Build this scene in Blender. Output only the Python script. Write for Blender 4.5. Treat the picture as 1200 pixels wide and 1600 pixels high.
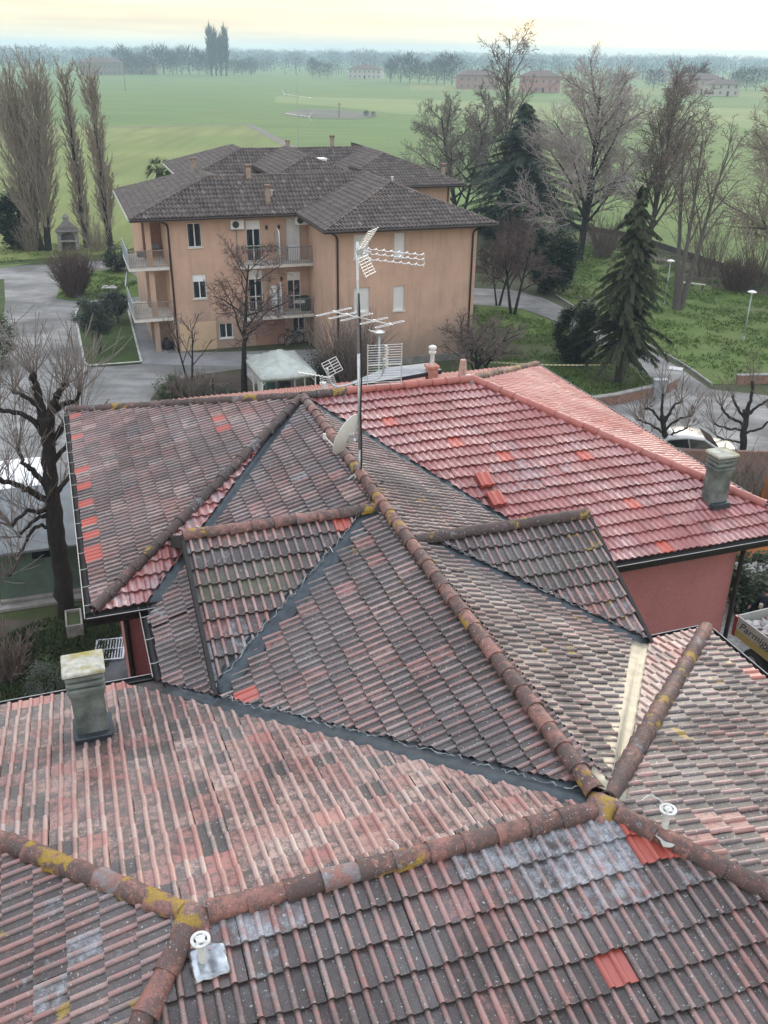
import bpy, bmesh, math, random
import numpy as np
from mathutils import Vector, Matrix, noise as mnoise

for _o in list(bpy.data.objects):
    bpy.data.objects.remove(_o)
SC = bpy.context.scene
COL = SC.collection
random.seed(7)

# ------------------------------------------------------------------ camera
CAM_H, F_PX, HOR_Y, ROLL = 16.6, 1440.0, 84.0, math.radians(0.8)
_p = math.atan((800 - HOR_Y) / F_PX)
CF = Vector((0, math.cos(_p), -math.sin(_p)))
_R = Vector((1, 0, 0))
_U = _R.cross(CF)
CR = math.cos(ROLL) * _R + math.sin(ROLL) * _U
CU = -math.sin(ROLL) * _R + math.cos(ROLL) * _U
CPOS = Vector((0, 0, CAM_H))
cam_d = bpy.data.cameras.new('camera')
cam_d.sensor_fit = 'VERTICAL'
cam_d.sensor_height = 36.0
cam_d.lens = 36.0 * F_PX / 1600.0
cam_d.clip_start = 0.1
cam_d.clip_end = 12000
cam = bpy.data.objects.new('camera', cam_d)
COL.objects.link(cam)
M = Matrix(((CR.x, CU.x, -CF.x, 0), (CR.y, CU.y, -CF.y, 0), (CR.z, CU.z, -CF.z, CAM_H), (0, 0, 0, 1)))
cam.matrix_world = M
SC.camera = cam

# ------------------------------------------------------------------ sky, sun, exposure
SUN_EL, SUN_AZ = math.radians(14), math.radians(24)      # azimuth from +Y towards +X
SUN_DIR = Vector((math.sin(SUN_AZ) * math.cos(SUN_EL), math.cos(SUN_AZ) * math.cos(SUN_EL), math.sin(SUN_EL)))
world = bpy.data.worlds.new("World")
SC.world = world
world.use_nodes = True
nt = world.node_tree
nt.nodes.clear()
wo = nt.nodes.new('ShaderNodeOutputWorld')
bg = nt.nodes.new('ShaderNodeBackground')
bg.inputs['Strength'].default_value = 0.10
sky = nt.nodes.new('ShaderNodeTexSky')
sky.sky_type = 'NISHITA'
sky.sun_disc = False
sky.sun_elevation = SUN_EL
sky.sun_rotation = SUN_AZ
sky.air_density = 1.0
sky.dust_density = 4.0
sky.ozone_density = 1.0
geo = nt.nodes.new('ShaderNodeTexCoord')
sep = nt.nodes.new('ShaderNodeSeparateXYZ')
nt.links.new(geo.outputs['Generated'], sep.inputs[0])
ramp = nt.nodes.new('ShaderNodeValToRGB')          # thin high cloud deck: cream near the horizon, grey-blue overhead
cr = ramp.color_ramp
cr.elements[0].position = 0.0
cr.elements[0].color = (0.64, 0.60, 0.45, 1)
cr.elements[1].position = 1.0
cr.elements[1].color = (1.12, 1.24, 1.40, 1)
for pos, c in ((0.02, (0.72, 0.645, 0.43, 1)), (0.05, (0.82, 0.735, 0.50, 1)), (0.15, (0.86, 0.82, 0.70, 1)), (0.42, (0.98, 1.03, 1.08, 1))):
    e = cr.elements.new(pos)
    e.color = c
nt.links.new(sep.outputs['Z'], ramp.inputs[0])
# streaky cloud banks
mp = nt.nodes.new('ShaderNodeMapping')
mp.inputs['Scale'].default_value = (1.2, 1.2, 26.0)
mp.inputs['Location'].default_value = (0.35, 0.0, 0.3)
nt.links.new(geo.outputs['Generated'], mp.inputs[0])
ns = nt.nodes.new('ShaderNodeTexNoise')
ns.inputs['Scale'].default_value = 2.6
ns.inputs['Detail'].default_value = 5
ns.inputs['Roughness'].default_value = 0.55
nt.links.new(mp.outputs[0], ns.inputs['Vector'])
nr = nt.nodes.new('ShaderNodeValToRGB')
nr.color_ramp.elements[0].position = 0.40
nr.color_ramp.elements[0].color = (0.74, 0.72, 0.78, 1)
nr.color_ramp.elements[1].position = 0.62
nr.color_ramp.elements[1].color = (1.08, 1.04, 1.0, 1)
nt.links.new(ns.outputs[0], nr.inputs[0])
mulc = nt.nodes.new('ShaderNodeMixRGB')
mulc.blend_type = 'MULTIPLY'
mulc.inputs[0].default_value = 1.0
nt.links.new(ramp.outputs[0], mulc.inputs[1])
nt.links.new(nr.outputs[0], mulc.inputs[2])
sc_ = nt.nodes.new('ShaderNodeMixRGB')
sc_.blend_type = 'MULTIPLY'
sc_.inputs[0].default_value = 1.0
sc_.inputs[2].default_value = (9.0, 9.0, 9.0, 1)
nt.links.new(mulc.outputs[0], sc_.inputs[1])
mixs = nt.nodes.new('ShaderNodeMixRGB')
mixs.inputs[0].default_value = 0.80
nt.links.new(sky.outputs[0], mixs.inputs[1])
nt.links.new(sc_.outputs[0], mixs.inputs[2])
nt.links.new(mixs.outputs[0], bg.inputs['Color'])
nt.links.new(bg.outputs[0], wo.inputs['Surface'])

sun_d = bpy.data.lights.new('sun', 'SUN')
sun_d.energy = 0.5
sun_d.angle = math.radians(35)
sun_d.color = (1.0, 0.93, 0.83)
sun = bpy.data.objects.new('sun', sun_d)
COL.objects.link(sun)
sun.rotation_euler = (-SUN_DIR).to_track_quat('-Z', 'Y').to_euler()

SC.view_settings.view_transform = 'Standard'
SC.view_settings.look = 'None'
SC.view_settings.exposure = 1.15
SC.view_settings.gamma = 1.0
SC.view_settings.use_curve_mapping = False
SC.render.engine = 'CYCLES'
SC.cycles.use_denoising = True
SC.cycles.max_bounces = 6
SC.cycles.diffuse_bounces = 3
SC.cycles.glossy_bounces = 3
SC.cycles.transmission_bounces = 4
SC.cycles.transparent_max_bounces = 8
SC.cycles.volume_bounces = 1
SC.cycles.sample_clamp_indirect = 6

# ------------------------------------------------------------------ helpers
def at(x, y, z=0.0):
    """point of the place seen at photograph position (x, y) that lies at height z"""
    d = CF * F_PX + CR * (x - 600) - CU * (y - 800)
    return CPOS + d * ((z - CAM_H) / d.z)

def atd(x, y, dist):
    """the same at horizontal distance dist from the camera"""
    d = CF * F_PX + CR * (x - 600) - CU * (y - 800)
    return CPOS + d * (dist / math.hypot(d.x, d.y))

def project(p):
    v = Vector(p) - CPOS
    w = v.dot(CF)
    return 600 + F_PX * v.dot(CR) / w, 800 - F_PX * v.dot(CU) / w, w

class NT:
    """short hand for building node materials"""
    def __init__(self, name):
        self.m = bpy.data.materials.new(name)
        self.m.use_nodes = True
        self.t = self.m.node_tree
        self.t.nodes.clear()
        self.o = self.t.nodes.new('ShaderNodeOutputMaterial')
    def node(self, k, **kw):
        n = self.t.nodes.new(k)
        for a, b in kw.items():
            setattr(n, a, b)
        return n
    def put(self, sock, v):
        if isinstance(v, bpy.types.NodeSocket):
            self.t.links.new(v, sock)
        elif isinstance(v, (tuple, list)) and len(v) == 3 and sock.type == 'RGBA':
            sock.default_value = (*v, 1)
        else:
            sock.default_value = v
    def pos(self, obj=False):
        if obj:
            return self.node('ShaderNodeTexCoord').outputs['Object']
        return self.node('ShaderNodeNewGeometry').outputs['Position']
    def map(self, vec, scale=(1, 1, 1), rot=(0, 0, 0)):
        n = self.node('ShaderNodeMapping')
        self.put(n.inputs['Vector'], vec)
        n.inputs['Scale'].default_value = scale
        n.inputs['Rotation'].default_value = rot
        return n.outputs[0]
    def noise(self, vec, scale, detail=4, rough=0.55, dist=0.0):
        n = self.node('ShaderNodeTexNoise')
        self.put(n.inputs['Vector'], vec)
        n.inputs['Scale'].default_value = scale
        n.inputs['Detail'].default_value = detail
        n.inputs['Roughness'].default_value = rough
        n.inputs['Distortion'].default_value = dist
        return n.outputs['Fac'] if 'Fac' in n.outputs else n.outputs[0]
    def voronoi(self, vec, scale, out='Distance', rnd=1.0):
        n = self.node('ShaderNodeTexVoronoi')
        self.put(n.inputs['Vector'], vec)
        n.inputs['Scale'].default_value = scale
        n.inputs['Randomness'].default_value = rnd
        return n.outputs[out]
    def ramp(self, fac, stops, interp='LINEAR'):
        n = self.node('ShaderNodeValToRGB')
        n.color_ramp.interpolation = interp
        els = n.color_ramp.elements
        while len(els) < len(stops):
            els.new(0.5)
        for e, (p, c) in zip(els, stops):
            e.position = p
            e.color = (*c, 1) if isinstance(c, (tuple, list)) else (c, c, c, 1)
        self.put(n.inputs[0], fac)
        return n.outputs[0]
    def mix(self, f, a, b, mode='MIX'):
        n = self.node('ShaderNodeMixRGB', blend_type=mode)
        self.put(n.inputs[0], f)
        self.put(n.inputs[1], a if not isinstance(a, (int, float)) else (a, a, a))
        self.put(n.inputs[2], b if not isinstance(b, (int, float)) else (b, b, b))
        return n.outputs[0]
    def math(self, op, a, b=0.0, clamp=False):
        n = self.node('ShaderNodeMath', operation=op, use_clamp=clamp)
        self.put(n.inputs[0], a)
        self.put(n.inputs[1], b)
        return n.outputs[0]
    def attr(self, name, kind='GEOMETRY'):
        n = self.node('ShaderNodeAttribute', attribute_name=name, attribute_type=kind)
        return n
    def split(self, col):
        n = self.node('ShaderNodeSeparateColor')
        self.put(n.inputs[0], col)
        return n.outputs[0], n.outputs[1], n.outputs[2]
    def rnd(self):
        return self.node('ShaderNodeObjectInfo').outputs['Random']
    def bump(self, h, strength=0.3, dist=0.02):
        n = self.node('ShaderNodeBump')
        self.put(n.inputs['Height'], h)
        n.inputs['Strength'].default_value = strength
        n.inputs['Distance'].default_value = dist
        return n.outputs[0]
    def bsdf(self, base, rough=0.8, metal=0.0, spec=0.4, normal=None, trans=0.0, alpha=None, emis=None, estr=0.0, sss=None):
        b = self.node('ShaderNodeBsdfPrincipled')
        self.put(b.inputs['Base Color'], base)
        self.put(b.inputs['Roughness'], rough)
        self.put(b.inputs['Metallic'], metal)
        self.put(b.inputs['Specular IOR Level'], spec)
        if normal is not None:
            self.put(b.inputs['Normal'], normal)
        if trans:
            self.put(b.inputs['Transmission Weight'], trans)
        if alpha is not None:
            self.put(b.inputs['Alpha'], alpha)
        if emis is not None:
            self.put(b.inputs['Emission Color'], emis)
            self.put(b.inputs['Emission Strength'], estr)
        self.t.links.new(b.outputs[0], self.o.inputs['Surface'])
        return b

MATS = {}
def plain(name, col, rough=0.7, metal=0.0, var=0.18, scale=6.0, bump=0.0, spec=0.4, obj=False, dirt=None):
    """one-colour surface with blotches, grain and optional grime"""
    if name in MATS:
        return MATS[name]
    n = NT(name)
    p = n.pos(obj)
    f = n.noise(p, scale, 6, 0.6)
    lo = tuple(max(0, c * (1 - var)) for c in col)
    hi = tuple(min(1, c * (1 + var)) for c in col)
    c = n.ramp(f, [(0.3, lo), (0.7, hi)])
    if dirt:
        g = n.ramp(n.noise(p, scale * 0.35, 7, 0.7), [(0.48, 0.0), (0.68, 1.0)])
        c = n.mix(n.math('MULTIPLY', g, dirt[1]), c, dirt[0])
    nm = n.bump(n.noise(p, scale * 6, 4), bump, 0.01) if bump else None
    n.bsdf(c, rough, metal, spec, nm)
    MATS[name] = n.m
    return n.m

class MB:
    """collects verts and faces, builds one mesh object"""
    def __init__(self):
        self.v, self.f, self.mi, self.c = [], [], [], []
        self.cur = 0
        self.col = None
    def add(self, vs, fs):
        o = len(self.v)
        self.v.extend([tuple(x) for x in vs])
        if self.col is not None:
            self.c.extend([self.col] * len(vs))
        for f in fs:
            self.f.append(tuple(i + o for i in f))
            self.mi.append(self.cur)
    def box(self, x0, x1, y0, y1, z0, z1, mtx=None):
        vs = [Vector(p) for p in ((x0, y0, z0), (x1, y0, z0), (x1, y1, z0), (x0, y1, z0), (x0, y0, z1), (x1, y0, z1), (x1, y1, z1), (x0, y1, z1))]
        if mtx:
            vs = [mtx @ p for p in vs]
        self.add(vs, [(0, 3, 2, 1), (4, 5, 6, 7), (0, 1, 5, 4), (1, 2, 6, 5), (2, 3, 7, 6), (3, 0, 4, 7)])
        return self
    def bevbox(self, x0, x1, y0, y1, z0, z1, b=0.02, mtx=None):
        vs, fs = [], []
        for z, i in ((z0, b), (z0 + b, 0), (z1 - b, 0), (z1, b)):
            for (x, y) in ((x0 + i + (b if not i else 0), y0 + i), (x1 - i - (b if not i else 0), y0 + i), (x1 - i, y0 + i + (b if not i else 0)), (x1 - i, y1 - i - (b if not i else 0)),
                           (x1 - i - (b if not i else 0), y1 - i), (x0 + i + (b if not i else 0), y1 - i), (x0 + i, y1 - i - (b if not i else 0)), (x0 + i, y0 + i + (b if not i else 0))):
                vs.append(Vector((x, y, z)))
        for k in range(3):
            for j in range(8):
                fs.append((k * 8 + j, k * 8 + (j + 1) % 8, (k + 1) * 8 + (j + 1) % 8, (k + 1) * 8 + j))
        fs.append(tuple(range(7, -1, -1)))
        fs.append(tuple(range(24, 32)))
        if mtx:
            vs = [mtx @ p for p in vs]
        self.add(vs, fs)
        return self
    def tube(self, pts, rad, n=8, cap=True, mtx=None):
        pts = [Vector(p) for p in pts]
        if not isinstance(rad, (list, tuple)):
            rad = [rad] * len(pts)
        vs, fs = [], []
        ref = None
        for i, p in enumerate(pts):
            d = (pts[min(i + 1, len(pts) - 1)] - pts[max(i - 1, 0)]).normalized()
            if ref is None:
                ref = Vector((0, 0, 1)) if abs(d.z) < 0.9 else Vector((1, 0, 0))
                ref = (ref - d * ref.dot(d)).normalized()
            else:
                ref = ref - d * ref.dot(d)
                ref = ref.normalized() if ref.length > 1e-6 else d.orthogonal().normalized()
            b = d.cross(ref)
            for j in range(n):
                a = 2 * math.pi * j / n
                q = p + (ref * math.cos(a) + b * math.sin(a)) * rad[i]
                vs.append(mtx @ q if mtx else q)
        for i in range(len(pts) - 1):
            for j in range(n):
                k = (j + 1) % n
                fs.append((i * n + j, i * n + k, (i + 1) * n + k, (i + 1) * n + j))
        if cap:
            fs.append(tuple(range(n - 1, -1, -1)))
            fs.append(tuple(range((len(pts) - 1) * n, len(pts) * n)))
        self.add(vs, fs)
        return self
    def lathe(self, prof, c=(0, 0, 0), n=16, mtx=None):
        vs, fs = [], []
        for r, z in prof:
            for j in range(n):
                a = 2 * math.pi * j / n
                q = Vector((c[0] + r * math.cos(a), c[1] + r * math.sin(a), c[2] + z))
                vs.append(mtx @ q if mtx else q)
        for i in range(len(prof) - 1):
            for j in range(n):
                k = (j + 1) % n
                fs.append((i * n + j, i * n + k, (i + 1) * n + k, (i + 1) * n + j))
        self.add(vs, fs)
        return self
    def prism(self, poly, z0, z1, mtx=None):
        """poly: list of (x, y), counter-clockwise"""
        n = len(poly)
        vs = [Vector((x, y, z0)) for x, y in poly] + [Vector((x, y, z1)) for x, y in poly]
        if mtx:
            vs = [mtx @ p for p in vs]
        self.add(vs, [tuple(range(n - 1, -1, -1)), tuple(range(n, 2 * n))] + [(i, (i + 1) % n, n + (i + 1) % n, n + i) for i in range(n)])
        return self
    def build(self, name, mat, parent=None, smooth=False, attr=None, auto=None):
        me = bpy.data.meshes.new(name)
        me.from_pydata(self.v, [], self.f)
        ms = mat if isinstance(mat, (list, tuple)) else [mat]
        for m in ms:
            me.materials.append(m)
        if len(ms) > 1:
            me.polygons.foreach_set('material_index', self.mi)
        if self.c and len(self.c) == len(self.v):
            a = me.attributes.new('tc', 'FLOAT_COLOR', 'POINT')
            a.data.foreach_set('color', np.array(self.c, dtype=np.float32).ravel())
        if smooth:
            me.polygons.foreach_set('use_smooth', [True] * len(self.f))
            if auto:
                me.set_sharp_from_angle(angle=math.radians(auto))
        me.update()
        o = bpy.data.objects.new(name, me)
        COL.objects.link(o)
        if parent:
            o.parent = parent
        return o

def empty(name, loc=(0, 0, 0), rz=0.0):
    o = bpy.data.objects.new(name, None)
    o.empty_display_size = 0.2
    COL.objects.link(o)
    o.location = loc
    o.rotation_euler = (0, 0, rz)
    return o

def tag(o, label=None, cat=None, group=None, kind=None):
    if label:
        o['label'] = label
    if cat:
        o['category'] = cat
    if group:
        o['group'] = group
    if kind:
        o['kind'] = kind
    return o

def copy_tree(o, parent=None):
    c = o.copy()
    COL.objects.link(c)
    if parent:
        c.parent = parent
    for ch in list(o.children):
        copy_tree(ch, c)
    return c

def catmull(pts, n=6):
    pts = [Vector(p) for p in pts]
    out = []
    P = [pts[0]] + pts + [pts[-1]]
    for i in range(1, len(P) - 2):
        for k in range(n):
            t = k / n
            a, b, c, d = P[i - 1], P[i], P[i + 1], P[i + 2]
            out.append(0.5 * ((2 * b) + (c - a) * t + (2 * a - 5 * b + 4 * c - d) * t * t + (3 * b - a - 3 * c + d) * t ** 3))
    out.append(pts[-1])
    return out
# ================================================================== the near house
TH = math.radians(19.57)
HOUSE = empty('house', (-1.888, 19.700, 0), TH)
tag(HOUSE, 'large house in the foreground with weathered tiled hip roofs and dark red walls', 'house')
ZR = 9.637
def hp(u, v, z):
    return Vector((u, -v, z))
CAMU, CAMV = -4.82, 19.2

def tile_material(name, new_col, old_col, gloss, spec=.55, coat=.6):
    n = NT(name)
    p = n.pos()
    a = n.attr('tc')
    r, age, crest = n.split(a.outputs['Color'])
    stain = a.outputs['Alpha']
    nb = n.noise(p, 1.3, 3, 0.6)
    nm = n.noise(p, 9.0, 4, 0.65)
    nf = n.noise(p, 55.0, 3, 0.7)
    # burnt-clay body: fresh red to weathered pink-brown, each tile its own shade
    newc = n.ramp(r, [(0.0, tuple(c * 0.78 for c in new_col)), (0.5, new_col), (1.0, tuple(min(1, c * 1.2) for c in new_col))])
    oldc = n.ramp(r, [(0.0, (0.20, 0.098, 0.08)), (0.4, old_col), (0.75, (0.30, 0.165, 0.135)), (1.0, (0.38, 0.25, 0.21))])
    agef = n.ramp(age, [(0.05, 0.0), (0.35, 1.0)])
    body = n.mix(agef, newc, oldc)
    # black-grey soiling held in the pans, rubbed off the rolls; also paints course shade on the lips
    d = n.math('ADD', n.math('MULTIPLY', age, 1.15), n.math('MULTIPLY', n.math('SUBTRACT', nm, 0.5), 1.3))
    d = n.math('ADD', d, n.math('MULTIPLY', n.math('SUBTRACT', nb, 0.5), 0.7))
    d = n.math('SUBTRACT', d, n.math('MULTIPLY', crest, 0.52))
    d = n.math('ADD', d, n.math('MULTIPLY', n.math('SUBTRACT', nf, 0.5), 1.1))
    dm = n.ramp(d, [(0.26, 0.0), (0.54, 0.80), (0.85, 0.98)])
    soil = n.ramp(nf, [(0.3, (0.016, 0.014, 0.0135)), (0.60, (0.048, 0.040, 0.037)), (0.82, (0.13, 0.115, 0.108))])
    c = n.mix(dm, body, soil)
    wear = n.math('MULTIPLY', n.math('MULTIPLY', n.math('MAXIMUM', crest, 0.0), agef), n.ramp(n.math('ADD', n.math('MULTIPLY', nm, .6), n.math('MULTIPLY', nf, .4)), [(.40, 0.0), (.64, .50)]))
    c = n.mix(wear, c, n.mix(r, (.38, .26, .235), (.42, .375, .37)))
    # lime and grey lichen sheets, plus pale sky sheen painted into the colour
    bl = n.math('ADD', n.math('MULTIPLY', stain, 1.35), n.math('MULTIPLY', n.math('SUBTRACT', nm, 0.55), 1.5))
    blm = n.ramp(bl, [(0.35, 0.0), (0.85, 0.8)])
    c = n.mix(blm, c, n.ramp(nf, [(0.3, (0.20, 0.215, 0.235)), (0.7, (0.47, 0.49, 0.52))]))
    # pale lichen spots
    wv = n.node('ShaderNodeVectorMath', operation='ADD'); n.put(wv.inputs[0], p)
    wn = n.node('ShaderNodeTexNoise'); n.put(wn.inputs['Vector'], p); wn.inputs['Scale'].default_value = 38.0; wn.inputs['Detail'].default_value = 2
    ws = n.node('ShaderNodeVectorMath', operation='SCALE'); n.put(ws.inputs[0], wn.outputs['Color']); ws.inputs['Scale'].default_value = .045
    n.put(wv.inputs[1], ws.outputs[0]); pw = wv.outputs[0]
    vo = n.voronoi(pw, 30.0)
    vc = n.voronoi(pw, 30.0, 'Color')
    vr, _, _ = n.split(vc)
    spot = n.math('MULTIPLY', n.math('LESS_THAN', vo, n.math('MULTIPLY', n.math('SUBTRACT', vr, 0.62), 0.75)), n.ramp(age, [(0.2, 0.0), (0.5, 0.62)]))
    c = n.mix(spot, c, n.ramp(nf, [(0.35, (0.34, 0.34, 0.32)), (0.65, (0.62, 0.62, 0.58))]))
    vs = n.voronoi(pw, 66.0)
    vsr, _, _ = n.split(n.voronoi(pw, 66.0, 'Color'))
    spk = n.math('MULTIPLY', n.math('LESS_THAN', vs, n.math('MULTIPLY', n.math('SUBTRACT', vsr, 0.6), 0.6)), n.ramp(age, [(0.15, 0.0), (0.5, 0.6)]))
    c = n.mix(spk, c, (0.52, 0.52, 0.48))
    # yellow lichen and moss where the tile carries it
    ms = n.attr('moss')
    mo = n.math('ADD', n.math('MULTIPLY', ms.outputs['Fac'], n.math('ADD', 0.5, nb)), n.math('MULTIPLY', n.math('SUBTRACT', n.noise(p, 5.5, 4, .6), 0.60), 4.2))
    mom = n.math('MULTIPLY', n.ramp(mo, [(0.12, 0.0), (0.40, 0.85)]), n.math('MULTIPLY', ms.outputs['Fac'], 4.0, True))
    c = n.mix(mom, c, n.ramp(nf, [(0.3, (0.17, 0.115, 0.018)), (0.7, (0.42, 0.27, 0.03))]))
    mg = n.ramp(n.math('ADD', n.attr('green').outputs['Fac'], n.math('MULTIPLY', n.math('SUBTRACT', nm, 0.6), 1.2)), [(0.2, 0.0), (0.7, 0.8)])
    c = n.mix(mg, c, n.ramp(nf, [(0.3, (0.05, 0.07, 0.02)), (0.7, (0.13, 0.15, 0.06))]))
    rough = n.math('ADD', n.math('MULTIPLY', dm, 0.18), n.math('ADD', gloss, n.math('MULTIPLY', nm, 0.22)))
    h = n.math('ADD', n.math('MULTIPLY', nf, 0.6), n.math('MULTIPLY', nm, 0.5))
    b = n.bsdf(c, rough, 0.0, spec, n.bump(h, 0.45, 0.014))
    wet = n.ramp(n.noise(p, .55, 5, .65, .6), [(.40, 0.0), (.62, 1.0)])          # damp film on parts of the slopes
    n.put(b.inputs['Coat Weight'], n.math('MULTIPLY', wet, coat))
    b.inputs['Coat Roughness'].default_value = .24
    b.inputs['Coat IOR'].default_value = 1.8
    return n.m
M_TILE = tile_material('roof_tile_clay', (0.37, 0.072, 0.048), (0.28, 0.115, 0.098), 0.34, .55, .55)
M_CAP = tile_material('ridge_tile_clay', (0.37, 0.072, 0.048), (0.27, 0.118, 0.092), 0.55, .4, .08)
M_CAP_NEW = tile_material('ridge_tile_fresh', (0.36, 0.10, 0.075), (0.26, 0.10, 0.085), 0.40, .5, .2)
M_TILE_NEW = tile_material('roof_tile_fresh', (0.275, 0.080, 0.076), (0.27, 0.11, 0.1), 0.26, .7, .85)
M_DECK = plain('roof_underlay', (0.07, 0.06, 0.055), 0.9)
M_ZINC = plain('dark_zinc', (0.055, 0.068, 0.076), 0.48, 0.5, 0.35, 5.0, 0.1)
M_ZINC_BRIGHT = plain('bright_zinc', (0.32, 0.305, 0.245), 0.45, 0.35, 0.25, 5.0, 0.1)
M_FOIL = plain('pale_foil', (0.30, 0.32, 0.32), 0.5, 0.3, 0.4, 20)
M_GUTTER = plain('gutter_brown', (0.016, 0.014, 0.013), 0.55, 0.0, 0.3, 8)
M_RIM = plain('gutter_rim', (0.40, 0.40, 0.38), 0.4, 0.5, 0.2, 8)

def wall_material(name, col, stain_col, stain_amt=0.5, low=0.0):
    n = NT(name)
    p = n.pos()
    a = n.noise(p, 0.8, 6, 0.65)
    st = n.noise(n.map(p, (2.2, 2.2, 0.25)), 1.6, 6, 0.65)
    f = n.noise(p, 40, 4)
    c = n.ramp(a, [(0.3, tuple(x * 0.88 for x in col)), (0.7, tuple(min(1, x * 1.1) for x in col))])
    c = n.mix(n.math('MULTIPLY', n.ramp(st, [(0.5, 0.0), (0.75, 1.0)]), stain_amt), c, stain_col)
    if low:
        sx = n.node('ShaderNodeSeparateXYZ'); n.put(sx.inputs[0], p)
        g = n.math('ADD', n.math('MULTIPLY', n.math('SUBTRACT', low, sx.outputs[2]), .16), n.math('MULTIPLY', n.math('SUBTRACT', n.noise(n.map(p, (1, 1, .45)), .55, 6, .65), .5), 2.2))
        c = n.mix(n.math('MULTIPLY', n.ramp(g, [(.25, 0.0), (.7, 1.0)]), .62), c, stain_col)
    c = n.mix(0.08, c, n.ramp(f, [(0.3, 0.0), (0.7, 1.0)]))
    n.bsdf(c, 0.9, 0, 0.2, n.bump(f, 0.25, 0.01))
    return n.m
M_REDWALL = wall_material('red_render', (0.36, 0.13, 0.12), (0.20, 0.085, 0.08), 0.35, 3.0)

TW = 0.150
def profile(kind):
    pts = []
    for k in range(2):
        b = k * TW
        if kind == 'new':
            pts += [(b, 0), (b + .044, .000), (b + .058, .009), (b + .075, .020), (b + .096, .027), (b + .117, .022), (b + .133, .011)]
        else:
            pts += [(b, 0), (b + .083, .001), (b + .088, .014), (b + .100, .025), (b + .116, .029), (b + .131, .024), (b + .143, .012)]
    pts.append((2 * TW, 0.0))
    return pts
PROF = {'old': profile('old'), 'new': profile('new'), 'far': [(0, 0), (.10, 0), (.135, .05), (.19, .05), (.225, 0)]}
TILES = []       # every tile: (verts, faces, attrs, centre, material index)

def clip_poly(poly, planes):
    """poly: list of (u, v, z, crest); keep a*u + b*v <= c"""
    for a, b, c in planes:
        out = []
        n = len(poly)
        for i in range(n):
            p, q = poly[i], poly[(i + 1) % n]
            dp, dq = a * p[0] + b * p[1] - c, a * q[0] + b * q[1] - c
            if dp <= 0:
                out.append(p)
            if dp * dq < 0:
                t = dp / (dp - dq)
                out.append(tuple(p[k] + (q[k] - p[k]) * t for k in range(4)))
        poly = out
        if len(poly) < 3:
            return []
    return poly

def edge_plane(p, q, inside, off=0.0):
    """half plane whose border runs p-q and that holds the point inside, drawn in by off"""
    dx, dy = q[0] - p[0], q[1] - p[1]
    L = math.hypot(dx, dy)
    a, b = dy / L, -dx / L
    c = a * p[0] + b * p[1]
    if a * inside[0] + b * inside[1] > c:
        a, b, c = -a, -b, -c
    return (a, b, c - off)

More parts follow.
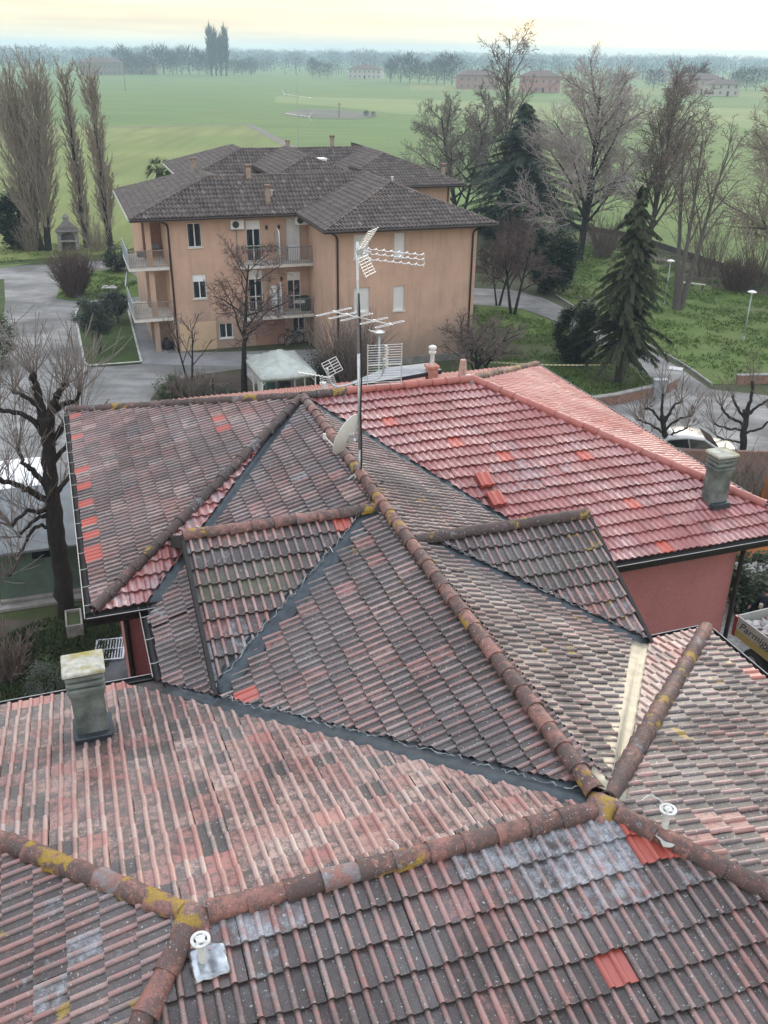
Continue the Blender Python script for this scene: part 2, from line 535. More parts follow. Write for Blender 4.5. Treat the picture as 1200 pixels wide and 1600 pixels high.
def slope(name, top, down, z0, m, T, poly, offs, style, kind='old', mat=0, out=None, gauge=.325, tlen=.375):
    """tiles of one roof slope. top: a point of the ridge line, down: unit plan direction, T: plan depth to the eave, poly: outline in plan, offs: how far the tiles stop short of each edge"""
    rng = random.Random(name)
    ex, ey = -down[1], down[0]
    f = math.sqrt(1 + m * m)
    cen = (sum(p[0] for p in poly) / len(poly), sum(p[1] for p in poly) / len(poly))
    planes = [edge_plane(poly[i], poly[(i + 1) % len(poly)], cen, offs[i]) for i in range(len(poly))]
    ss = [(p[0] - top[0]) * ex + (p[1] - top[1]) * ey for p in poly]
    smin, smax = min(ss) - 0.4, max(ss) + 0.4
    out = TILES if out is None else out
    pr = PROF[kind]
    g = gauge / f
    tl = tlen / f
    w = pr[-1][0]
    rows = int(T / g) + 2
    for j in range(rows):
        t1 = T + 0.03 - j * g
        n = int((smax - smin) / w) + 1
        for i in range(n):
            sx = smin + i * w + rng.uniform(-.007, .007)
            cu = top[0] + ex * (sx + w / 2) + down[0] * (t1 - g / 2)
            cv = top[1] + ey * (sx + w / 2) + down[1] * (t1 - g / 2)
            far = max(a * cu + b * cv - c for a, b, c in planes)
            if far > w:
                continue
            st = style(rng, cu, cv, j, i)
            if st is None:
                continue
            dz = rng.uniform(-.005, .006) + st.get('lift', 0)
            tt = rng.uniform(-.012, .012) + (.04 if rng.random() < .012 else 0)
            skew = rng.uniform(-.014, .014)
            tt += .022 * mnoise.noise(Vector((sx * .55, j * 3.7, 1.3)))
            dz += .016 * mnoise.noise(Vector((cu * .45, cv * .45, 7.7)))
            rings = []
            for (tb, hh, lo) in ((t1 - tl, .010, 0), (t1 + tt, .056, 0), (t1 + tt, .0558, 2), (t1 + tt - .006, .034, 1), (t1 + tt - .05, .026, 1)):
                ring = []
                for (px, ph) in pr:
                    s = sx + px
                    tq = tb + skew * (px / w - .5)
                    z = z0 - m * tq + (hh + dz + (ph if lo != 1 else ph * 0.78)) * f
                    ring.append((top[0] + ex * s + down[0] * tq, top[1] + ey * s + down[1] * tq, z, ph / .029 if not lo else (-.45 if kind == 'new' else -.9)))  # negative on the lips: paints the dark shade line under each course
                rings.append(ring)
            faces = []
            for k in range(len(pr) - 1):
                faces.append([rings[0][k], rings[0][k + 1], rings[1][k + 1], rings[1][k]])
                faces.append([rings[2][k], rings[2][k + 1], rings[3][k + 1], rings[3][k]])
                faces.append([rings[3][k], rings[3][k + 1], rings[4][k + 1], rings[4][k]])
            for e in (0, -1):
                faces.append([rings[0][e], rings[1][e], rings[3][e], rings[4][e]])
            if far > -w - .06:
                faces = [q for q in (clip_poly(fc, planes) for fc in faces) if q]
                if not faces:
                    continue
            vid, vs, cs, fs = {}, [], [], []
            for fc in faces:
                idx = []
                for p in fc:
                    key = (round(p[0], 4), round(p[1], 4), round(p[2], 4), p[3] < -.05)
                    if key not in vid:
                        vid[key] = len(vs)
                        vs.append((p[0], -p[1], p[2]))
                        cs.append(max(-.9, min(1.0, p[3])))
                    if not idx or vid[key] != idx[-1]:
                        idx.append(vid[key])
                if len(idx) > 2 and idx[0] == idx[-1]:
                    idx.pop()
                if len(idx) > 2:
                    fs.append(tuple(idx))
            if not fs:
                continue
            zc = z0 - m * (t1 - g / 2)
            out.append(dict(v=vs, f=fs, crest=cs, st=st, c=(cu, cv, zc), m=st.get('mat', mat)))

def deck(mb, poly, zf, th=0.05):
    """boarding under the tiles"""
    n = len(poly)
    vs = [hp(u, v, zf(u, v) - 0.012) for u, v in poly] + [hp(u, v, zf(u, v) - 0.012 - th) for u, v in poly]
    mb.add(vs, [tuple(range(n)), tuple(range(2 * n - 1, n - 1, -1))] + [(i, n + i, n + (i + 1) % n, (i + 1) % n) for i in range(n)])

# ---- plane functions
zB = lambda u, v: ZR + .319 * u
zN = lambda u, v: ZR + .310 * v
zC = lambda u, v: ZR - .313 * v
zE = lambda u, v: ZR - .351 * (u - 4.186)
zS1 = lambda u, v: ZR + .395 * u
zS2 = lambda u, v: ZR - .412 * u
zS2f = lambda u, v: ZR - .47 * u
LR = 13.222
zH = lambda u, v: ZR - .288 * (LR - v)
zH2 = lambda u, v: ZR - .313 * (LR - v)
zF = lambda u, v: ZR - .279 * (u + .26)
zI = lambda u, v: ZR - .264 * (v - LR)
zG = lambda u, v: ZR + .350 * (u + 4.45)
D1Z, D1V, D1A, D1M = 9.555, 5.779, 3.449, .505
D2Z, D2V, D2A, D2M = 9.61, 7.167, 3.083, .552
zD1 = lambda u, v: D1Z - D1M * abs(v - D1V)
zD2 = lambda u, v: D2Z - D2M * abs(v - D2V)

# ---- how each slope is weathered, some with sky sheen painted in
def patch(cu, cv, s=0.45, o=0.0):
    return mnoise.noise(Vector((cu * s + o, cv * s - o, o * 1.7)))
def st_B(r, u, v, j, i):
    age = .70 + .25 * patch(u, v) + r.uniform(-.10, .10)
    s = dict(r=r.random(), age=age, stain=max(0, r.gauss(.10, .07)), moss=0)
    if j == 0 and r.random() < .26 or r.random() < .012:
        s.update(age=.02, stain=0, r=r.uniform(.5, 1))
    if r.random() < .012:
        s['lift'] = .02
    return s
def st_C(r, u, v, j, i):
    s = dict(r=min(1, max(0, r.gauss(.45, .18))), age=.04 + max(0, .10 * patch(u, v, .8)) + r.uniform(0, .05), stain=max(0, r.gauss(.04, .04)) + max(0, .14 + .42 * patch(u, v, .45, 3)), mat=1)  # pale patches paint the sky sheen of the red slope
    if r.random() < .022:
        s.update(r=1.0, age=0, stain=0, mat=0)
    return s
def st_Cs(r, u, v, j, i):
    return dict(r=r.uniform(.3, .9), age=.08 + r.uniform(0, .1), stain=r.uniform(.2, .45), mat=1)  # lavender sky sheen painted as a pale tone
def st_E(r, u, v, j, i):
    return dict(r=r.uniform(.1, .6), age=.10 + r.uniform(0, .08), stain=max(0, r.gauss(.05, .06)), mat=0)
def st_S1(r, u, v, j, i):
    p = patch(u, v, .7, 5)
    age = .80 + .26 * p + r.uniform(-.10, .10)
    s = dict(r=r.random(), age=age, stain=0, moss=0)
    q = r.random()
    if q < .13:
        s['age'] = .48
    elif q < .16:
        s['stain'] = r.uniform(.18, .36)
    elif q < .19:
        s['moss'] = r.uniform(.1, .3)
    if v < 5.6:
        s['stain'] += .16
    if abs(u + 3.05) < .17 and abs(v - 8.75) < .17 or abs(u + 1.55) < .17 and abs(v - 1.95) < .2:
        s.update(age=.0, stain=0, moss=0, r=.7)
    return s
def st_S2(r, u, v, j, i):
    s = dict(r=r.uniform(.1, .8), age=.86 + .2 * patch(u, v, .7, 9) + r.uniform(-.08, .08), stain=max(0, r.gauss(.05, .08)), moss=.35 if r.random() < .05 else 0)
    return s
def st_H(r, u, v, j, i):
    t = LR - v
    age = .38 + .18 * patch(u, v, .8, 2) + r.uniform(-.08, .10) + (.14 if t > 3.8 else 0)
    s = dict(r=r.uniform(.35, 1), age=age, stain=max(0, r.gauss(0, .1)), moss=0)
    if r.random() < .09:
        s['age'] = .78
    if j == 0 and r.random() < .55:
        s.update(age=.21, r=r.uniform(.6, 1), stain=.1)
    return s
def st_H2(r, u, v, j, i):
    return dict(r=r.uniform(.5, 1), age=.36 + r.uniform(-.1, .1), stain=r.uniform(.1, .3))
def st_F(r, u, v, j, i):
    s = dict(r=r.uniform(.1, .8), age=.80 + .2 * patch(u, v, .8, 4) + r.uniform(-.1, .1), stain=max(0, r.gauss(0, .08)), moss=.3 if r.random() < .03 else 0)
    if u < 1.6 and 13.4 < v < 14.6 and r.random() < .35:
        s['age'] = .3
    if j == 0 and r.random() < .3:
        s['age'] = .15
    return s
def st_I(r, u, v, j, i):
    s = dict(r=r.uniform(.1, .8), age=.80 + .25 * patch(u, v, .8, 7) + r.uniform(-.15, .12), stain=0, moss=0)
    if u < -1.9 and v < 14.0:
        s['age'] -= .15
    bl = patch(u, v, .9, 11)  # patches where blue-white sky reflection is painted on the tiles
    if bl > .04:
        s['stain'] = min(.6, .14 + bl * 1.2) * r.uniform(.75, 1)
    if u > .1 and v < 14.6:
        s['stain'] = max(s['stain'], r.uniform(.1, .5))  # more painted sky sheen towards the right end
    for cu, cv, w, h in ((-.80, 14.66, .15, .165), (.02, 13.72, .30, .165), (.0, 13.5, .2, .2)):
        if abs(u - cu) < w and abs(v - cv) < h:
            s.update(age=.0, stain=.0, r=.25, moss=0)
    return s
def st_G(r, u, v, j, i):
    return dict(r=r.uniform(.2, .8), age=.68 + .2 * patch(u, v, .8, 6) + r.uniform(-.12, .12), stain=max(0, r.gauss(.12, .18)), moss=.3 if r.random() < .04 else 0)
def st_D1(r, u, v, j, i):
    t = v - D1V
    s = dict(r=r.uniform(.2, .9), age=.58 + .2 * patch(u, v, .9, 8) + r.uniform(-.1, .15), stain=max(0, r.gauss(.08, .14)), green=0)
    if .72 < t < 1.05:
        s['green'] = r.uniform(.3, .55)
        s['age'] = .75
    if .38 < t < .72:
        s['age'] += .16
    if t > 1.75:
        s['stain'] = r.uniform(.2, .5)
        s['age'] = .8
    if abs(u + .98) < .17 and t < .36:
        s.update(age=0, stain=0, green=0, r=.4)
    return s
def st_D2(r, u, v, j, i):
    t = v - D2V
    s = dict(r=r.uniform(.2, .9), age=.85 + r.uniform(-.1, .12), stain=max(0, r.gauss(.1, .12)), green=.12, moss=.3 if r.random() < .08 else 0)
    if t > .7:
        s['green'] = .35 if t < 1.05 else 0
    if t > 1.05:
        s['age'] = .55 + r.uniform(-.1, .15)
        s['stain'] = r.uniform(.1, .4)
    return s

slope('B', (0, 0), (-1, 0), ZR, .319, 5.01, [(0, 0), (-5.01, -5.155), (-5.01, 5.106)], [0, -.06, 0], st_B)
slope('N', (0, 0), (0, -1), ZR, .310, 5.16, [(0, 0), (4.186, 0), (8.786, -5.18), (-5.01, -5.155)], [0, 0, -.06, 0], st_E)
slope('E', (4.186, 0), (1, 0), ZR, .351, 4.60, [(4.186, 0), (8.786, -5.21), (8.786, 5.16)], [0, -.06, 0], st_E, 'new', 0)
VR = .313 / .47
slope('C', (0, 0), (0, 1), ZR, .313, 5.944, [(0, 0), (4.186, 0), (8.786, 5.16), (8.95, 6.0), (VR * 6.0, 6.0)], [0, 0, 0, -.06, .07], st_C, 'new', 1)
slope('Cs', (0, 0), (0, 1), ZR, .313, 5.106, [(0, 0), (-4.046, 5.106), (-5.01, 5.106)], [.07, -.06, 0], st_Cs, 'new', 1)
slope('S1a', (0, 0), (-1, 0), ZR, .395, 4.118, [(0, 0), (0, 5.85), (-4.118, 5.9), (-4.118, 5.19)], [0, 0, -.06, .17], st_S1)
slope('S1b', (0, 0), (-1, 0), ZR, .395, 4.118, [(0, 5.85), (0, 13.22), (-4.118, 7.574), (-4.118, 5.9)], [0, .06, -.06, 0], st_S1)
slope('S2a', (0, 0), (1, 0), ZR, .47, 4.0, [(0, 0), (3.9, 5.86), (3.9, 7.2), (0, 7.3)], [.17, 0, 0, 0], st_S2)
slope('S2b', (0, 0), (1, 0), ZR, .412, 3.12, [(0, 7.0), (3.12, 7.0), (3.12, 9.12), (0, 13.22)], [0, -.03, .16, 0], st_S2)
slope('H', (0, LR), (0, -1), ZR, .288, 6.16, [(-.1, LR), (-4.45, LR), (-9.52, 7.06), (-4.49, 7.06)], [0, 0, -.06, .17], st_H)
slope('H2', (0, LR), (0, -1), ZR, .313, 3.98, [(-.15, LR), (3.02, 9.25), (4.205, 9.242)], [.10, -.06, 0], st_H2)
slope('F', (-.26, LR), (1, 0), ZR, .279, 4.465, [(-.26, LR), (4.205, 9.242), (4.205, 17.94)], [0, -.06, 0], st_F)
slope('I', (0, LR), (0, 1), ZR, .264, 4.72, [(-4.45, LR), (-.26, LR), (4.205, 17.94), (-8.0, 17.94)], [0, 0, -.06, 0], st_I)
slope('G', (-4.45, LR), (-1, 0), ZR, .350, 5.07, [(-4.45, LR), (-9.52, 7.06), (-9.52, 19.9)], [0, -.06, 0], st_G)
d1 = [(-.21, D1V), (-D1A, D1V), (-D1A, 8.315)]
slope('D1n', (0, D1V), (0, 1), D1Z, D1M, 2.6, d1, [0, -.02, .12], st_D1)
slope('D1f', (0, D1V), (0, -1), D1Z, D1M, 2.6, [(-.21, D1V), (-D1A, D1V), (-D1A, 3.243)], [0, -.02, .1], st_D1)
slope('D2n', (0, D2V), (0, 1), D2Z, D2M, 2.27, [(.065, D2V), (D2A, D2V), (D2A, 9.419)], [0, -.02, .12], st_D2)
slope('D2f', (0, D2V), (0, -1), D2Z, D2M, 2.27, [(.065, D2V), (D2A, D2V), (D2A, 4.915)], [0, -.02, .1], st_D2)

mb = MB()
deck(mb, [(0, 0), (-5.01, -5.155), (-5.01, 5.106)], zB)
deck(mb, [(0, 0), (4.186, 0), (8.786, -5.21), (-5.01, -5.155)], zN)
deck(mb, [(4.186, 0), (8.786, 5.16), (8.786, -5.21)], zE)
deck(mb, [(0, 0), (VR * 5.944, 5.944), (8.95, 5.944), (8.786, 5.16), (4.186, 0)], zC)
deck(mb, [(0, 0), (-5.01, 5.106), (-4.046, 5.106)], zC)
deck(mb, [(0, 0), (-4.046, 5.106), (-4.118, 5.2), (-4.118, 7.574), (0, 13.22)], zS1)
deck(mb, [(0, 0), (0, 7.2), (3.9, 7.2), (3.9, 5.86)], zS2f)
deck(mb, [(0, 7.0), (0, 13.22), (3.12, 9.12), (3.12, 7.0)], zS2)
deck(mb, [(0, LR), (-4.118, 7.574), (-4.16, 7.06), (-9.52, 7.06), (-4.45, LR)], zH)
deck(mb, [(-.15, LR), (4.205, 9.242), (3.02, 9.25)], zH2)
deck(mb, [(-.26, LR), (4.205, 17.94), (4.205, 9.242)], zF)
deck(mb, [(-4.45, LR), (-8.0, 17.94), (4.205, 17.94), (-.26, LR)], zI)
deck(mb, [(-4.45, LR), (-9.52, 7.06), (-9.52, 19.9)], zG)
for poly, zf in ((d1, zD1), ([(-.21, D1V), (-D1A, 3.243), (-D1A, D1V)], zD1), ([(.065, D2V), (D2A, 9.419), (D2A, D2V)], zD2), ([(.065, D2V), (D2A, D2V), (D2A, 4.915)], zD2)):
    deck(mb, poly, zf)
ROOF = mb.build('roof', M_DECK, HOUSE)

def tile_mesh(name, tiles):
    vs, fs, tc, moss, green, mi = [], [], [], [], [], []
    for t in tiles:
        o = len(vs)
        vs += t['v']
        fs += [tuple(i + o for i in f) for f in t['f']]
        mi += [t['m']] * len(t['f'])
        s = t['st']
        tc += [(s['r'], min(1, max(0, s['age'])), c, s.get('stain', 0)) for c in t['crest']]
        moss += [s.get('moss', 0) or 0.0] * len(t['v'])
        green += [s.get('green', 0) or 0.0] * len(t['v'])
    me = bpy.data.meshes.new(name)
    me.from_pydata(vs, [], fs)
    me.materials.append(M_TILE)
    me.materials.append(M_TILE_NEW)
    me.polygons.foreach_set('material_index', mi)
    a = me.attributes.new('tc', 'FLOAT_COLOR', 'POINT')
    a.data.foreach_set('color', np.array(tc, dtype=np.float32).ravel())
    for nm, d in (('moss', moss), ('green', green)):
        a = me.attributes.new(nm, 'FLOAT', 'POINT')
        a.data.foreach_set('value', np.array(d, dtype=np.float32))
    me.polygons.foreach_set('use_smooth', [True] * len(fs))
    me.set_sharp_from_angle(angle=math.radians(38))
    me.update()
    return me

HM = Matrix.Translation(HOUSE.location) @ Matrix.Rotation(TH, 4, 'Z')
for t in TILES:
    x, y, w = project(HM @ hp(*t['c']))
    inside = 6 < x < 1194 and 6 < y < 1594
    t['rank'] = (len(t['f']) >= 38) * inside / (w * w) if w > 0 else 0
TILES.sort(key=lambda t: -t['rank'])
for t in TILES[:300]:
    cu, cv, cz = t['c']
    c = hp(cu, cv, cz)
    t['v'] = [(p[0] - c.x, p[1] - c.y, p[2] - c.z) for p in t['v']]
    o = bpy.data.objects.new('roof_tile', tile_mesh('roof_tile', [t]))
    COL.objects.link(o)
    o.parent = ROOF
    o.location = c
rest = bpy.data.objects.new('roof_tile_field', tile_mesh('roof_tile_field', TILES[300:]))
COL.objects.link(rest)
rest.parent = ROOF
rest['kind'] = 'stuff'

# ---- ridge and hip tiles: tapered half pipes bedded on mortar, each an object
def cap_mesh(seed, r0=.116, r1=.092, L=.42):
    rg = random.Random(seed)
    n, m = 12, 5
    vs, fs, cr = [], [], []
    for side in (0, 1):
        for i in range(m + 1):
            x = i / m * L
            rr = r0 + (r1 - r0) * i / m - side * .016
            if i == 0:
                rr += .006 * (1 - side)
            for k in range(n + 1):
                a = math.pi * (-.06 + 1.12 * k / n)
                w = 1 + .035 * rg.uniform(-1, 1)
                vs.append((x, math.cos(a) * rr * w, math.sin(a) * rr * w * .98))
                cr.append(0.55 + .45 * math.sin(a))
    o = (m + 1) * (n + 1)
    for i in range(m):
        for k in range(n):
            a = i * (n + 1) + k
            fs.append((a, a + 1, a + n + 2, a + n + 1))
            fs.append((o + a, o + a + n + 1, o + a + n + 2, o + a + 1))
    for k in range(n):
        fs.append((k, o + k, o + k + 1, k + 1))
        e = m * (n + 1) + k
        fs.append((e, e + 1, o + e + 1, o + e))
    return vs, fs, cr
CAPS = [cap_mesh(i) for i in range(5)]
def cap_line(p, q, seed, age=.7, new=False, moss=.12, gap=.355, drop=.012):
    p, q = Vector(p), Vector(q)
    d = q - p
    L = d.length
    d.normalize()
    n = max(1, round(L / gap))
    g = L / n
    rg = random.Random(seed)
    yv = Vector((0, 0, 1)).cross(d).normalized()
    zv = d.cross(yv)
    for i in range(n):
        vs, fs, cr = rg.choice(CAPS)
        sc = (g + .055) / .42
        a = age + rg.uniform(-.12, .14)
        st = max(0, rg.gauss(.10, .08))
        mo = rg.uniform(.2, .6) if rg.random() < moss else 0
        if rg.random() < .10 and not new:
            st = rg.uniform(.25, .42)
        if new:
            a, st, mo = rg.uniform(0, .1), max(0, rg.gauss(0, .08)), 0
        me = bpy.data.meshes.new('ridge_tile')
        me.from_pydata(vs, [], fs)
        me.materials.append(M_CAP_NEW if new else M_CAP)
        at_ = me.attributes.new('tc', 'FLOAT_COLOR', 'POINT')
        rr = rg.random()
        at_.data.foreach_set('color', np.array([(.12 + rr * .4, max(0, min(1, a)), c * (.9 if new else .30), st) for c in cr], dtype=np.float32).ravel())
        for nm, val in (('moss', mo), ('green', 0.0)):
            k = me.attributes.new(nm, 'FLOAT', 'POINT')
            k.data.foreach_set('value', np.full(len(vs), val, dtype=np.float32))
        me.polygons.foreach_set('use_smooth', [True] * len(fs))
        me.set_sharp_from_angle(angle=math.radians(50))
        o = bpy.data.objects.new('ridge_tile', me)
        COL.objects.link(o)
        o.parent = ROOF
        yy = (yv + d * rg.uniform(-.03, .03)).normalized()
        tilt = rg.uniform(-.012, .012)
        dd = (d + zv * (.035 + tilt)).normalized()
        zz = dd.cross(yy).normalized()
        yy = zz.cross(dd)
        pos = p + d * (g * i) + zv * (drop + rg.uniform(-.006, .006)) + yv * rg.uniform(-.008, .008)
        o.matrix_local = Matrix(((dd.x * sc, yy.x, zz.x, pos.x), (dd.y * sc, yy.y, zz.y, pos.y), (dd.z * sc, yy.z, zz.z, pos.z), (0, 0, 0, 1)))
    return n

def line_on(zf, a, b, lift=.03):
    return hp(a[0], a[1], zf(*a) + lift), hp(b[0], b[1], zf(*b) + lift)
def run_caps(a, b, zf, seed, **kw):
    p, q = line_on(zf, a, b)
    return cap_line(p, q, seed, **kw)
flat = lambda u, v: ZR
NCAP = 0
NCAP += run_caps((-.22, 13.02), (0.02, .12), flat, 'r1', age=.55, moss=.22)           # long middle ridge, laid towards the far end
NCAP += run_caps((0, .02), (1.05, 0), flat, 'r2', age=.7, moss=.3)
NCAP += run_caps((1.05, 0), (4.2, 0), flat, 'r2b', new=True)
NCAP += run_caps((-5.0, 5.09), (-.06, .1), zB, 'hB1', age=.8, moss=.12)
NCAP += run_caps((-5.0, -5.14), (-.05, -.05), zB, 'hB2', age=.7, moss=.08)
NCAP += run_caps((8.8, 5.18), (4.22, .03), zE, 'hE1', new=True)
NCAP += run_caps((8.78, -5.2), (4.25, -.05), zE, 'hE2', age=.6, moss=.5)
NCAP += run_caps((-4.32, LR), (-.42, LR), flat, 'r3', age=.55, moss=.10)
NCAP += run_caps((4.2, 9.25), (-.1, 13.08), zF, 'hF1', age=.6, moss=.3)
NCAP += run_caps((4.2, 17.93), (-.14, 13.36), zF, 'hF2', age=.58, moss=.08)
NCAP += run_caps((-9.5, 7.08), (-4.55, 13.1), zG, 'hG1', age=.52, moss=.2)
NCAP += run_caps((-7.9, 17.8), (-4.55, 13.36), zI, 'hG2', age=.48, moss=.05)
NCAP += run_caps((-D1A - .03, D1V), (-.12, D1V), lambda u, v: D1Z, 'd1', age=.62, moss=.25, gap=.36)
NCAP += run_caps((D2A + .03, D2V), (.05, D2V), lambda u, v: D2Z, 'd2', age=.8, moss=.6, gap=.37)

# mortar hoods where ridges meet
def hood(u, v, z, seed, r=.17, mo=.4):
    rg = random.Random(seed)
    mb = MB()
    vs, fs = [], []
    n, m = 14, 5
    for i in range(m + 1):
        a = i / m * math.pi / 2
        for k in range(n):
            b = 2 * math.pi * k / n
            rr = r * (1 + .22 * math.cos(3 * b + 1) + rg.uniform(-.05, .05))
            vs.append((math.cos(a) * math.cos(b) * rr, math.cos(a) * math.sin(b) * rr, math.sin(a) * r * .72))
    for i in range(m):
        for k in range(n):
            fs.append((i * n + k, i * n + (k + 1) % n, (i + 1) * n + (k + 1) % n, (i + 1) * n + k))
    mb.col = (.6, .55, .45, .12)
    mb.add(vs, fs)
    o = mb.build('ridge_hood', M_CAP, ROOF, True)
    for nm, val in (('moss', mo), ('green', 0.0)):
        k = o.data.attributes.new(nm, 'FLOAT', 'POINT')
        k.data.foreach_set('value', np.full(len(vs), val, dtype=np.float32))
    o.location = hp(u, v, z)
hood(-.22, 13.2, ZR - .02, 1, .2, .5)
hood(-4.47, LR, ZR - .02, 2, .2, .5)
hood(4.22, 0.0, ZR - .03, 3, .17, .4)
hood(0.0, .05, ZR - .03, 4, .15, .2)

# ---- valley flashings with their crumpled pale edge
def flashing(a, b, zf1, zf2, w1, w2, mat, seed, edge=(1, 1), lift=.03):
    """sheet along the valley a-b; w1 / w2: visible width on each of the two slopes"""
    rg = random.Random(seed)
    dx, dy = b[0] - a[0], b[1] - a[1]
    L = math.hypot(dx, dy)
    nx, ny = -dy / L, dx / L
    qx, qy = (a[0] + b[0]) / 2 + nx * .3, (a[1] + b[1]) / 2 + ny * .3
    if zf1(qx, qy) < zf2(qx, qy):
        nx, ny = -nx, -ny
    n = max(4, int(L / .25))
    mb = MB()
    vs, fs = [], []
    for i in range(n + 1):
        t = i / n
        u, v = a[0] + dx * t, a[1] + dy * t
        j = rg.uniform(-.012, .012)
        for (k, zf) in ((w1 + .1, zf1), (w1 * .5, zf1), (.02, zf1), (-.02, zf2), (-w2 * .5, zf2), (-w2 - .1, zf2)):
            uu, vv = u + nx * k, v + ny * k
            z = zf(uu, vv)
            vs.append(hp(uu, vv, z + lift * (.5 if abs(k) > max(w1, w2) else 1) + j * .3))
    for i in range(n):
        for k in range(5):
            fs.append((i * 6 + k, i * 6 + k + 1, (i + 1) * 6 + k + 1, (i + 1) * 6 + k))
    mb.add(vs, fs)
    o = mb.build('valley_flashing', mat, ROOF, True)
    mod = o.modifiers.new('t', 'SOLIDIFY')
    mod.thickness = .004
    for s, w, zf in ((1, w1, zf1), (-1, w2, zf2)):
        if not edge[0 if s == 1 else 1]:
            continue
        pts = []
        ph = zh = 0.0
        m = int(L / .035)
        for i in range(m + 1):
            t = i / m
            ph = ph * .7 + rg.gauss(0, .016)
            zh = zh * .6 + rg.gauss(0, .012)
            k = s * (w + ph)
            u, v = a[0] + dx * t + nx * k, a[1] + dy * t + ny * k
            pts.append(hp(u, v, zf(u, v) + .066 + zh))
        e = MB()
        e.tube(pts, [max(.002, .006 + rg.gauss(0, .003)) for _ in pts], 4)
        e.build('edge_fold', M_FOIL, o)
    return o
flashing((-.15, 13.10), (-3.45, 8.49), zH, zS1, .15, .05, M_ZINC, 1, (0, 1), .055)
flashing((-.25, D1V + .05), (-D1A, 8.315), zS1, zD1, .05, .11, M_ZINC, 2, (0, 1), .06)
flashing((-.05, .12), (-4.046, 5.106), zS1, zC, .20, .05, M_ZINC, 3, (0, 0))
flashing((.05, .12), (VR * 5.6, 5.6), zC, zS2f, .04, .16, M_ZINC, 4, (0, 1))
flashing((.1, D2V + .05), (D2A - .02, 9.40), zD2, zS2, .14, .10, M_ZINC, 5, (1, 0))
flashing((-.1, 13.1), (2.98, 9.30), zS2, zH2, .14, .06, M_ZINC_BRIGHT, 6, (0, 0), .045)
flashing((-D1A, 8.49), (-4.118, 7.574), zH, zS1, .05, .05, M_ZINC, 8, (0, 0))

# dormer verges: dark metal trim and cheek wall
def verge(u, v0, z0, v1, z1, side, name='verge_trim'):
    mb = MB()
    for (va, za, vb, zb) in ((v0, z0, v1, z1),):
        vs = []
        for (v, z) in ((va, za), (vb, zb)):
            vs += [hp(u - side * .0, v, z + .085), hp(u + side * .06, v, z + .085), hp(u + side * .06, v, z - .14), hp(u - side * .0, v, z - .14)]
        mb.add(vs, [(0, 1, 5, 4), (1, 2, 6, 5), (2, 3, 7, 6), (3, 0, 4, 7), (0, 3, 2, 1), (4, 5, 6, 7)])
    return mb.build(name, M_GUTTER, ROOF)
verge(-D1A - .01, D1V, D1Z, 8.36, zD1(0, 8.36), -1)
verge(-D1A - .012, D1V - .02, D1Z - .03, 3.2, zD1(0, 3.2) - .03, -1)
verge(D2A + .01, D2V, D2Z, 9.40, zD2(0, 9.40), 1)
verge(D2A + .01, D2V, D2Z, 4.9, zD2(0, 4.9), 1)
for u, V, Zt, a, zs in ((-D1A + .12, D1V, D1Z, D1M, zS1), (D2A - .12, D2V, D2Z, D2M, zS2)):
    mb = MB()
    zb = zs(u, 0)
    h = (Zt - .06 - zb) / a
    vs = [hp(u, V, Zt - .07), hp(u, V - h, zb), hp(u, V + h, zb), hp(u, V - h, zb - .9), hp(u, V + h, zb - .9)]
    mb.add(vs, [(0, 1, 2), (1, 3, 4, 2)])
    mb.build('gable_wall', M_REDWALL, HOUSE)
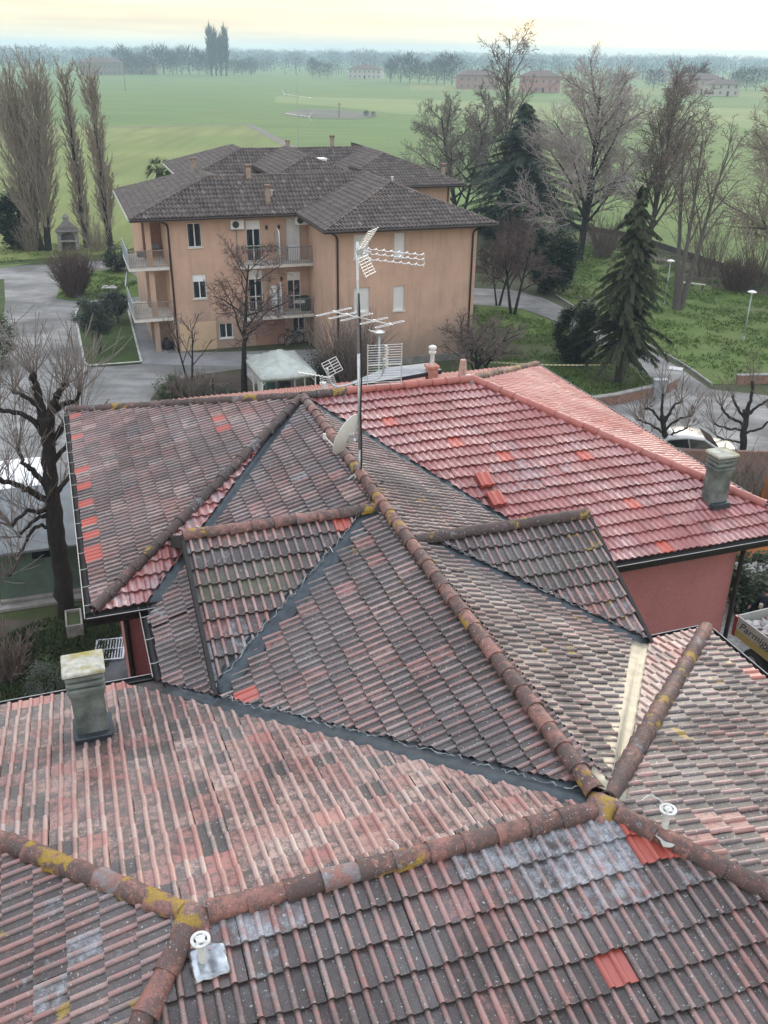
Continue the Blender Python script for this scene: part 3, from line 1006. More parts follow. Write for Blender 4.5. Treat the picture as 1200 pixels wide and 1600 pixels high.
# ---- gutters with brackets and rim
def gutter(a, b, z, out, brackets=True, ov=.0):
    """a, b plan ends; out: outward plan unit vector"""
    dx, dy = b[0] - a[0], b[1] - a[1]
    L = math.hypot(dx, dy)
    ex, ey = dx / L, dy / L
    mb = MB()
    n = 8
    vs, fs = [], []
    R = .078
    for t in (-ov, L + ov):
        for s, r in ((0, R), (1, R - .008)):
            for k in range(n + 1):
                an = math.pi * (1 + k / n)
                o_ = .075 + math.cos(an) * r
                vs.append(hp(a[0] + ex * t + out[0] * o_, a[1] + ey * t + out[1] * o_, z + math.sin(an) * r * 1.15))
    q = 2 * (n + 1)
    for k in range(n):
        fs.append((k, k + 1, q + k + 1, q + k))
        fs.append((n + 1 + k, q + n + 1 + k, q + n + 2 + k, n + 2 + k))
        for e in (0, q):
            fs.append((e + k, e + n + 1 + k, e + n + 2 + k, e + k + 1))
    mb.add(vs, fs)
    # fascia board behind
    vs = []
    for t in (-ov, L + ov):
        for (o_, zz) in ((-.03, z + .03), (0, z + .03), (0, z - .24), (-.03, z - .24)):
            vs.append(hp(a[0] + ex * t + out[0] * o_, a[1] + ey * t + out[1] * o_, zz))
    mb.add(vs, [(0, 1, 5, 4), (1, 2, 6, 5), (2, 3, 7, 6), (0, 3, 2, 1), (4, 5, 6, 7)])
    g = mb.build('gutter', M_GUTTER, HOUSE)
    r = MB()
    r.tube([hp(a[0] + ex * t + out[0] * .145, a[1] + ey * t + out[1] * .145, z + .004) for t in (-ov, L + ov)], .009, 6)
    r.build('gutter_rim', M_RIM, g)
    if brackets:
        m = max(2, int(L / .62))
        for i in range(m):
            t = (i + .5) / m * L
            k = MB()
            p, q2 = (a[0] + ex * t, a[1] + ey * t), .008
            vs = []
            for s in (-q2, q2):
                for o_, zz in ((-.05, z + .045), (.06, z + .012), (.15, z + .010), (.15, z + .002), (.06, z + .004), (-.05, z + .037)):
                    vs.append(hp(p[0] + ex * s + out[0] * o_, p[1] + ey * s + out[1] * o_, zz))
            k.add(vs, [(0, 1, 7, 6), (1, 2, 8, 7), (2, 3, 9, 8), (3, 4, 10, 9), (4, 5, 11, 10), (5, 0, 6, 11), (0, 5, 4, 1), (1, 4, 3, 2), (6, 7, 10, 11), (7, 8, 9, 10)])
            k.build('gutter_bracket', M_RIM, g)
    return g
gutter((-5.02, -5.2), (-5.02, 5.16), zB(-5.01, 0) + .0, (-1, 0), True, .1)
gutter((-5.02, 5.12), (-4.05, 5.12), zC(0, 5.106), (0, 1), False, .12)
gutter((VR * 5.944 - .4, 5.96), (9.0, 5.96), zC(0, 5.944), (0, 1), False)
gutter((8.8, -5.3), (8.8, 5.4), zE(8.786, 0), (1, 0), False, .1)
gutter((-4.13, 5.12), (-4.13, 7.2), zS1(-4.118, 0), (-1, 0), True)
gutter((-9.6, 7.05), (-4.1, 7.05), zH(0, 7.06), (0, -1), False, .1)
gutter((3.1, 9.23), (4.22, 9.23), zH2(0, 9.24), (0, -1), False, .1)
gutter((4.22, 9.2), (4.22, 18.0), zF(4.205, 0), (1, 0), False, .1)

# ---- walls
def wallbox(u0, u1, v0, v1, z1, name='wall'):
    mb = MB()
    mb.box(u0, u1, -v1, -v0, -.1, z1)
    return mb.build(name, M_REDWALL, HOUSE)
wallbox(-4.45, 8.2, -4.6, 4.55, 7.98)
wallbox(2.9, 8.15, 4.56, 5.36, 7.72)
wallbox(-3.55, 2.6, 4.57, 9.8, 7.95)
wallbox(-8.9, 3.62, 9.82, 17.3, 7.9)
wallbox(-8.95, -3.57, 7.6, 9.81, 7.75)
mb = MB()          # soffits
mb.box(-5.0, 8.75, -5.1, 5.1, 7.90, 7.92)
mb.box(3.0, 8.75, -5.9, -5.1, 7.66, 7.68)
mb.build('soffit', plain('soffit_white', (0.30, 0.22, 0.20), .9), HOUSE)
# red terrace strip in the courtyard recess, with a pink kerb
mb = MB()
mb.box(-4.62, -3.56, -7.5, -5.0, 4.55, 4.75)
t = mb.build('terrace_slab', plain('terrace_red', (0.20, 0.035, 0.035), .75, 0, .15, 4), HOUSE)
mb = MB()
mb.box(-4.74, -4.625, -7.5, -5.0, 4.45, 4.95)
mb.build('kerb', plain('terrace_kerb', (0.52, 0.30, 0.27), .85), t)
mb = MB()
mb.tube([hp(-4.5, 4.62, 7.8), hp(-4.5, 4.62, .0)], .05, 8)
mb.tube([hp(-4.5, 4.62, 7.8), hp(-4.7, 5.0, 7.95)], .05, 8)
mb.build('downpipe', M_GUTTER, HOUSE)
mb = MB()
mb.tube([hp(8.24, 5.44, 7.55), hp(8.24, 5.44, .0)], .05, 8)
mb.tube([hp(8.24, 5.44, 7.55), hp(8.5, 5.9, 7.75)], .05, 8)
mb.build('downpipe', M_GUTTER, HOUSE)
# ================================================================== things on the near roof
M_CEMENT = plain('aged_cement', (0.15, 0.17, 0.15), .9, 0, .45, 4, .4, .3, False, ((0.045, 0.055, 0.05), .8))
M_CAPSTONE = plain('lichen_cap', (0.40, 0.40, 0.34), .95, 0, .35, 9, .4, .2, False, ((0.30, 0.24, 0.04), .95))
M_PVC = plain('white_plastic', (0.60, 0.61, 0.58), .5, 0, .18, 14, .1, .4, False, ((0.34, 0.34, 0.31), .6))
M_GALV = plain('galvanised', (0.48, 0.50, 0.52), .40, .7, .2, 14)
M_ALU = plain('aluminium', (0.72, 0.72, 0.70), .35, .6, .12, 14)
M_BLACK = plain('black_rubber', (0.02, 0.02, 0.022), .6)

def chimney(u, v, zb, h, w, d, label=None):
    c = empty('chimney')
    c.parent = HOUSE
    c.location = hp(u, v, zb)
    mb = MB()
    mb.bevbox(-w / 2, w / 2, -d / 2, d / 2, -.6, h * .66, .015)
    for k in range(3):                       # louvre rings
        z0 = h * (.70 + .085 * k)
        e = .035 + .0 * k
        mb.bevbox(-w / 2 - e, w / 2 + e, -d / 2 - e, d / 2 + e, z0, z0 + h * .052, .012)
        mb.box(-w / 2 + .02, w / 2 - .02, -d / 2 + .02, d / 2 - .02, z0 + h * .05, z0 + h * .087)
    mb.box(-w / 2 - .015, w / 2 + .015, -d / 2 - .015, d / 2 + .015, h * .645, h * .70)
    mb.build('shaft', M_CEMENT, c)
    mb = MB()
    mb.bevbox(-w / 2 - .06, w / 2 + .06, -d / 2 - .06, d / 2 + .06, h * .945, h, .015)
    mb.build('cap_slab', M_CAPSTONE, c)
    mb = MB()                                # lead apron round the foot
    mb.bevbox(-w / 2 - .02, w / 2 + .02, -d / 2 - .10, -d / 2 + .02, -.08, .12, .01)
    mb.bevbox(-w / 2 - .05, -w / 2 + .02, -d / 2 - .02, d / 2 + .10, -.12, .05, .01)
    mb.bevbox(w / 2 - .02, w / 2 + .05, -d / 2 - .02, d / 2 + .10, -.12, .05, .01)
    mb.build('apron', M_ZINC, c)
    return c
def roof_uv(x, y, zf):
    """house plan position of the spot seen at photograph position x, y on the slope zf"""
    lo, hi = 5.0, 12.0
    for _ in range(60):
        z = (lo + hi) / 2
        p = HM.inverted() @ at(x, y, z)
        if zf(p.x, -p.y) > z:
            lo = z
        else:
            hi = z
    return p.x, -p.y, z
u, v, z = roof_uv(148, 1160, zH)
chimney(u, v - .22, z + .02, 1.12, .41, .37)
u, v, z = roof_uv(1124, 795, zC)
chimney(u, v - .22, z + .02, 1.20, .40, .36)

def vent(u, v, z, h=.42, r=.035, R=.085):
    e = empty('roof_vent')
    e.parent = HOUSE
    e.location = hp(u, v, z)
    mb = MB()
    mb.tube([(0, 0, -.1), (0, 0, h)], r, 12)
    mb.lathe([(r * 1.5, 0), (r * 1.15, .03), (r, .05)], n=12)
    mb.build('pipe', M_PVC, e, True, auto=40)
    mb = MB()                                # disc with three slots and a hub
    n = 24
    for (r0, r1, z0, z1) in ((R * .68, R, h + .02, h + .038), (0, R * .46, h + .018, h + .045)):
        vs, fs = [], []
        for k in range(n):
            a = 2 * math.pi * k / n
            for rr, zz in ((r0, z0), (r1, z0), (r1, z1), (r0, z1)):
                vs.append((rr * math.cos(a), rr * math.sin(a), zz))
        for k in range(n):
            q = (k + 1) % n
            for j in range(4):
                fs.append((4 * k + j, 4 * q + j, 4 * q + (j + 1) % 4, 4 * k + (j + 1) % 4))
        mb.add(vs, fs)
    for k in range(4):
        a = math.pi / 4 + k * math.pi / 2
        mb.tube([(0, 0, h + .028), (R * .8 * math.cos(a), R * .8 * math.sin(a), h + .028)], .02, 4)
    mb.build('cowl_disc', M_PVC, e, True, auto=40)
    mb = MB()
    mb.lathe([(R * .3, h), (R * .74, h + .012), (R * .74, h + .016)], n=16)
    mb.build('cowl_under_plate', M_GALV, e)  # galvanised plate just under the slotted disc
    return e
u, v, z = roof_uv(318, 1512, zI)
vent(u, v, z + .02, .30)
u0, v0, z0 = u, v, z
u, v, z = roof_uv(1035, 1310, zF)
vent(u, v, z + .02, .34)
def lead_sheet(u, v, zf, w, d, mat, name='vent_flashing', seed=0):
    rg = random.Random(seed)
    mb = MB()
    n = 7
    vs, fs = [], []
    for i in range(n + 1):
        for j in range(n + 1):
            uu, vv = u - w / 2 + w * i / n, v - d / 2 + d * j / n
            vs.append(hp(uu + rg.uniform(-.01, .01), vv + rg.uniform(-.01, .01), zf(uu, vv) + .094 + .008 * math.sin(uu * 39) + rg.uniform(-.004, .004)))
    for i in range(n):
        for j in range(n):
            a = i * (n + 1) + j
            fs.append((a, a + 1, a + n + 2, a + n + 1))
    mb.add(vs, fs)
    o = mb.build(name, mat, ROOF, True)
    md = o.modifiers.new('t', 'SOLIDIFY')
    md.thickness = .004
lead_sheet(u0 + .05, v0 + .02, zI, .32, .28, plain('lead_sheet', (0.40, 0.43, 0.45), .26, .9, .5, 6), seed=1)
lead_sheet(u - .02, v + .05, zF, .24, .30, plain('pale_sheet', (0.40, 0.40, 0.37), .6, .1, .2, 8), seed=2)
# thin cable lying on the tiles next to the second vent
mb = MB()
cp = [roof_uv(x, y, zF) for x, y in ((1000, 1262), (1012, 1254), (1024, 1258), (1034, 1266))]
mb.tube(catmull([hp(a, b, c + .10) for a, b, c in cp], 5), .006, 5)
mb.build('cable', M_PVC, ROOF)
# white cable ends on the D1 / I slopes
for pts, zf in ((((605, 1322), (612, 1324), (620, 1330), (623, 1336)), zI), (((515, 862), (518, 866), (520, 870)), zD1)):
    mb = MB()
    mb.tube(catmull([hp(a, b, c + .09) for a, b, c in (roof_uv(x, y, zf) for x, y in pts)], 5), .006, 5)
    mb.build('cable', M_PVC, ROOF)

# ---- flues and the flat dark panel beyond the far ridge
def far_roof(x, y):
    return roof_uv(x, y, zN)
def spot(x, y, back=1.1):
    """a spot on the far slope, back metres behind the far ridge on the sight line x"""
    p = HM.inverted() @ atd(x, y, 19.0)
    q = HM.inverted() @ CPOS
    d = (p - q)
    t = (back - q.y) / d.y
    u = q.x + d.x * t
    return u, -back, zN(u, -back)
u, v, z = spot(674, 600, .75)
e = empty('flue'); e.parent = HOUSE; e.location = hp(u, v, z)
mb = MB(); mb.bevbox(-.12, .12, -.12, .12, -.2, .46, .015); mb.bevbox(-.15, .15, -.15, .15, .40, .47, .01); mb.bevbox(-.17, .17, -.17, .17, -.1, .07, .01)
mb.build('brick_base', plain('flue_brick', (0.42, 0.20, 0.15), .9, 0, .25, 12, .3), e)
mb = MB(); mb.tube([(0, 0, .4), (0, 0, .82)], .052, 14); mb.lathe([(.052, .74), (.09, .76), (.09, .80), (.06, .82), (.06, .85), (.095, .87), (.095, .92), (.05, .95), (0, .95)], n=16)
mb.build('white_pipe', M_PVC, e, True, auto=35)
u, v, z = spot(722, 600, .45)
e = empty('flue'); e.parent = HOUSE; e.location = hp(u, v, z)
mb = MB(); mb.lathe([(.11, -.2), (.105, .25), (.075, .5), (.075, .53), (0, .54)], n=10)
mb.build('terracotta_cowl', plain('terracotta_pale', (0.45, 0.30, 0.25), .9, 0, .25, 12, .3), e, True, auto=40)
mb = MB(); mb.tube([(.10, -.12, -.2), (.10, -.12, .16)], .045, 12); mb.lathe([(.045, .13), (.075, .14), (.075, .18), (0, .19)], c=(.10, -.12, 0), n=12)
mb.tube([(.10, -.12, .12), (.26, -.10, .17)], .02, 8)
mb.build('white_pipe', M_PVC, e, True, auto=40)
ua, va, za = spot(556, 608, .7)
ub, vb, zb = spot(684, 604, .9)
e = empty('roof_hatch'); e.parent = HOUSE; e.location = hp(ua, va, za)
mb = MB(); L = ub - ua
mb.add([(0, 0, .06), (L, 0, .22), (L, .62, .22), (L * .45, .62, .2), (0, .3, .06), (0, 0, .14), (L, 0, .32), (L, .62, .32), (L * .45, .62, .30), (0, .3, .14)],
       [(0, 1, 6, 5), (1, 2, 7, 6), (2, 3, 8, 7), (3, 4, 9, 8), (4, 0, 5, 9), (4, 3, 2, 1, 0)])
mb.box(.15, .2, .05, .1, -.2, .1); mb.box(L - .25, L - .2, .05, .1, -.3, .25); mb.box(L * .5, L * .5 + .05, .35, .4, -.2, .2)
mb.build('frame', plain('dark_panel', (0.03, 0.033, 0.035), .4), e)
mb = MB(); mb.add([(0, 0, .144), (L, 0, .324), (L, .62, .324), (L * .45, .62, .304), (0, .3, .144)], [(0, 1, 2, 3, 4)])
mb.build('panel_sheet', plain('pale_panel', (0.22, 0.235, 0.24), .4), e)
u, v, z = spot(505, 622, .08)
mb = MB(); mb.tube([hp(u, v, z - .1), hp(u, v, z + .32)], .05, 12); mb.lathe([(.05, 0), (.075, .01), (.075, .05), (0, .055)], c=tuple(hp(u, v, z + .27)), n=12)
mb.build('roof_vent', M_PVC, HOUSE, True, auto=40)

# ---- two stacks of loose tiles left on the red slope
def loose_stack(x, y, n, label, seed):
    u, v, z = roof_uv(x, y, zC)
    e = empty('tile_stack')
    e.matrix_world = HM @ Matrix.Translation(hp(u, v, z + .085)) @ Matrix.Rotation(-math.atan(.313) * -1, 4, 'X')
    tag(e, label, 'roof tiles', 'loose tiles on the red slope')
    rg = random.Random(seed)
    for k in range(n):
        mb = MB()
        pr = PROF['new']
        vs, fs = [], []
        for (yy, hh) in ((.20, 0), (-.20, 0), (-.20, -.02), (.20, -.02)):
            for px, ph in pr:
                vs.append((px - TW, yy, ph + hh))
        m = len(pr)
        for r_ in range(3):
            for q in range(m - 1):
                fs.append((r_ * m + q, r_ * m + q + 1, (r_ + 1) * m + q + 1, (r_ + 1) * m + q))
        for q in range(m - 1):
            fs.append((3 * m + q, 3 * m + q + 1, q + 1, q))
        mb.col = (.55, .03, .5, 0.0)
        mb.add(vs, fs)
        o = mb.build('loose_tile', M_TILE, e)
        for nm in ('moss', 'green'):
            a = o.data.attributes.new(nm, 'FLOAT', 'POINT')
            a.data.foreach_set('value', np.zeros(len(vs), dtype=np.float32))
        o.location = (rg.uniform(-.012, .012), rg.uniform(-.015, .015), .028 * k)
        o.rotation_euler = (0, 0, rg.uniform(-.03, .03))
loose_stack(757, 757, 3, 'upper of two small stacks of loose red tiles lying on the red slope', 1)
loose_stack(775, 786, 3, 'lower of two small stacks of loose red tiles, nearer the grey valley', 2)

# ---- antenna mast with its aerials and dish
u, v, z = roof_uv(562, 742, lambda a, b: zS2f(a, b))
MAST = empty('antenna_mast')
MAST.location = HM @ hp(u, v, z)
tag(MAST, 'tall grey antenna mast with several aerials standing beside the mossy middle ridge', 'antenna')
base = MAST.location.copy()
bd = math.hypot(base.x, base.y)
def mpt(x, y, dd=0.0):
    """point in the upright plane through the mast that faces the camera, dd metres behind it"""
    return atd(x, y, bd + dd) - base
top = mpt(558, 378)
mb = MB()
mb.tube([mpt(559, 742) * .0 + Vector((0, 0, -.1)), (0, 0, .5)], .028, 10)
mb.tube([(0, 0, .4), (top.x * .5, top.y * .5, top.z * .55)], .024, 10)
mb.tube([(top.x * .45, top.y * .45, top.z * .5), top], .020, 10)
mb.build('pole', M_GALV, MAST, True)
mb = MB()
mb.tube(catmull([(.03, -.02, .05), (.035, -.03, .6), (.02, -.035, 1.3), (.03, -.03, 2.1), top * .8 + Vector((.02, -.03, 0))], 6), .014, 6)
mb.build('coax_cable', M_BLACK, MAST, True)
mb = MB()
mb.lathe([(.10, -.06), (.09, .02), (.05, .07), (.035, .11)], n=10)
for k in range(4):
    a = k * 1.7
    mb.tube([(.04 * math.cos(a), .04 * math.sin(a), .05), (.17 * math.cos(a), .17 * math.sin(a), -.03), (.22 * math.cos(a), .2 * math.sin(a), -.08)], .016, 6)
mb.build('foot_seal', plain('mast_mortar', (0.6, 0.6, 0.56), .8, 0, .3, 16, .3), MAST, True)
mb = MB(); mb.tube(catmull([(.05, -.05, -.03), (.3, -.12, -.1), (.45, -.02, -.14), (.38, .1, -.15)], 6), .012, 6)
mb.build('loose_cable', M_BLACK, MAST)

def rods(mb, a, b, n, half, axis, r=.006):
    a, b = Vector(a), Vector(b)
    for k in range(n):
        p = a.lerp(b, k / max(1, n - 1))
        mb.tube([p - axis * half, p + axis * half], r, 5)
camr = Vector((CR.x, CR.y, 0)).normalized()
fwd = Vector((CF.x, CF.y, 0)).normalized()
# UHF aerial at the top: corner reflector of two grids + triple boom to the right
uhf = empty('uhf_aerial'); uhf.parent = MAST
c = mpt(562, 392)
ax = (camr * .35 + fwd * .93).normalized()       # element direction
bx = (camr * .93 - fwd * .30 + Vector((0, 0, -.03))).normalized()   # boom direction
up = Vector((0, 0, 1))
mb = MB()
for s in (1, -1):
    q = (up * s * .86 + bx * (.55 if s > 0 else .45)).normalized()
    for off in (-.20, 0.0, .20):
        mb.tube([c + ax * off, c + ax * off + q * .43], .009, 5)
    for k in range(8):
        p = c + q * (.06 + .05 * k)
        mb.tube([p - ax * .24, p + ax * .24], .005, 5)
mb.build('reflector_grid', M_ALU, uhf)
mb = MB()
for s, oz in ((0, .05), (1, -.03), (2, -.13)):
    pts = []
    for k in range(15):
        pts.append(c + bx * (.16 + .066 * k) + up * (oz + .012 * (-1) ** k) + ax * (.04 * (s - 1)))
    mb.tube(pts, .010, 5)
    for k in range(0, 15, 2):
        mb.tube([pts[k] - ax * .05 - up * .01, pts[k] + ax * .05 + up * .01], .006, 4)
e1 = c + bx * 1.10
mb.tube([e1 + up * .07, e1 - up * .16], .008, 5)
mb.tube([c, c + bx * .2], .016, 6)
mb.build('director_boom', M_ALU, uhf)
mb = MB(); mb.bevbox(c.x - .05, c.x + .05, c.y - .05, c.y + .05, c.z - .06, c.z + .06, .012)
mb.build('junction_box', M_GALV, uhf)
# VHF aerial in the middle: boom seen obliquely with folded elements
vhf = empty('vhf_aerial'); vhf.parent = MAST
c = mpt(559, 492)
p0, p1 = mpt(520, 487, .55), mpt(614, 508, -.75)
bdir = (p1 - p0).normalized()
ex = (camr * .92 + fwd * .30 + up * .06); ex = (ex - bdir * ex.dot(bdir)).normalized()
mb = MB()
mb.tube([p0, p1], .010, 6)
for t, h in ((0.02, .34), (.24, .33), (.42, .30), (.70, .25), (.95, .26)):
    p = p0.lerp(p1, t)
    r = .035
    loop = []
    for k in range(9):
        a = -math.pi / 2 + math.pi * k / 8
        loop.append(p + ex * (h + r * math.cos(a)) + bdir * (r * math.sin(a)))
    for k in range(9):
        a = math.pi / 2 + math.pi * k / 8
        loop.append(p + ex * (-h + r * math.cos(a)) + bdir * (r * math.sin(a)))
    loop.append(loop[0])
    mb.tube(loop, .0062, 5)
    mb.lathe([(.0, -.03), (.028, -.02), (.028, .02), (0, .03)], c=tuple(p), n=8)
mb.tube([p0.lerp(p1, .42), c], .012, 6)
mb.build('boom_and_loops', M_ALU, vhf)
# lower cross arm with two more grids
arm = empty('side_arm'); arm.parent = MAST
l0, l1 = mpt(510, 588), mpt(600, 575)
pts = catmull([mpt(511, 575), mpt(517, 598), mpt(530, 604), mpt(560, 597), mpt(588, 592), mpt(598, 582), mpt(600, 560)], 5)
mb = MB(); mb.tube(pts, .018, 8); mb.build('bracket_tube', M_GALV, arm, True)
pan = empty('panel_aerial'); pan.parent = MAST
mb = MB()
pc = mpt(601, 570); W2, H2 = .30, .37
px_ = (camr * .97 + fwd * .2).normalized()
for s in (-1, 1):
    mb.tube([pc + px_ * s * W2 - up * H2, pc + px_ * s * W2 + up * H2], .010, 6)
for k in range(17):
    if k == 8:
        continue
    q = pc + up * (-H2 * .96 + H2 * 1.92 * k / 16)
    mb.tube([q - px_ * W2, q + px_ * W2], .0045, 4)
mb.tube([pc - px_ * W2, pc + px_ * W2], .014, 6)
mb.build('reflector_grid', M_ALU, pan)
mb = MB()
for k in range(14):
    q = pc + up * (-.02 + .37 * k / 13) + px_ * (.03 + .012 * (-1) ** k) - fwd * .06
    mb.lathe([(0, -.016), (.022, -.01), (.022, .01), (0, .016)], c=tuple(q), n=8)
mb.tube([pc - up * .05 - fwd * .05 + px_ * .03, pc + up * .36 - fwd * .05 + px_ * .03], .016, 6)
mb.build('element_stack', M_PVC, pan)
sm = empty('small_grid_aerial'); sm.parent = MAST
mb = MB()
gc = mpt(518, 580)
for (ctr, qa, qb, la, lb, n) in ((mpt(519, 573), (camr * .85 + up * .45), (camr * -.4 + up * .9), .14, .13, 6), (mpt(513, 597), (camr * .95 + up * .2), (camr * -.55 - up * .75 + fwd * .3), .12, .12, 6)):
    qa = qa.normalized(); qb = (qb - qa * qb.dot(qa)).normalized()
    for s in (-1, 0, 1):
        mb.tube([ctr + qa * la * s - qb * lb, ctr + qa * la * s + qb * lb], .008, 5)
    for k in range(n):
        q = ctr + qb * (-lb + 2 * lb * k / (n - 1))
        mb.tube([q - qa * la, q + qa * la], .006, 4)
mb.build('reflector_grid', M_ALU, sm)
mb = MB()
pts = [mpt(516, 590).lerp(mpt(466, 582, -.3), k / 16) + up * .010 * (-1) ** k for k in range(17)]
mb.tube(pts, .011, 5)
for k in range(1, 17, 2):
    mb.tube([pts[k] - fwd * .05 + up * .02, pts[k] + fwd * .05 - up * .02], .005, 4)
mb.build('director_boom', M_ALU, sm)
# satellite dish
dish = empty('satellite_dish'); dish.parent = MAST
dc = mpt(543, 680, -.12)
nrm = (camr * -.80 + fwd * .48 + up * .36).normalized()     # looks away to the far left, back rim towards us
t1 = up.cross(nrm).normalized(); t2 = nrm.cross(t1)
mb = MB(); vs, fs = [], []
NR, NA = 7, 32
for side in (0, 1):
    for i in range(NR + 1):
        rr = .40 * i / NR
        for k in range(NA):
            a = 2 * math.pi * k / NA
            vs.append(dc + t1 * rr * .92 * math.cos(a) + t2 * rr * 1.05 * math.sin(a) + nrm * (rr * rr * .55 - .05 - side * .012))
q = (NR + 1) * NA
for i in range(NR):
    for k in range(NA):
        a, b = i * NA + k, i * NA + (k + 1) % NA
        fs.append((a, b, b + NA, a + NA)); fs.append((q + a, q + a + NA, q + b + NA, q + b))
for k in range(NA):
    a, b = NR * NA + k, NR * NA + (k + 1) % NA
    fs.append((a, b, q + b, q + a))
mb.add(vs, fs)
mb.build('reflector', plain('dish_cream', (0.62, 0.63, 0.58), .45, 0, .08, 5), dish, True, auto=40)
mb = MB()
back = dc - nrm * .07
mb.tube([back, back - nrm * .10, mpt(558, 690)], .024, 8)
mb.bevbox(back.x - .06, back.x + .06, back.y - .05, back.y + .05, back.z - .08, back.z + .08, .01)
mb.build('mount', M_GALV, dish)
mb = MB()
low = dc - t2 * .40 + nrm * .04
fp = dc - t2 * .30 + nrm * .42
mb.tube([low, fp], .014, 6)
mb.lathe([(0, -.06), (.03, -.05), (.03, .05), (0, .06)], c=tuple(fp), n=10)
mb.build('feed_arm', M_PVC, dish)
# ================================================================== ground, roads, fields
def ground_mat(name, cols, scale, rough=.95, bump=.4, streak=None, fine=14.0, patchcol=None, pscale=.15, pamt=.6):
    n = NT(name)
    p = n.pos()
    a = n.noise(p, scale, 6, .6)
    f = n.noise(p, fine, 5, .7)
    c = n.ramp(a, [(.3, cols[0]), (.5, cols[1]), (.72, cols[2])])
    if patchcol:
        q = n.ramp(n.noise(p, pscale, 6, .62, .4), [(.47, 0.0), (.62, 1.0)])
        c = n.mix(n.math('MULTIPLY', q, pamt), c, patchcol)
    if streak:
        s = n.noise(n.map(p, streak), 1.0, 4, .55)
        c = n.mix(n.ramp(s, [(.42, 0.0), (.62, .5)]), c, tuple(x * .72 for x in cols[0]))
    c = n.mix(.35, c, n.mix(1.0, c, n.ramp(f, [(.3, .45), (.7, 1.5)]), 'MULTIPLY'))
    n.bsdf(c, rough, 0, .25, n.bump(f, bump, .05))
    return n.m
M_SOIL = ground_mat('yard_soil', ((.045, .05, .028), (.07, .075, .04), (.10, .09, .06)), .35, patchcol=(.05, .075, .025))
M_GRAVEL = ground_mat('gravel', ((.17, .17, .16), (.27, .265, .25), (.38, .375, .355)), .3, bump=.6, fine=18, patchcol=(.12, .118, .105), pscale=.22, pamt=.7, streak=(.35, 1.6, 1))
M_PAVING = ground_mat('paving', ((.20, .205, .205), (.25, .255, .255), (.30, .30, .30)), .5, patchcol=(.17, .17, .165), pscale=.3)
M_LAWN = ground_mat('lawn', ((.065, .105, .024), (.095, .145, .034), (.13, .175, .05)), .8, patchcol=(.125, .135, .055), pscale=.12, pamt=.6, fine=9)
M_LAWN_DARK = ground_mat('lawn_dark', ((.036, .058, .018), (.055, .085, .024), (.08, .105, .036)), .9, patchcol=(.06, .06, .03), pscale=.25, fine=9)  # darker, browner grass colour
M_LITTER = ground_mat('leaf_litter', ((.045, .035, .028), (.075, .058, .045), (.11, .09, .07)), .9, patchcol=(.05, .07, .03), pscale=.3, fine=12)
M_FIELD = ground_mat('young_wheat', ((.105, .160, .046), (.122, .178, .052), (.14, .195, .058)), .03, patchcol=(.10, .19, .05), pscale=.012, streak=(.02, .22, 1), fine=.9)
M_FIELD2 = ground_mat('mown_meadow', ((.15, .18, .055), (.18, .21, .066), (.205, .23, .078)), .05, patchcol=(.115, .175, .04), pscale=.02, streak=(.30, .03, 1), fine=2.0)
M_FIELD3 = ground_mat('pale_meadow', ((.15, .20, .07), (.18, .225, .08), (.20, .24, .09)), .03, patchcol=(.13, .19, .06), pscale=.015, fine=1.2)
M_POND = ground_mat('bare_patch', ((.10, .105, .08), (.13, .13, .10), (.16, .15, .12)), .08, fine=1.0)

def sheet(name, pts, z, mat, px=True):
    mb = MB()
    P = [at(*p, z) if px else Vector((*p, z)) for p in pts]
    mb.add(P, [tuple(range(len(P)))])
    o = mb.build(name, mat)
    if o.data.polygons[0].normal.z < 0:
        o.data.flip_normals()
    o['kind'] = 'structure'
    return o
sheet('ground', [(-2900, -60), (2900, -60), (2900, 3800), (-2900, 3800)], 0, M_SOIL, False)
sheet('field', [(-2800, 70), (-33, 78), (-24, 88), (18, 106), (33, 79), (60, 60), (2800, 60), (2800, 3700), (-2800, 3700)], .03, M_FIELD, False)
sheet('field', [(-600, 205), (385, 194), (398, 200), (470, 238), (520, 250), (520, 262), (300, 360), (180, 396), (0, 408), (-700, 420)], .05, M_FIELD2)
sheet('field', [(430, 150), (1500, 178), (1500, 215), (620, 178), (520, 166), (430, 160)], .06, M_FIELD3)
sheet('field', [(640, 130), (1500, 150), (1500, 158), (640, 141)], .07, M_FIELD2)
sheet('pond_patch', [(440, 176), (470, 170), (520, 171), (575, 175), (592, 181), (560, 186), (500, 185), (455, 182)], .10, M_POND)
# farm track between the two fields
mb = MB()
tr = [at(x, y, .08) for x, y in ((180, 199), (300, 196), (385, 194), (400, 200), (440, 222), (470, 238), (500, 250))]
for a, b in zip(tr, tr[1:]):
    d = (b - a).normalized(); nn = Vector((-d.y, d.x, 0)) * 1.1
    mb.add([a - nn, b - nn, b + nn, a + nn], [(0, 1, 2, 3)])
o = mb.build('farm_track', ground_mat('track', ((.12, .11, .09), (.17, .155, .13), (.22, .2, .17)), .5)); o['kind'] = 'structure'
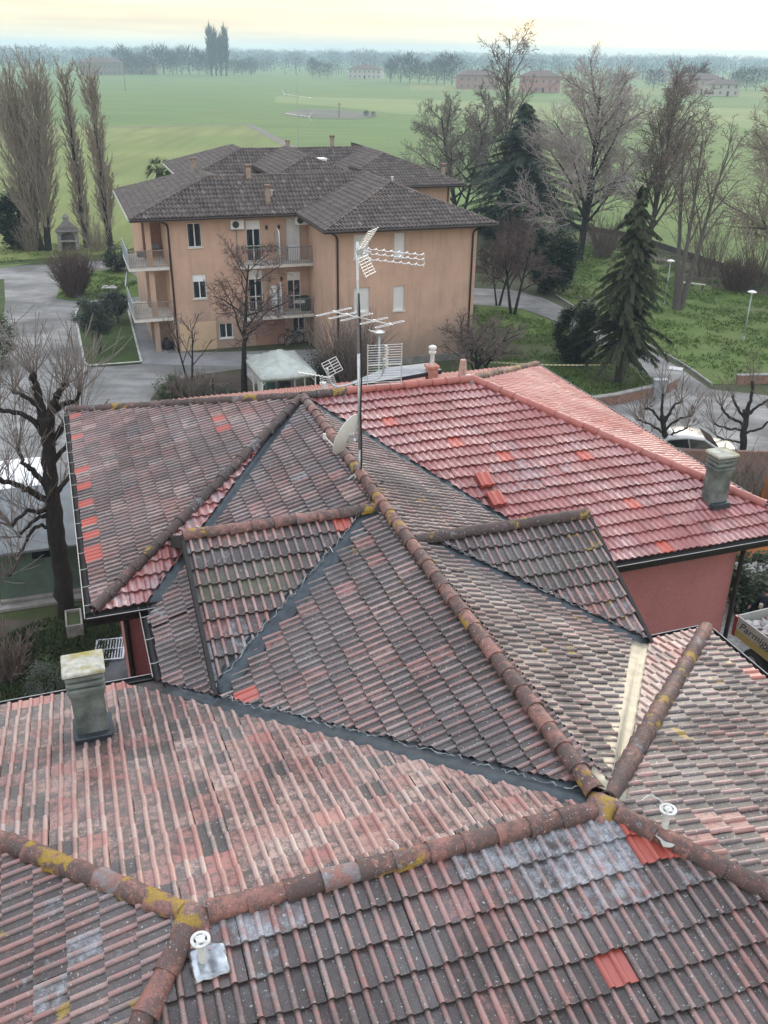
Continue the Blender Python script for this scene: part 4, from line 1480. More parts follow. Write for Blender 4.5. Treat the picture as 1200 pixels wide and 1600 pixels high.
# gravel yard on the left and in front of the flats
sheet('gravel_yard', [(-320, 424), (0, 416), (92, 413), (186, 406), (250, 420), (300, 552), (440, 548), (500, 572), (500, 600), (330, 600), (240, 640), (200, 720), (90, 780), (-60, 800), (-500, 720)], .012, M_GRAVEL)
sheet('pavement', [(200, 468), (236, 470), (262, 552), (520, 545), (530, 575), (300, 571), (222, 568)], .024, M_PAVING)
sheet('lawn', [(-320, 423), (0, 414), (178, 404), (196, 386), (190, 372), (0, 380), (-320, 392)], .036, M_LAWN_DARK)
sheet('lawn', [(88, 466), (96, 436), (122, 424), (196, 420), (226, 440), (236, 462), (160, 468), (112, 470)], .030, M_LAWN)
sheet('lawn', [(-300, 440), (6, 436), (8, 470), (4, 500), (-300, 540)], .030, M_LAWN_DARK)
sheet('planting_bed', [(228, 650), (236, 622), (256, 598), (320, 584), (378, 576), (396, 600), (560, 580), (640, 590), (560, 660), (400, 660)], .030, M_LITTER)
# island with kerb
isl = [(118, 494), (124, 478), (146, 472), (196, 468), (221, 567), (140, 573), (133, 570)]
sheet('lawn', isl, .075, M_LAWN_DARK)
mb = MB()
P = [at(x, y, 0) for x, y in isl]
for a, b in zip(P, P[1:] + P[:1]):
    d = (b - a).normalized(); nn = Vector((d.y, -d.x, 0))
    L = (b - a).length
    m = max(1, int(L / 1.0))
    for k in range(m):
        q0, q1 = a.lerp(b, k / m) + d * .006, a.lerp(b, (k + 1) / m) - d * .006
        vs = [q0 - nn * .06, q1 - nn * .06, q1 + nn * .06, q0 + nn * .06]
        vs = vs + [v + Vector((0, 0, .11)) for v in vs]
        mb.add(vs, [(4, 5, 6, 7), (0, 1, 5, 4), (1, 2, 6, 5), (2, 3, 7, 6), (3, 0, 4, 7)])
o = mb.build('kerb', plain('kerb_white', (.50, .50, .47), .85, 0, .25, 3, .2, .3, False, ((.2, .21, .18), .7))); o['kind'] = 'structure'
# right-hand side: lawns, curved road, forecourt
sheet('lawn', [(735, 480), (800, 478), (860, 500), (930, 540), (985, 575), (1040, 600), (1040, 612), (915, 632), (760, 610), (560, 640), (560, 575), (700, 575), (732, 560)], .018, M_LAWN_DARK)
sheet('lawn', [(742, 476), (800, 476), (858, 500), (870, 520), (800, 525), (742, 510)], .026, M_LAWN)
sheet('road', [(700, 452), (742, 450), (800, 453), (850, 466), (905, 492), (960, 520), (1010, 545), (1062, 575), (1110, 608), (1200, 618), (1500, 640), (1500, 735), (1180, 735), (1000, 720), (930, 668), (920, 640), (1040, 612), (985, 565), (930, 530), (870, 502), (815, 482), (742, 476), (700, 478)], .034, M_GRAVEL)
sheet('lawn', [(850, 378), (905, 362), (985, 370), (1060, 395), (1130, 420), (1200, 436), (1500, 470), (1500, 600), (1210, 600), (1115, 600), (1065, 568), (1010, 538), (960, 512), (905, 484), (868, 462), (862, 420)], .026, M_LAWN)
sheet('leaf_litter', [(905, 360), (985, 366), (1060, 392), (1130, 418), (1200, 433), (1500, 466), (1500, 480), (1200, 462), (1120, 452), (1060, 425), (985, 395), (920, 382)], .044, M_LITTER)
# garden on the left, below the shed, and the paved court
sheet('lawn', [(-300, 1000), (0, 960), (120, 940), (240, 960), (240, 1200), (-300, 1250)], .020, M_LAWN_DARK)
sheet('leaf_litter', [(-300, 1010), (0, 968), (70, 968), (60, 1050), (-40, 1110), (-300, 1140)], .030, M_LITTER)
sheet('paved_court', [(140, 985), (225, 965), (262, 1090), (150, 1120)], .040, plain('court_slabs', (.085, .09, .095), .8, 0, .25, 2))
sheet('gravel_yard', [(1090, 980), (1140, 880), (1260, 860), (1400, 900), (1400, 1300), (1150, 1200)], .016, ground_mat('white_gravel', ((.20, .20, .195), (.33, .33, .32), (.48, .48, .46)), 6.0, fine=40, bump=.6))

# grass tufts: uneven lawn on the right bank and round the yard
def tufts(name, regions, n, h0, h1, mat, seed, z=.03):
    rg = random.Random(seed)
    mb = MB()
    for poly, share in regions:
        W = [at(x, y, 0) for x, y in poly]
        xs, ys = [p.x for p in W], [p.y for p in W]
        k = 0
        tries = 0
        while k < n * share and tries < n * 20:
            tries += 1
            x, y = rg.uniform(min(xs), max(xs)), rg.uniform(min(ys), max(ys))
            ins = False
            j = len(W) - 1
            for i in range(len(W)):
                if (W[i].y > y) != (W[j].y > y) and x < (W[j].x - W[i].x) * (y - W[i].y) / (W[j].y - W[i].y) + W[i].x:
                    ins = not ins
                j = i
            if not ins or mnoise.noise(Vector((x * .5, y * .5, seed))) + rg.uniform(-.3, .3) < -.05:
                continue
            k += 1
            for _ in range(4):
                a = rg.uniform(0, 6.28)
                h = rg.uniform(h0, h1)
                bx, by = x + rg.uniform(-.12, .12), y + rg.uniform(-.12, .12)
                w = rg.uniform(.02, .045)
                lx, ly = math.cos(a) * h * .6, math.sin(a) * h * .6
                mb.add([(bx - math.sin(a) * w, by + math.cos(a) * w, z), (bx + math.sin(a) * w, by - math.cos(a) * w, z), (bx + lx, by + ly, z + h)], [(0, 1, 2)])
    o = mb.build(name, mat)
    o['kind'] = 'stuff'
    return o
n = NT('grass_blade')
n.bsdf(n.ramp(n.noise(n.pos(), 1.1, 4, .6), [(.3, (.06, .105, .02)), (.55, (.10, .155, .034)), (.75, (.18, .195, .07))]), .8, 0, .25)
M_BLADE = n.m
n = NT('grass_blade_dark')
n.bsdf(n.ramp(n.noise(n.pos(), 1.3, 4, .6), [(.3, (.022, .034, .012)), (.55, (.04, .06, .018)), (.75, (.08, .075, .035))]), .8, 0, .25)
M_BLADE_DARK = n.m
tag(tufts('grass', [([(860, 375), (985, 375), (1130, 425), (1230, 445), (1230, 600), (1115, 598), (960, 512), (868, 462)], .62), ([(742, 480), (858, 500), (985, 575), (1040, 605), (915, 630), (760, 608)], .26),
       ([(0, 385), (190, 378), (190, 402), (0, 412)], .06), ([(90, 465), (122, 425), (226, 440), (160, 468)], .06)], 15000, .05, .17, M_BLADE, 3), 'tufted green grass covering the lawns beside the flats', 'grass')
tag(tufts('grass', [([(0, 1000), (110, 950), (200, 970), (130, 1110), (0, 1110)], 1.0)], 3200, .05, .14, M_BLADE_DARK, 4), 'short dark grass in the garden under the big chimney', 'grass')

# low retaining wall, forecourt wall, edging of the far bank
M_CONC = plain('rough_concrete', (.27, .26, .24), .9, 0, .25, 3, .3, .3, False, ((.12, .12, .10), .6))
M_BRICKWALL = plain('old_brick', (.22, .13, .10), .9, 0, .3, 5, .3)
def wall_run(name, pts, h, th, mat, cap, label, cat='wall'):
    e = empty(name, at(*pts[0], 0))
    tag(e, label, cat)
    mb, mc = MB(), MB()
    W = [at(x, y, 0) - e.location for x, y in pts]
    for a, b in zip(W, W[1:]):
        d = (b - a).normalized(); nn = Vector((-d.y, d.x, 0))
        for m_, z0, z1, t in ((mb, -.05, h, th / 2), (mc, h + .002, h + .06, th / 2 + .03)):
            vs = [a - nn * t, b - nn * t, b + nn * t, a + nn * t]
            m_.add([v + Vector((0, 0, z0)) for v in vs] + [v + Vector((0, 0, z1)) for v in vs], [(3, 2, 1, 0), (4, 5, 6, 7), (0, 1, 5, 4), (1, 2, 6, 5), (2, 3, 7, 6), (3, 0, 4, 7)])
    mb.build('wall_body', mat, e)
    if cap:
        mc.build('coping', cap, e)
    return e
wall_run('retaining_wall', [(905, 640), (960, 632), (1040, 614), (1052, 606)], .55, .28, M_BRICKWALL, M_CONC, 'low brick wall with pale coping edging the lawn below the drooping spruce')
wall_run('retaining_wall', [(1150, 600), (1230, 598)], .5, .28, M_BRICKWALL, M_CONC, 'low brick wall at the road mouth beyond the pollarded trees')
wall_run('yard_wall', [(1030, 735), (1250, 738)], 1.0, .2, plain('reddish_boards', (.20, .12, .095), .85, 0, .3, 4), None, 'reddish brown boundary wall in front of the parked silver car')
wall_run('boundary_fence', [(862, 352), (985, 372), (1060, 398), (1130, 421), (1230, 446)], .55, .08, plain('weathered_fence', (.10, .085, .07), .9, 0, .35, 2), None, 'low dark fence along the top of the grassy bank by the field', 'fence')
# edging kerb along the curved road
mb = MB()
ek = catmull([at(x, y, 0) for x, y in ((868, 462), (905, 485), (960, 513), (1010, 539), (1065, 569), (1112, 602))], 8)
for a, b in zip(ek, ek[1:]):
    d = (b - a).normalized(); nn = Vector((-d.y, d.x, 0)) * .06
    vs = [a - nn, b - nn, b + nn, a + nn]
    mb.add(vs + [v + Vector((0, 0, .12)) for v in vs], [(4, 5, 6, 7), (0, 1, 5, 4), (1, 2, 6, 5), (2, 3, 7, 6), (3, 0, 4, 7)])
o = mb.build('kerb', M_CONC); o['kind'] = 'structure'
# ================================================================== the blocks of flats
PHI = math.radians(18.75)
M_OCHRE = wall_material('ochre_render', (0.55, 0.355, 0.25), (0.24, 0.195, 0.155), .42, 5.0)
M_OCHRE_PALE = wall_material('pale_ochre_panel', (0.56, 0.40, 0.25), (0.4, 0.28, 0.18), .3)
M_TILE_FAR = None
n = NT('dark_roof_tile')
p = n.pos(); a = n.attr('tc'); r, age, crest = n.split(a.outputs['Color'])
nf = n.noise(p, 7.0, 5, .7)
c = n.ramp(r, [(0, (.036, .028, .024)), (.5, (.080, .062, .052)), (.85, (.115, .09, .075)), (1, (.17, .14, .122))])
c = n.mix(n.ramp(nf, [(.60, 0.0), (.78, .5)]), c, (.22, .20, .18))
c = n.mix(n.math('MULTIPLY', crest, .30), c, (.19, .16, .14))
n.bsdf(c, .62, 0, .45)
M_TILE_FAR = n.m
M_SHUTTER = plain('white_shutter', (.80, .81, .80), .6, 0, .05, 3)
M_FRAMEW = plain('white_frame', (.70, .70, .68), .5, 0, .05, 3)
n = NT('window_glass'); n.bsdf((.015, .020, .024), .06, 0, .6); M_PANE = n.m
M_CURTAIN = plain('net_curtain', (.10, .125, .14), .9, 0, .4, 9)
M_SLAB = plain('balcony_slab', (.60, .58, .52), .8, 0, .12, 2)
M_RAIL = plain('grey_rail', (.20, .215, .22), .5, .2, .1, 4)
M_RAILP = plain('rail_blue_grey', (.40, .46, .48), .5, .1, .1, 4)
M_BROWNPIPE = plain('brown_pipe', (.035, .025, .022), .45)
M_DARKFASCIA = plain('dark_fascia', (.045, .040, .038), .6)

ZE, ZRF = 8.03, 9.91
def lp(a, b, z):
    return Vector((a, b, z))
def far_style(r, u, v, j, i):
    return dict(r=min(1, max(0, r.gauss(.45, .25))), age=.8)
def flat_roof_tiles(parent, slopes, name='roof'):
    tiles = []
    mb = MB()
    for (nm, top, down, z0, m, T, poly) in slopes:
        # plan coordinates (a, -b) so that hp() gives (a, b)
        P = [(a, -b) for a, b in poly]
        slope(nm, (top[0], -top[1]), (down[0], -down[1]), z0, m, T, P, [-.03] * len(P), far_style, 'far', 0, tiles, .36, .40)
        zf = lambda u, v, top=top, down=down, z0=z0, m=m: z0 - m * ((u - top[0]) * down[0] + (-v - top[1]) * down[1])
        n_ = len(P)
        mb.add([hp(u, v, zf(u, v) - .005) for u, v in P] + [hp(u, v, zf(u, v) - .16) for u, v in P],
               [tuple(range(n_)), tuple(range(2 * n_ - 1, n_ - 1, -1))] + [(i, n_ + i, n_ + (i + 1) % n_, (i + 1) % n_) for i in range(n_)])
    roof = mb.build(name, M_DARKFASCIA, parent)
    me = tile_mesh('roof_tile_field', tiles)
    me.materials.clear()
    me.materials.append(M_TILE_FAR)
    o = bpy.data.objects.new('roof_tile_field', me)
    COL.objects.link(o); o.parent = roof; o['kind'] = 'stuff'
    return roof
def ridge_run(parent, pts, r=.10):
    mb = MB()
    for p, q in zip(pts, pts[1:]):
        p, q = Vector(p), Vector(q)
        L = (q - p).length
        m = max(1, int(L / .38))
        for k in range(m):
            a, b = p.lerp(q, k / m), p.lerp(q, (k + 1.12) / m)
            mb.col = (random.uniform(.3, 1), .8, .5, 0)
            mb.tube([a + Vector((0, 0, .03)), b + Vector((0, 0, .015))], [r, r * .8], 6)
    o = mb.build('ridge_cap_row', M_TILE_FAR, parent)
    o['kind'] = 'stuff'
def block_roof(parent, backB=12.9):
    H = ZRF - ZE
    S = [('l', (4.86, 2.66), (-1, 0), ZRF, H / 4.86, 4.86, [(4.86, 2.66), (0, 0), (0, backB), (4.86, 6.39)]),
         ('f', (4.86, 2.66), (0, -1), ZRF, H / 2.66, 2.66, [(4.86, 2.66), (0, 0), (9.66, 0), (14.755, 2.66)]),
         ('rl', (14.755, 0), (-1, 0), ZRF, H / 5.095, 5.095, [(14.755, 2.66), (9.66, 0), (9.66, -6.21), (14.755, -2.08)]),
         ('rf', (14.755, -2.08), (0, -1), ZRF, H / 4.13, 4.13, [(14.755, -2.08), (9.66, -6.21), (19.85, -6.21)]),
         ('rr', (14.755, 0), (1, 0), ZRF, H / 5.095, 5.095, [(14.755, -2.08), (19.85, -6.21), (19.85, 10.9), (14.755, 6.39)]),
         ('lr', (4.86, 0), (1, 0), ZRF, H / 4.86, 3.0, [(4.86, 2.66), (4.86, 6.39), (7.8, 9.6), (7.8, 2.75)]),
         ('b', (4.86, 2.66), (0, 1), ZRF, H / 10.24, 10.24, [(4.86, 2.66), (14.755, 2.66), (19.85, backB), (0, backB)])]
    r = flat_roof_tiles(parent, S)
    ridge_run(r, [(0, 0, ZE), (4.86, 2.66, ZRF), (14.755, 2.66, ZRF), (14.755, -2.08, ZRF)])
    ridge_run(r, [(9.66, -6.21, ZE), (14.755, -2.08, ZRF), (19.85, -6.21, ZE)])
    ridge_run(r, [(4.86, 2.66, ZRF), (4.86, 6.39, ZRF), (0, backB, ZE)])
    return r
def eave_gutters(parent):
    for p, q in (((0, 0), (9.6, 0)), ((9.66, -.1), (9.66, -6.25)), ((9.62, -6.25), (19.9, -6.25)), ((19.89, -6.25), (19.89, 10.8)), ((-.04, -.04), (-.04, 12.9))):
        mb = MB()
        mb.tube([lp(*p, ZE - .06), lp(*q, ZE - .06)], .075, 8)
        mb.build('gutter', M_BROWNPIPE if p[0] > 0 or q[0] > 5 else M_RIM, parent)

def window(parent, a0, a1, z0, z1, b, kind, name='window', rev=.0):
    """opening in a wall facing -b"""
    w = empty(name); w.parent = parent; w.location = lp((a0 + a1) / 2, b, z0)
    W, H = a1 - a0, z1 - z0
    h = W / 2
    mb = MB()
    f = .05
    y0, y1 = -.012, .05
    for (x0, x1, zz0, zz1) in ((-h, -h + f, 0, H), (h - f, h, 0, H), (-h + f, h - f, 0, f), (-h + f, h - f, H - f, H)):
        mb.box(x0, x1, y0, y1, zz0, zz1)
    if kind in ('open', 'door', 'half'):
        mb.box(-.032, .032, y0 - .004, y1, f, H - f)
        if kind == 'door':
            mb.box(-h + f, -.045, y0 - .002, y1, H * .36, H * .36 + .06)
            mb.box(.045, h - f, y0 - .002, y1, H * .36, H * .36 + .06)
    mb.build('frame', M_FRAMEW, w)
    if kind == 'shut':
        mb = MB()
        m = max(5, int(H / .075))
        for k in range(m):
            zz = f + (H - 2 * f) * k / m
            vs = [(-h + f, .012, zz), (h - f, .012, zz), (h - f, .0, zz + (H - 2 * f) / m), (-h + f, .0, zz + (H - 2 * f) / m)]
            mb.add(vs, [(0, 1, 2, 3)])
        mb.build('roller_shutter', M_SHUTTER, w)
    else:
        mb = MB(); mb.add([(-h + f, .004, f), (h - f, .004, f), (h - f, .004, H - f), (-h + f, .004, H - f)], [(0, 1, 2, 3)])
        mb.build('pane', M_PANE, w)
        mb = MB()
        for s in (-1, 1):
            for k in range(2):
                x = s * (h - f - .025 - .05 * k)
                mb.tube([(x, .0, f + .02), (x + s * .01, .0, H - f)], .012, 5)
        mb.build('curtain', M_CURTAIN, w)
        if kind in ('half', 'door'):
            q = .30 if kind == 'half' else .22
            mb = MB(); mb.box(-h + .01, h - .01, -.03, .02, H * (1 - q), H - .004)
            mb.build('roller_shutter', M_SHUTTER, w)
    if kind != 'door':
        mb = MB(); mb.box(-h - .07, h + .07, -.17, -.102, -.06, .02); mb.box(-h, h, -.103, -.014, -.001, .015)
        mb.build('sill', M_SLAB, w)
    return w

def front_wall(parent, a0, a1, z0, z1, b, holes, depth=.16, mat=None):
    """wall skin facing -b with openings and plastered reveals"""
    xs = sorted({a0, a1, *[h[0] for h in holes], *[h[1] for h in holes]})
    zs = sorted({z0, z1, *[h[2] for h in holes], *[h[3] for h in holes]})
    mb = MB()
    for x0, x1 in zip(xs, xs[1:]):
        for w0, w1 in zip(zs, zs[1:]):
            cx, cz = (x0 + x1) / 2, (w0 + w1) / 2
            if any(h[0] < cx < h[1] and h[2] < cz < h[3] for h in holes):
                continue
            mb.add([(x0, b, w0), (x1, b, w0), (x1, b, w1), (x0, b, w1)], [(0, 1, 2, 3)])
    for h in holes:
        p = [(h[0], h[2]), (h[1], h[2]), (h[1], h[3]), (h[0], h[3])]
        for k in range(4):
            q, r_ = p[k], p[(k + 1) % 4]
            mb.add([(q[0], b, q[1]), (r_[0], b, r_[1]), (r_[0], b + depth, r_[1]), (q[0], b + depth, q[1])], [(3, 2, 1, 0)])
    return mb.build('wall', mat or M_OCHRE, parent)
def railing(parent, pts, z0, h=1.0, mat=None, panel=False, gap=.11):
    mb = MB()
    for (a, b) in zip(pts, pts[1:]):
        a, b = Vector((*a, 0)), Vector((*b, 0))
        L = (b - a).length
        for zz, r in ((z0 + h, .028), (z0 + .09, .018)):
            mb.tube([a + Vector((0, 0, zz)), b + Vector((0, 0, zz))], r, 6)
        m = max(1, int(L / gap))
        for k in range(m + 1):
            p = a.lerp(b, k / m)
            mb.box(p.x - .010, p.x + .010, p.y - .010, p.y + .010, z0, z0 + h)
    return mb.build('railing', mat or M_RAIL, parent)
def aircon(parent, a, b, z):
    e = empty('air_conditioner'); e.parent = parent; e.location = lp(a, b, z)
    mb = MB(); mb.bevbox(-.40, .40, -.30, 0, -.28, .28, .02); mb.build('casing', M_FRAMEW, e)
    mb = MB(); mb.lathe([(.20, .0), (.20, .012), (0, .012)], c=(0, 0, 0), n=18, mtx=Matrix.Translation((-.10, -.302, 0)) @ Matrix.Rotation(math.pi / 2, 4, 'X')); mb.build('fan_grille', M_DARKFASCIA, e)
    mb = MB(); mb.box(-.35, -.31, -.28, 0, -.36, -.29); mb.box(.31, .35, -.28, 0, -.36, -.29); mb.tube([(-.05, -.03, -.28), (-.05, -.03, -1.6)], .02, 6); mb.build('bracket', M_RAIL, e)
    return e

def small_chimney(parent, a, b, z, h=.9, w=.32):
    h *= .82; w *= .85
    e = empty('chimney'); e.parent = parent; e.location = lp(a, b, z)
    mb = MB(); mb.bevbox(-w / 2, w / 2, -w / 2, w / 2, -.7, h * .75, .015); mb.build('shaft', plain('chimney_plaster', (.30, .23, .18), .9, 0, .25, 5), e)
    mb = MB(); mb.bevbox(-w / 2 - .05, w / 2 + .05, -w / 2 - .05, w / 2 + .05, h * .75 + .10, h, .02)
    for s in (-1, 1):
        for t in (-1, 1):
            mb.box(s * w * .4 - .03, s * w * .4 + .03, t * w * .4 - .03, t * w * .4 + .03, h * .75, h * .75 + .11)
    mb.build('hood', plain('chimney_hood', (.20, .13, .105), .9, 0, .25, 5), e)

# ---------- front block
FB = empty('apartment_building', (-14.57, 53.71, 0), PHI)
tag(FB, 'ochre three-storey block of flats with balconies and dark tiled hip roof, nearer of the two', 'building', 'ochre blocks of flats')
block_roof(FB)
eave_gutters(FB)
mb = MB()
mb.box(2.0, 10.49, .99, 12.0, -.1, ZE - .17)
mb.build('wall', M_OCHRE, FB)
mb = MB()
mb.box(10.5, 19.0, -5.22, 12.01, -.1, ZE - .165)
mb.build('wall', M_OCHRE, FB)
mb = MB(); mb.box(.85, 1.99, 3.4, 12.0, -.1, ZE - .17); mb.build('wall', M_OCHRE, FB)       # behind the loggia
mb = MB(); mb.box(.85, 1.15, .95, 1.25, -.1, ZE - .17); mb.build('corner_pillar', M_OCHRE, FB)
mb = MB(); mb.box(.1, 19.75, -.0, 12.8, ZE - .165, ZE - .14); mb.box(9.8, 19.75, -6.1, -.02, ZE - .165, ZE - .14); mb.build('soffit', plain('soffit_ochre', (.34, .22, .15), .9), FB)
mb = MB(); mb.box(10.46, 19.06, -5.45, -5.372, -.1, .42); mb.build('plinth', M_CONC, FB)
# windows
WF = [(3.25, 4.08, 6.21, 7.60, 'open', 'window'), (3.34, 4.15, 3.17, 4.62, 'half', 'window'), (4.75, 5.6, .62, 1.55, 'open', 'window'),
      (6.72, 7.60, 5.22, 7.62, 'door', 'balcony_door'), (9.15, 10.02, 5.22, 7.70, 'shut', 'balcony_door'), (6.70, 7.58, 2.10, 4.70, 'door', 'balcony_door'), (9.12, 9.98, 2.10, 4.45, 'door', 'balcony_door'), (9.4, 10.2, .75, 1.6, 'open', 'window')]
WR = [(13.94, 14.60, 6.23, 7.62, 'shut', 'window'), (13.95, 14.62, 3.22, 4.68, 'shut', 'window'), (11.58, 12.50, 6.3, 7.62, 'shut', 'window'), (11.58, 12.50, 3.25, 4.70, 'shut', 'window')]
front_wall(FB, 2.0, 10.495, -.1, ZE - .17, .84, [w[:4] for w in WF])
front_wall(FB, 10.5, 19.0, -.1, ZE - .165, -5.37, [w[:4] for w in WR])
mb = MB()
for (x, y0, y1, z1) in ((2.0, .84, .99, ZE - .17), (10.5, -5.37, -5.22, ZE - .165), (19.0, -5.37, -5.22, ZE - .165)):
    mb.add([(x, y0, -.1), (x, y1, -.1), (x, y1, z1), (x, y0, z1)], [(0, 1, 2, 3)])
mb.build('wall_return', M_OCHRE, FB)
for (a0, a1, z0, z1, k, nm) in WF:
    window(FB, a0 + .002, a1 - .002, z0 + .002, z1 - .002, .94, k, nm)
for (a0, a1, z0, z1, k, nm) in WR:
    window(FB, a0 + .002, a1 - .002, z0 + .002, z1 - .002, -5.27, k, nm)
mb = MB(); mb.box(2.32, 4.55, .80, .838, -.02, 1.75); mb.build('wall_panel', M_OCHRE_PALE, FB)
mb = MB(); mb.box(7.0, 8.85, .80, .838, -.02, 1.72); mb.build('garage_door', plain('garage_door', (.30, .17, .13), .8, 0, .15, 2), FB)
# front balconies in the corner
for zt in (5.17, 2.06):
    b = empty('balcony'); b.parent = FB; b.location = lp(0, 0, zt)
    mb = MB()
    poly = [(6.0, .83), (6.0, .1), (6.1, -.25), (6.35, -.45), (10.49, -.45), (10.49, .83)]
    mb.prism(poly, -.13, .03); mb.build('slab', M_SLAB, b)
    railing(b, [(6.06, .8), (6.06, .1), (6.16, -.2), (6.4, -.39), (10.44, -.39)], .03, .98)
    mb = MB(); mb.box(8.45, 8.49, -.36, .80, .06, 1.75); mb.build('divider_screen', plain('screen_glass', (.42, .46, .46), .35, 0, .1, 3), b)
    mb = MB(); mb.tube([(8.47, -.37, .05), (8.47, -.37, 1.75)], .03, 6); mb.tube(catmull([(8.47, -.37, 1.72), (8.47, -.2, 1.95), (8.47, .3, 2.05)], 4), .03, 6); mb.build('screen_frame', M_FRAMEW, b)
    if zt > 4:
        mb = MB()
        for k in range(9):
            x = 6.3 + .24 * k
            mb.lathe([(.06, 0), (.10, .16), (.10, .18), (0, .18)], c=(x, -.30, .75), n=8)
        mb.build('flower_pots', plain('pots', (.20, .10, .08), .9), b)['kind'] = 'stuff'
        rg = random.Random(5); mb = MB()
        for k in range(520):
            x, y, z = rg.uniform(6.15, 8.4), -.32 + rg.gauss(0, .09), 1.0 + abs(rg.gauss(0, .12))
            a = rg.uniform(0, 6.3); s = rg.uniform(.03, .07)
            mb.add([(x, y, z), (x + s * math.cos(a), y + s * math.sin(a), z + s * .6), (x + s * math.cos(a + 1), y + s * math.sin(a + 1), z + s)], [(0, 1, 2)])
        o = mb.build('balcony_plants', plain('balcony_leaf', (.035, .05, .02), .8, 0, .4, 12), b); o['kind'] = 'stuff'
        mb = MB(); mb.box(9.2, 9.95, .6, .78, .05, .95); mb.build('radiator_rack', M_FRAMEW, b)
    else:
        mb = MB(); mb.bevbox(7.95, 8.35, .2, .62, .05, .90, .02); mb.bevbox(7.95, 8.35, .2, .62, .92, 1.72, .02); mb.build('white_cabinet', M_FRAMEW, b)
        mb = MB(); mb.box(9.2, 9.95, -.34, -.28, .72, .92); mb.build('drying_rack', M_FRAMEW, b)
        mb = MB(); mb.bevbox(9.9, 10.35, .3, .7, .05, .95, .03); mb.build('green_bin', plain('green_bin', (.03, .06, .04), .6), b)
# balconies on the left end
for zt in (5.17, 2.16):
    b = empty('balcony'); b.parent = FB; b.location = lp(0, 0, zt)
    mb = MB(); mb.box(-.30, 2.02, .55, 5.2, -.13, .03); mb.build('slab', M_SLAB, b)
    railing(b, [(-.26, .60), (1.98, .60)], .03, .98, plain('rail_brown', (.26, .20, .16), .6), gap=.09)
    mb = MB()
    mb.add([(-.27, .6, .08), (-.27, 5.1, .08), (-.27, 5.1, .98), (-.27, .6, .98)], [(0, 1, 2, 3), (3, 2, 1, 0)])
    mb.tube([(-.27, .6, 1.02), (-.27, 5.15, 1.02)], .03, 6)
    for k in range(6):
        mb.tube([(-.27, .6 + .9 * k, .0), (-.27, .6 + .9 * k, 1.0)], .025, 6)
    mb.build('side_panel_railing', M_RAILP, b)
    if zt > 4:
        mb = MB(); mb.bevbox(1.05, 1.75, 2.6, 3.0, .75, 1.0, .02); mb.tube([(1.1, 2.65, 0), (1.1, 2.65, .75)], .02, 6); mb.tube([(1.7, 2.65, 0), (1.7, 2.65, .75)], .02, 6); mb.bevbox(.4, .95, 2.4, 2.9, .3, .6, .03)
        mb.build('garden_furniture', plain('garden_metal', (.15, .16, .17), .6), b)
mb = MB(); mb.box(.86, 1.98, 3.38, 3.399, 5.3, 7.4); mb.build('loggia_door', plain('loggia_brown', (.24, .13, .09), .8), FB)
for a, b in ((2.16, .78), (10.62, -5.44), (18.72, -5.44)):
    mb = MB()
    mb.tube(catmull([lp(a - .6 if a < 18 else a + .5, b - .65, ZE - .12), lp(a - .12 if a < 18 else a + .1, b - .1, ZE - .40), lp(a, b, ZE - .65)], 4) + [lp(a, b, .0)], .055, 8)
    mb.build('downpipe', M_BROWNPIPE, FB, True)
aircon(FB, 6.18, .83, 7.46)
aircon(FB, 10.02, .50, 7.62)
for a, z in ((7.95, 7.2), (8.70, 7.2), (8.0, 4.1), (8.75, 4.1)):
    mb = MB(); mb.lathe([(.02, -.14), (.07, -.08), (.08, .06), (.02, .14)], c=(a, .74, z), n=8); mb.build('wall_lamp', M_DARKFASCIA, FB)
# satellite dish on the left balcony pillar
mb = MB()
mb.lathe([(0, .0), (.2, .02), (.38, .08), (.45, .13), (.44, .14), (.2, .035), (0, .015)], n=20, mtx=Matrix.Translation((-.30, 2.2, 4.25)) @ Matrix.Rotation(-1.35, 4, 'Y'))
mb.tube([(-.3, 2.2, 4.25), (.2, 2.2, 4.2)], .03, 6)
mb.build('satellite_dish', plain('dish_grey', (.36, .38, .37), .6), FB)
for a, b, z, h in ((7.35, 2.5, ZRF - .1, .95), (8.15, .9, ZRF - 1.15, 1.05), (4.75, 7.2, ZRF, .8)):
    small_chimney(FB, a, b, z, h)
for a, b, z in ((8.45, 1.2, 9.0), (14.95, -1.95, 9.95)):
    mb = MB(); mb.tube([lp(a, b, z - .2), lp(a, b, z + .22)], .05, 8); mb.lathe([(.05, .2), (.09, .22), (.09, .27), (0, .29)], c=(a, b, z), n=10); mb.build('roof_vent', M_PVC, FB)
# ---------- rear block, set back and shifted to the right
RB = empty('apartment_building', FB.location + Matrix.Rotation(PHI, 3, 'Z') @ Vector((5.15, 16.8, 0)), PHI)
tag(RB, 'ochre block of flats with dark tiled roof partly hidden behind the nearer block', 'building', 'ochre blocks of flats')
block_roof(RB)
eave_gutters(RB)
mb = MB(); mb.box(.85, 10.49, .84, 12.0, -.1, ZE - .17); mb.build('wall', M_OCHRE, RB)
mb = MB(); mb.box(10.5, 19.0, -5.37, 12.01, -.1, ZE - .165); mb.build('wall', M_OCHRE, RB)
mb = MB(); mb.tube([lp(18.8, -5.44, ZE - .2), lp(18.8, -5.44, 0)], .055, 8); mb.build('downpipe', M_BROWNPIPE, RB)
